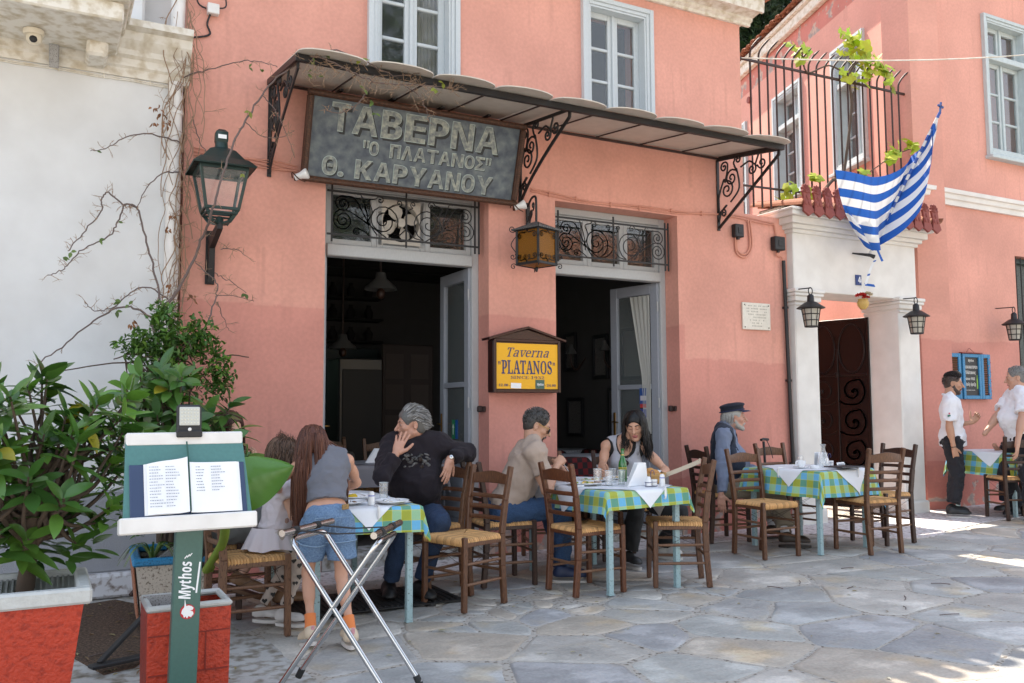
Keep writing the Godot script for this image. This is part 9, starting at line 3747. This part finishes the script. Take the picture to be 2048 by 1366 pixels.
func long_haired_girl()->void:
	var hip:=Vector3(1.425,.69,2.14)
	var t:=person("girl with long auburn hair and denim shorts leaning on the left table",Vector3(1.425,.0,2.14))
	var j:=joints(hip,deg_to_rad(170),.44,.74)
	j.thin=.86
	arm(j,"l",Vector3(1.27,.79,1.72),Vector3(-1,-.3,.3))
	arm(j,"r",Vector3(1.58,.79,1.74),Vector3(1,-.3,.3))
	leg(j,"r",Vector3(1.515,.085,2.31),Vector3(0,0,-1))
	leg(j,"l",Vector3(1.335,.085,2.16),Vector3(0,0,-1))
	var head:=Vector3(1.39,1.085,1.94)
	var hb:=head_basis(deg_to_rad(166),.22)
	var hc:=Color(.085,.030,.018)
	var ho:={"skin": Color(.54,.29,.19),"brow": hc,"lips": Color(.45,.18,.15),"s": .9,"fem": 1.,"neckw": .9}
	body(t,j,head,hb,ho,[
		[j.wl,Vector3(.2,-.3,-.9),Vector3(.3,-.9,.2),1.,.75,j.el,[.3,.35,.4,.4],.1,.3],
		[j.wr,Vector3(-.2,-.3,-.9),Vector3(-.3,-.9,.2),-1.,.75,j.er,[.3,.35,.4,.4],.1,.3]],true)
	var f:=Field.new()
	f.cur=Color(.14,.145,.165)
	torso(f,j,.014,.6)
	for w in [-1.,1.]:
		f.ell(j["s"+("l" if w>0 else "r")]+(j.l as Vector3)*w*.03+Vector3(0,.01,0),Vector3(.055,.075,.075),Basis(),.01,true)
	var ub: Vector3=(j.neck-j.hip).normalized()
	f.plane(hip+ub*.085,-ub+Vector3(0,-.2,.0))
	garment(t,"tank_top",f,M.fabric,.0095,wrinkles(81,5.),.012)
	var p:=Field.new()
	p.cur=Color(.20,.31,.46)
	trousers(p,j,.014,.36,.010,.012)
	p.plane(hip+Vector3(0,.085,.02),Vector3(0,1,-.25))
	garment(t,"denim_shorts",p,M.denim,.009,wrinkles(82,6.),.012)
	var dt:=MB.new()
	dt.col=Color(.30,.42,.56)
	for w in ["l","r"]:
		var e: Vector3=(j["h"+w] as Vector3).lerp(j["k"+w],.355)
		var ax: Vector3=(j["k"+w]-j["h"+w]).normalized()
		var x:=ax.cross(Vector3(0,0,1)).normalized()
		var y:=ax.cross(x)
		var rg:=PackedVector3Array()
		for k in 25:
			var a:=TAU*k/24.
			rg.append(e+ax*.008+(x*cos(a)+y*sin(a))*(.0925+.003*sin(a*7.))-t.position)
		dt.tube(rg,.0045,5,false)
		var pk: Vector3=hip+(j.l as Vector3)*(.055 if w=="l" else -.055)+Vector3(0,-.035,.108)-t.position
		dt.tube(PackedVector3Array([pk+Vector3(-.042,.04,-.002),pk+Vector3(.042,.04,-.002),pk+Vector3(.042,-.035,.002),pk+Vector3(.0,-.06,.003),pk+Vector3(-.042,-.035,.002),pk+Vector3(-.042,.04,-.002)]),.0032,4)
	dt.col=Color(.45,.27,.10)
	dt.box(hip+Vector3(.075,.06,.098)-t.position,Vector3(.05,.03,.012),.003,Basis(Vector3.UP,.5))
	obj("stitching",dt,M.denim,t)
	var so:=MB.new()
	so.col=Color(.72,.22,.07)
	for w in ["l","r"]:
		var a: Vector3=j["a"+w]
		so.tube(PackedVector3Array([a-t.position+Vector3(0,-.03,0),a.lerp(j["k"+w],.14)-t.position,a.lerp(j["k"+w],.26)-t.position]),PackedFloat32Array([.034,.031,.032]),10,false)
	obj("socks",so,M.fabric,t)
	shoe(t,"shoe",j.ar,Vector3(.12,0,-1),.80,Color(.62,.50,.36),Color(.62,.58,.54),t.position)
	shoe(t,"shoe",j.al,Vector3(-.08,0,-1),.80,Color(.62,.50,.36),Color(.62,.58,.54),t.position,.25)
	var tb:=MB.new()
	for w in ["l","r"]:
		var a: Vector3=j["a"+w]
		tb.col=Color(.62,.30,.33)
		tb.box(a+Vector3(0,.0,.042)-t.position,Vector3(.018,.05,.012),.004)
		tb.col=Color(.66,.48,.04)
		tb.box(a+Vector3(0,-.028,.036)-t.position,Vector3(.045,.022,.014),.004)
	obj("heel_tabs",tb,M.leather,t)
	var hm:=MB.new()
	scalp(hm,head,hb,t.position,.9,hc,.010,.03,-.10)
	var bx:=Basis(Vector3.RIGHT,-.62)
	var push:=[[hip.lerp(j.neck,.60),Vector3(.125,.15,.075),Basis(j.l,ub,(j.l as Vector3).cross(ub)).orthonormalized()],[j.neck,Vector3(.13,.06,.065),Basis()]]
	strands(hm,head,hb,t.position,.9,1000,.50,.0042,[hc,Color(.12,.044,.026),Color(.055,.022,.015),Color(.16,.065,.038),Color(.10,.038,.022)],func(d): return d.z<.35+.4*d.y,func(d): return Vector3(d.x*.8+(.15 if d.x>0 else -.15),-.5,-.6),.95,push,.006,.012)
	obj("hair",hm,M.hair,t)
func small_girl()->void:
	var hip:=Vector3(1.235,.545,1.63)
	var t:=person("small girl in a white frilled top and heart leggings",Vector3(1.235,.0,1.63))
	var j:=joints(hip,deg_to_rad(95),.12,.62)
	j.thin=1.02
	arm(j,"r",Vector3(1.40,.80,1.84),Vector3(0,-1,.3))
	arm(j,"l",Vector3(1.46,.79,1.60),Vector3(0,-1,-.3))
	leg(j,"r",Vector3(1.30,.085,1.66),Vector3(1,0,-.3))
	leg(j,"l",Vector3(1.20,.085,1.50),Vector3(1,0,-.3))
	var head:=Vector3(1.285,1.005,1.675)
	var hb:=head_basis(deg_to_rad(72),.38)
	var hc:=Color(.075,.042,.026)
	var ho:={"skin": Color(.58,.33,.23),"brow": Color(.12,.07,.045),"lips": Color(.50,.20,.17),"s": .92,"fem": 1.,"nose": .75,"open": .3,"neck_r": .04,"neckw": .95}
	body(t,j,head,hb,ho,[
		[j.wr,Vector3(.8,-.3,.3),Vector3(0,-.9,.2),1.,.66,j.er,[.6,.7,.7,.7],.1,.4],
		[j.wl,Vector3(.8,-.2,.0),Vector3(0,-.9,.2),-1.,.66,j.el,[.5,.6,.6,.6],.1,.4]],false)
	var f:=Field.new()
	f.cur=Color(.66,.60,.63)
	torso(f,j,.022,.0,.03)
	sleeves(f,j,.018,.45)
	f.plane(hip+Vector3(0,.03,0),Vector3.DOWN)
	garment(t,"top",f,M.fabric,.009,wrinkles(91,6.),.012)
	var fr:=MB.new()
	fr.col=Color(.66,.60,.63)
	var rows:=[]
	for i in 5:
		var v:=i/4.
		var ln:=PackedVector3Array()
		for k in 61:
			var a:=TAU*k/60.
			var r:=lerpf(.118,.172,v)+.012*v*sin(a*13.)+.006*v*sin(a*7.+1.)
			ln.append(Vector3(cos(a)*r,hip.y+.045-.125*v+.008*sin(a*5.)*v,sin(a)*r*.9)-Vector3(0,t.position.y,0))
		rows.append(ln)
	fr.grid(rows)
	obj("frill",fr,M.fabric,t)
	var pr:=MB.new()
	for k in 18:
		pr.col=[Color(.55,.25,.32),Color(.35,.22,.18),Color(.5,.42,.2),Color(.60,.42,.46)][k % 4]
		var a:=.62+rng.randf_range(-.35,.35)
		var p:=Vector3(sin(a+.2)*.118,.70+rng.randf_range(-.07,.07),cos(a+.2)*.118)
		pr.ellipsoid(p,Vector3(.014,.018,.012)*rng.randf_range(.6,1.2),7)
	obj("flower_print",pr,M.paint,t)
	var p:=Field.new()
	p.cur=Color(.50,.43,.38)
	trousers(p,j,.004,.95,-.004)
	garment(t,"leggings",p,M.fabric,.009,wrinkles(92,8.),.008)
	var ht:=MB.new()
	ht.col=Color(.012,.012,.014)
	var heart:=PackedVector2Array()
	for k in 18:
		var a:=TAU*k/18.
		heart.append(Vector2(16.*pow(sin(a),3.),13.*cos(a)-5.*cos(2*a)-2.*cos(3*a)-cos(4*a))*.00105)
	for w in ["l","r"]:
		for k in 11:
			var s:=.12+.85*k/11.
			var c: Vector3=(j["h"+w] as Vector3).lerp(j["k"+w],s*2.) if s<.5 else (j["k"+w] as Vector3).lerp(j["a"+w],s*2.-1.)
			var rr:=lerpf(.058,.027,s)
			var a:=-.35+1.1*sin(k*2.2)
			var nn:=Vector3(sin(a),0,cos(a))
			ht.xf=Transform3D(Basis(Vector3(nn.z,0,-nn.x),Vector3.UP,nn),c+nn*(rr+.001)-t.position)
			ht.prism(heart,-.006,.003)
	obj("heart_print",ht,M.paint,t)
	shoe(t,"shoe",j.ar,Vector3(.75,0,.65),.74,Color(.60,.58,.56),Color(.64,.62,.59),t.position)
	shoe(t,"shoe",j.al,Vector3(.75,0,.5),.74,Color(.60,.58,.56),Color(.64,.62,.59),t.position)
	var hm:=MB.new()
	scalp(hm,head,hb,t.position,.92,hc,.010,.032,-.08)
	var push:=[[j.neck+Vector3(0,.0,0),Vector3(.11,.05,.09),Basis()]]
	strands(hm,head,hb,t.position,.92,620,.19,.0036,[hc,Color(.11,.064,.04),Color(.05,.028,.018),Color(.15,.09,.055)],func(d): return d.z<.40+.5*d.y,func(d): return Vector3(d.x*.9+(.15 if d.x>0 else -.15),-.5,-.4),.8,push,.010,.012)
	strands(hm,head,hb,t.position,.92,50,.06,.002,[hc,Color(.11,.064,.04)],func(d): return d.y>.6,func(d): return Vector3(rng.randfn()*.6,.6,-.3),.08,[],.006,.012)
	obj("hair",hm,M.hair,t)
func hidden_woman()->void:
	var hip:=Vector3(.97,.545,1.08)
	var t:=person("woman with dark brown hair mostly hidden by the menu stand",Vector3(.97,.0,1.08))
	var j:=joints(hip,deg_to_rad(84),.10,.96)
	j.thin=.9
	arm(j,"r",Vector3(1.16,.93,1.28),Vector3(.2,-1,.2))
	arm(j,"l",Vector3(1.36,.80,1.),Vector3(0,-1,-.3))
	leg(j,"r",Vector3(1.12,.26,1.30),Vector3(1,1,0))
	leg(j,"l",Vector3(1.42,.09,1.12),Vector3(1,1,0))
	var head:=Vector3(1.07,1.165,1.05)
	var hb:=head_basis(deg_to_rad(30),.25)
	var hc:=Color(.055,.026,.018)
	var ho:={"skin": Color(.55,.31,.215),"brow": hc,"lips": Color(.45,.16,.14),"s": .97,"fem": 1.,"neckw": .85}
	body(t,j,head,hb,ho,[[j.wr,Vector3(.4,.8,.2),Vector3(-.5,.2,-.7),1.,.92,j.er,[.9,.9,1.,1.],.1,.3]],true)
	var f:=Field.new()
	f.cur=Color(.20,.20,.19)
	torso(f,j,.016,1.)
	sleeves(f,j,.016,1.5)
	garment(t,"blouse",f,M.fabric,.013,wrinkles(95,4.),.016)
	var p:=Field.new()
	p.cur=Color(.17,.175,.17)
	trousers(p,j,.02,.42,.03,.05)
	garment(t,"shorts",p,M.fabric,.013,wrinkles(96,4.),.016)
	shoe(t,"sandal",j.ar,Vector3(.9,0,.3),.92,Color(.20,.11,.055),Color(.12,.06,.03),t.position,.35)
	shoe(t,"sandal",j.al,Vector3(1,0,0),.92,Color(.20,.11,.055),Color(.12,.06,.03),t.position)
	var hm:=MB.new()
	scalp(hm,head,hb,t.position,.97,hc,.010)
	strands(hm,head,hb,t.position,.97,420,.34,.0046,[hc,Color(.08,.04,.028)],func(d): return d.z<.4+.5*d.y,func(d): return Vector3(d.x,-.5,-.4),.8,[],.01,.012)
	obj("hair",hm,M.hair,t)
func ground_bits()->void:
	rng.seed=71
	for n in ["pavement","wall_foot_strip","cement_path","bare_earth","ground"]:
		var o: Node3D=get_node(n)
		o.transform=Transform3D(Basis(Vector3(0,0,1),atan(.011)),Vector3(0,-.033,0))
	var lv:=MB.new()
	for q in 130:
		var x:=rng.randf_range(1.2,9.5)
		var z:=rng.randf_range(.6,4.6)
		lv.col=[Color(.30,.22,.08),Color(.20,.12,.05),Color(.42,.36,.22),Color(.5,.46,.4)][rng.randi() % 4]
		leaf_blade(lv,Vector3(x,gy(x)+.006,z),Vector3(rng.randfn(),.05,rng.randfn()),Vector3.UP,rng.randf_range(.012,.05),rng.randf_range(.006,.016),.0,.3,3)
	for q in 60:
		var x:=rng.randf_range(.15,.9)
		var z:=rng.randf_range(.3,3.)
		lv.col=[Color(.20,.12,.06),Color(.34,.27,.13)][rng.randi() % 2]
		leaf_blade(lv,Vector3(x,gy(x)+.008,z),Vector3(rng.randfn(),.1,rng.randfn()),Vector3.UP,rng.randf_range(.02,.06),.012,.0,.4,3)
	var lo:=obj("fallen_leaves",lv,M.leaf_dull)
	lo.set_meta("kind","stuff")
	tag(lo,"dry leaves and litter scattered over the paving","leaves")
	var tw:=MB.new()
	tw.col=Color(1,1,1)
	for q in 16:
		var x:=rng.randf_range(.15,.75) if q<8 else rng.randf_range(4.5,6.)
		var z:=rng.randf_range(.5,3.) if q<8 else rng.randf_range(2.,3.6)
		var a:=rng.randf()*TAU
		var l:=rng.randf_range(.04,.16)
		tw.tube(catmull([Vector3(x,gy(x)+.006,z),Vector3(x+cos(a)*l*.5,gy(x)+.010,z+sin(a)*l*.5+.01),Vector3(x+cos(a)*l,gy(x)+.006,z+sin(a)*l)],4),.003,5)
	var to:=obj("fallen_twigs",tw,M.twig)
	to.set_meta("kind","stuff")
	tag(to,"short dry twigs lying on the ground","twigs")
	var pr:=thing("iron_prop","black iron prop lying slanted between the two red planters","iron bar",Vector3(.36,.0,1.95))
	var pm:=MB.new()
	pm.bar(Vector3(-.08,.02,.12),Vector3(.16,.20,-.10),.03,.022,.003)
	pm.box(Vector3(.02,.012,.10),Vector3(.30,.018,.07),.004,Basis(Vector3.UP,.35))
	obj("bar",pm,M.iron,pr)
	var pr2:=thing("iron_prop","dark iron bar leaning on the white wall's foot behind the planters","iron bar",Vector3(.62,.0,.25))
	var p2:=MB.new()
	p2.bar(Vector3(-.06,.02,.12),Vector3(.14,.22,-.02),.03,.022,.003)
	obj("bar",p2,M.iron_brown,pr2)
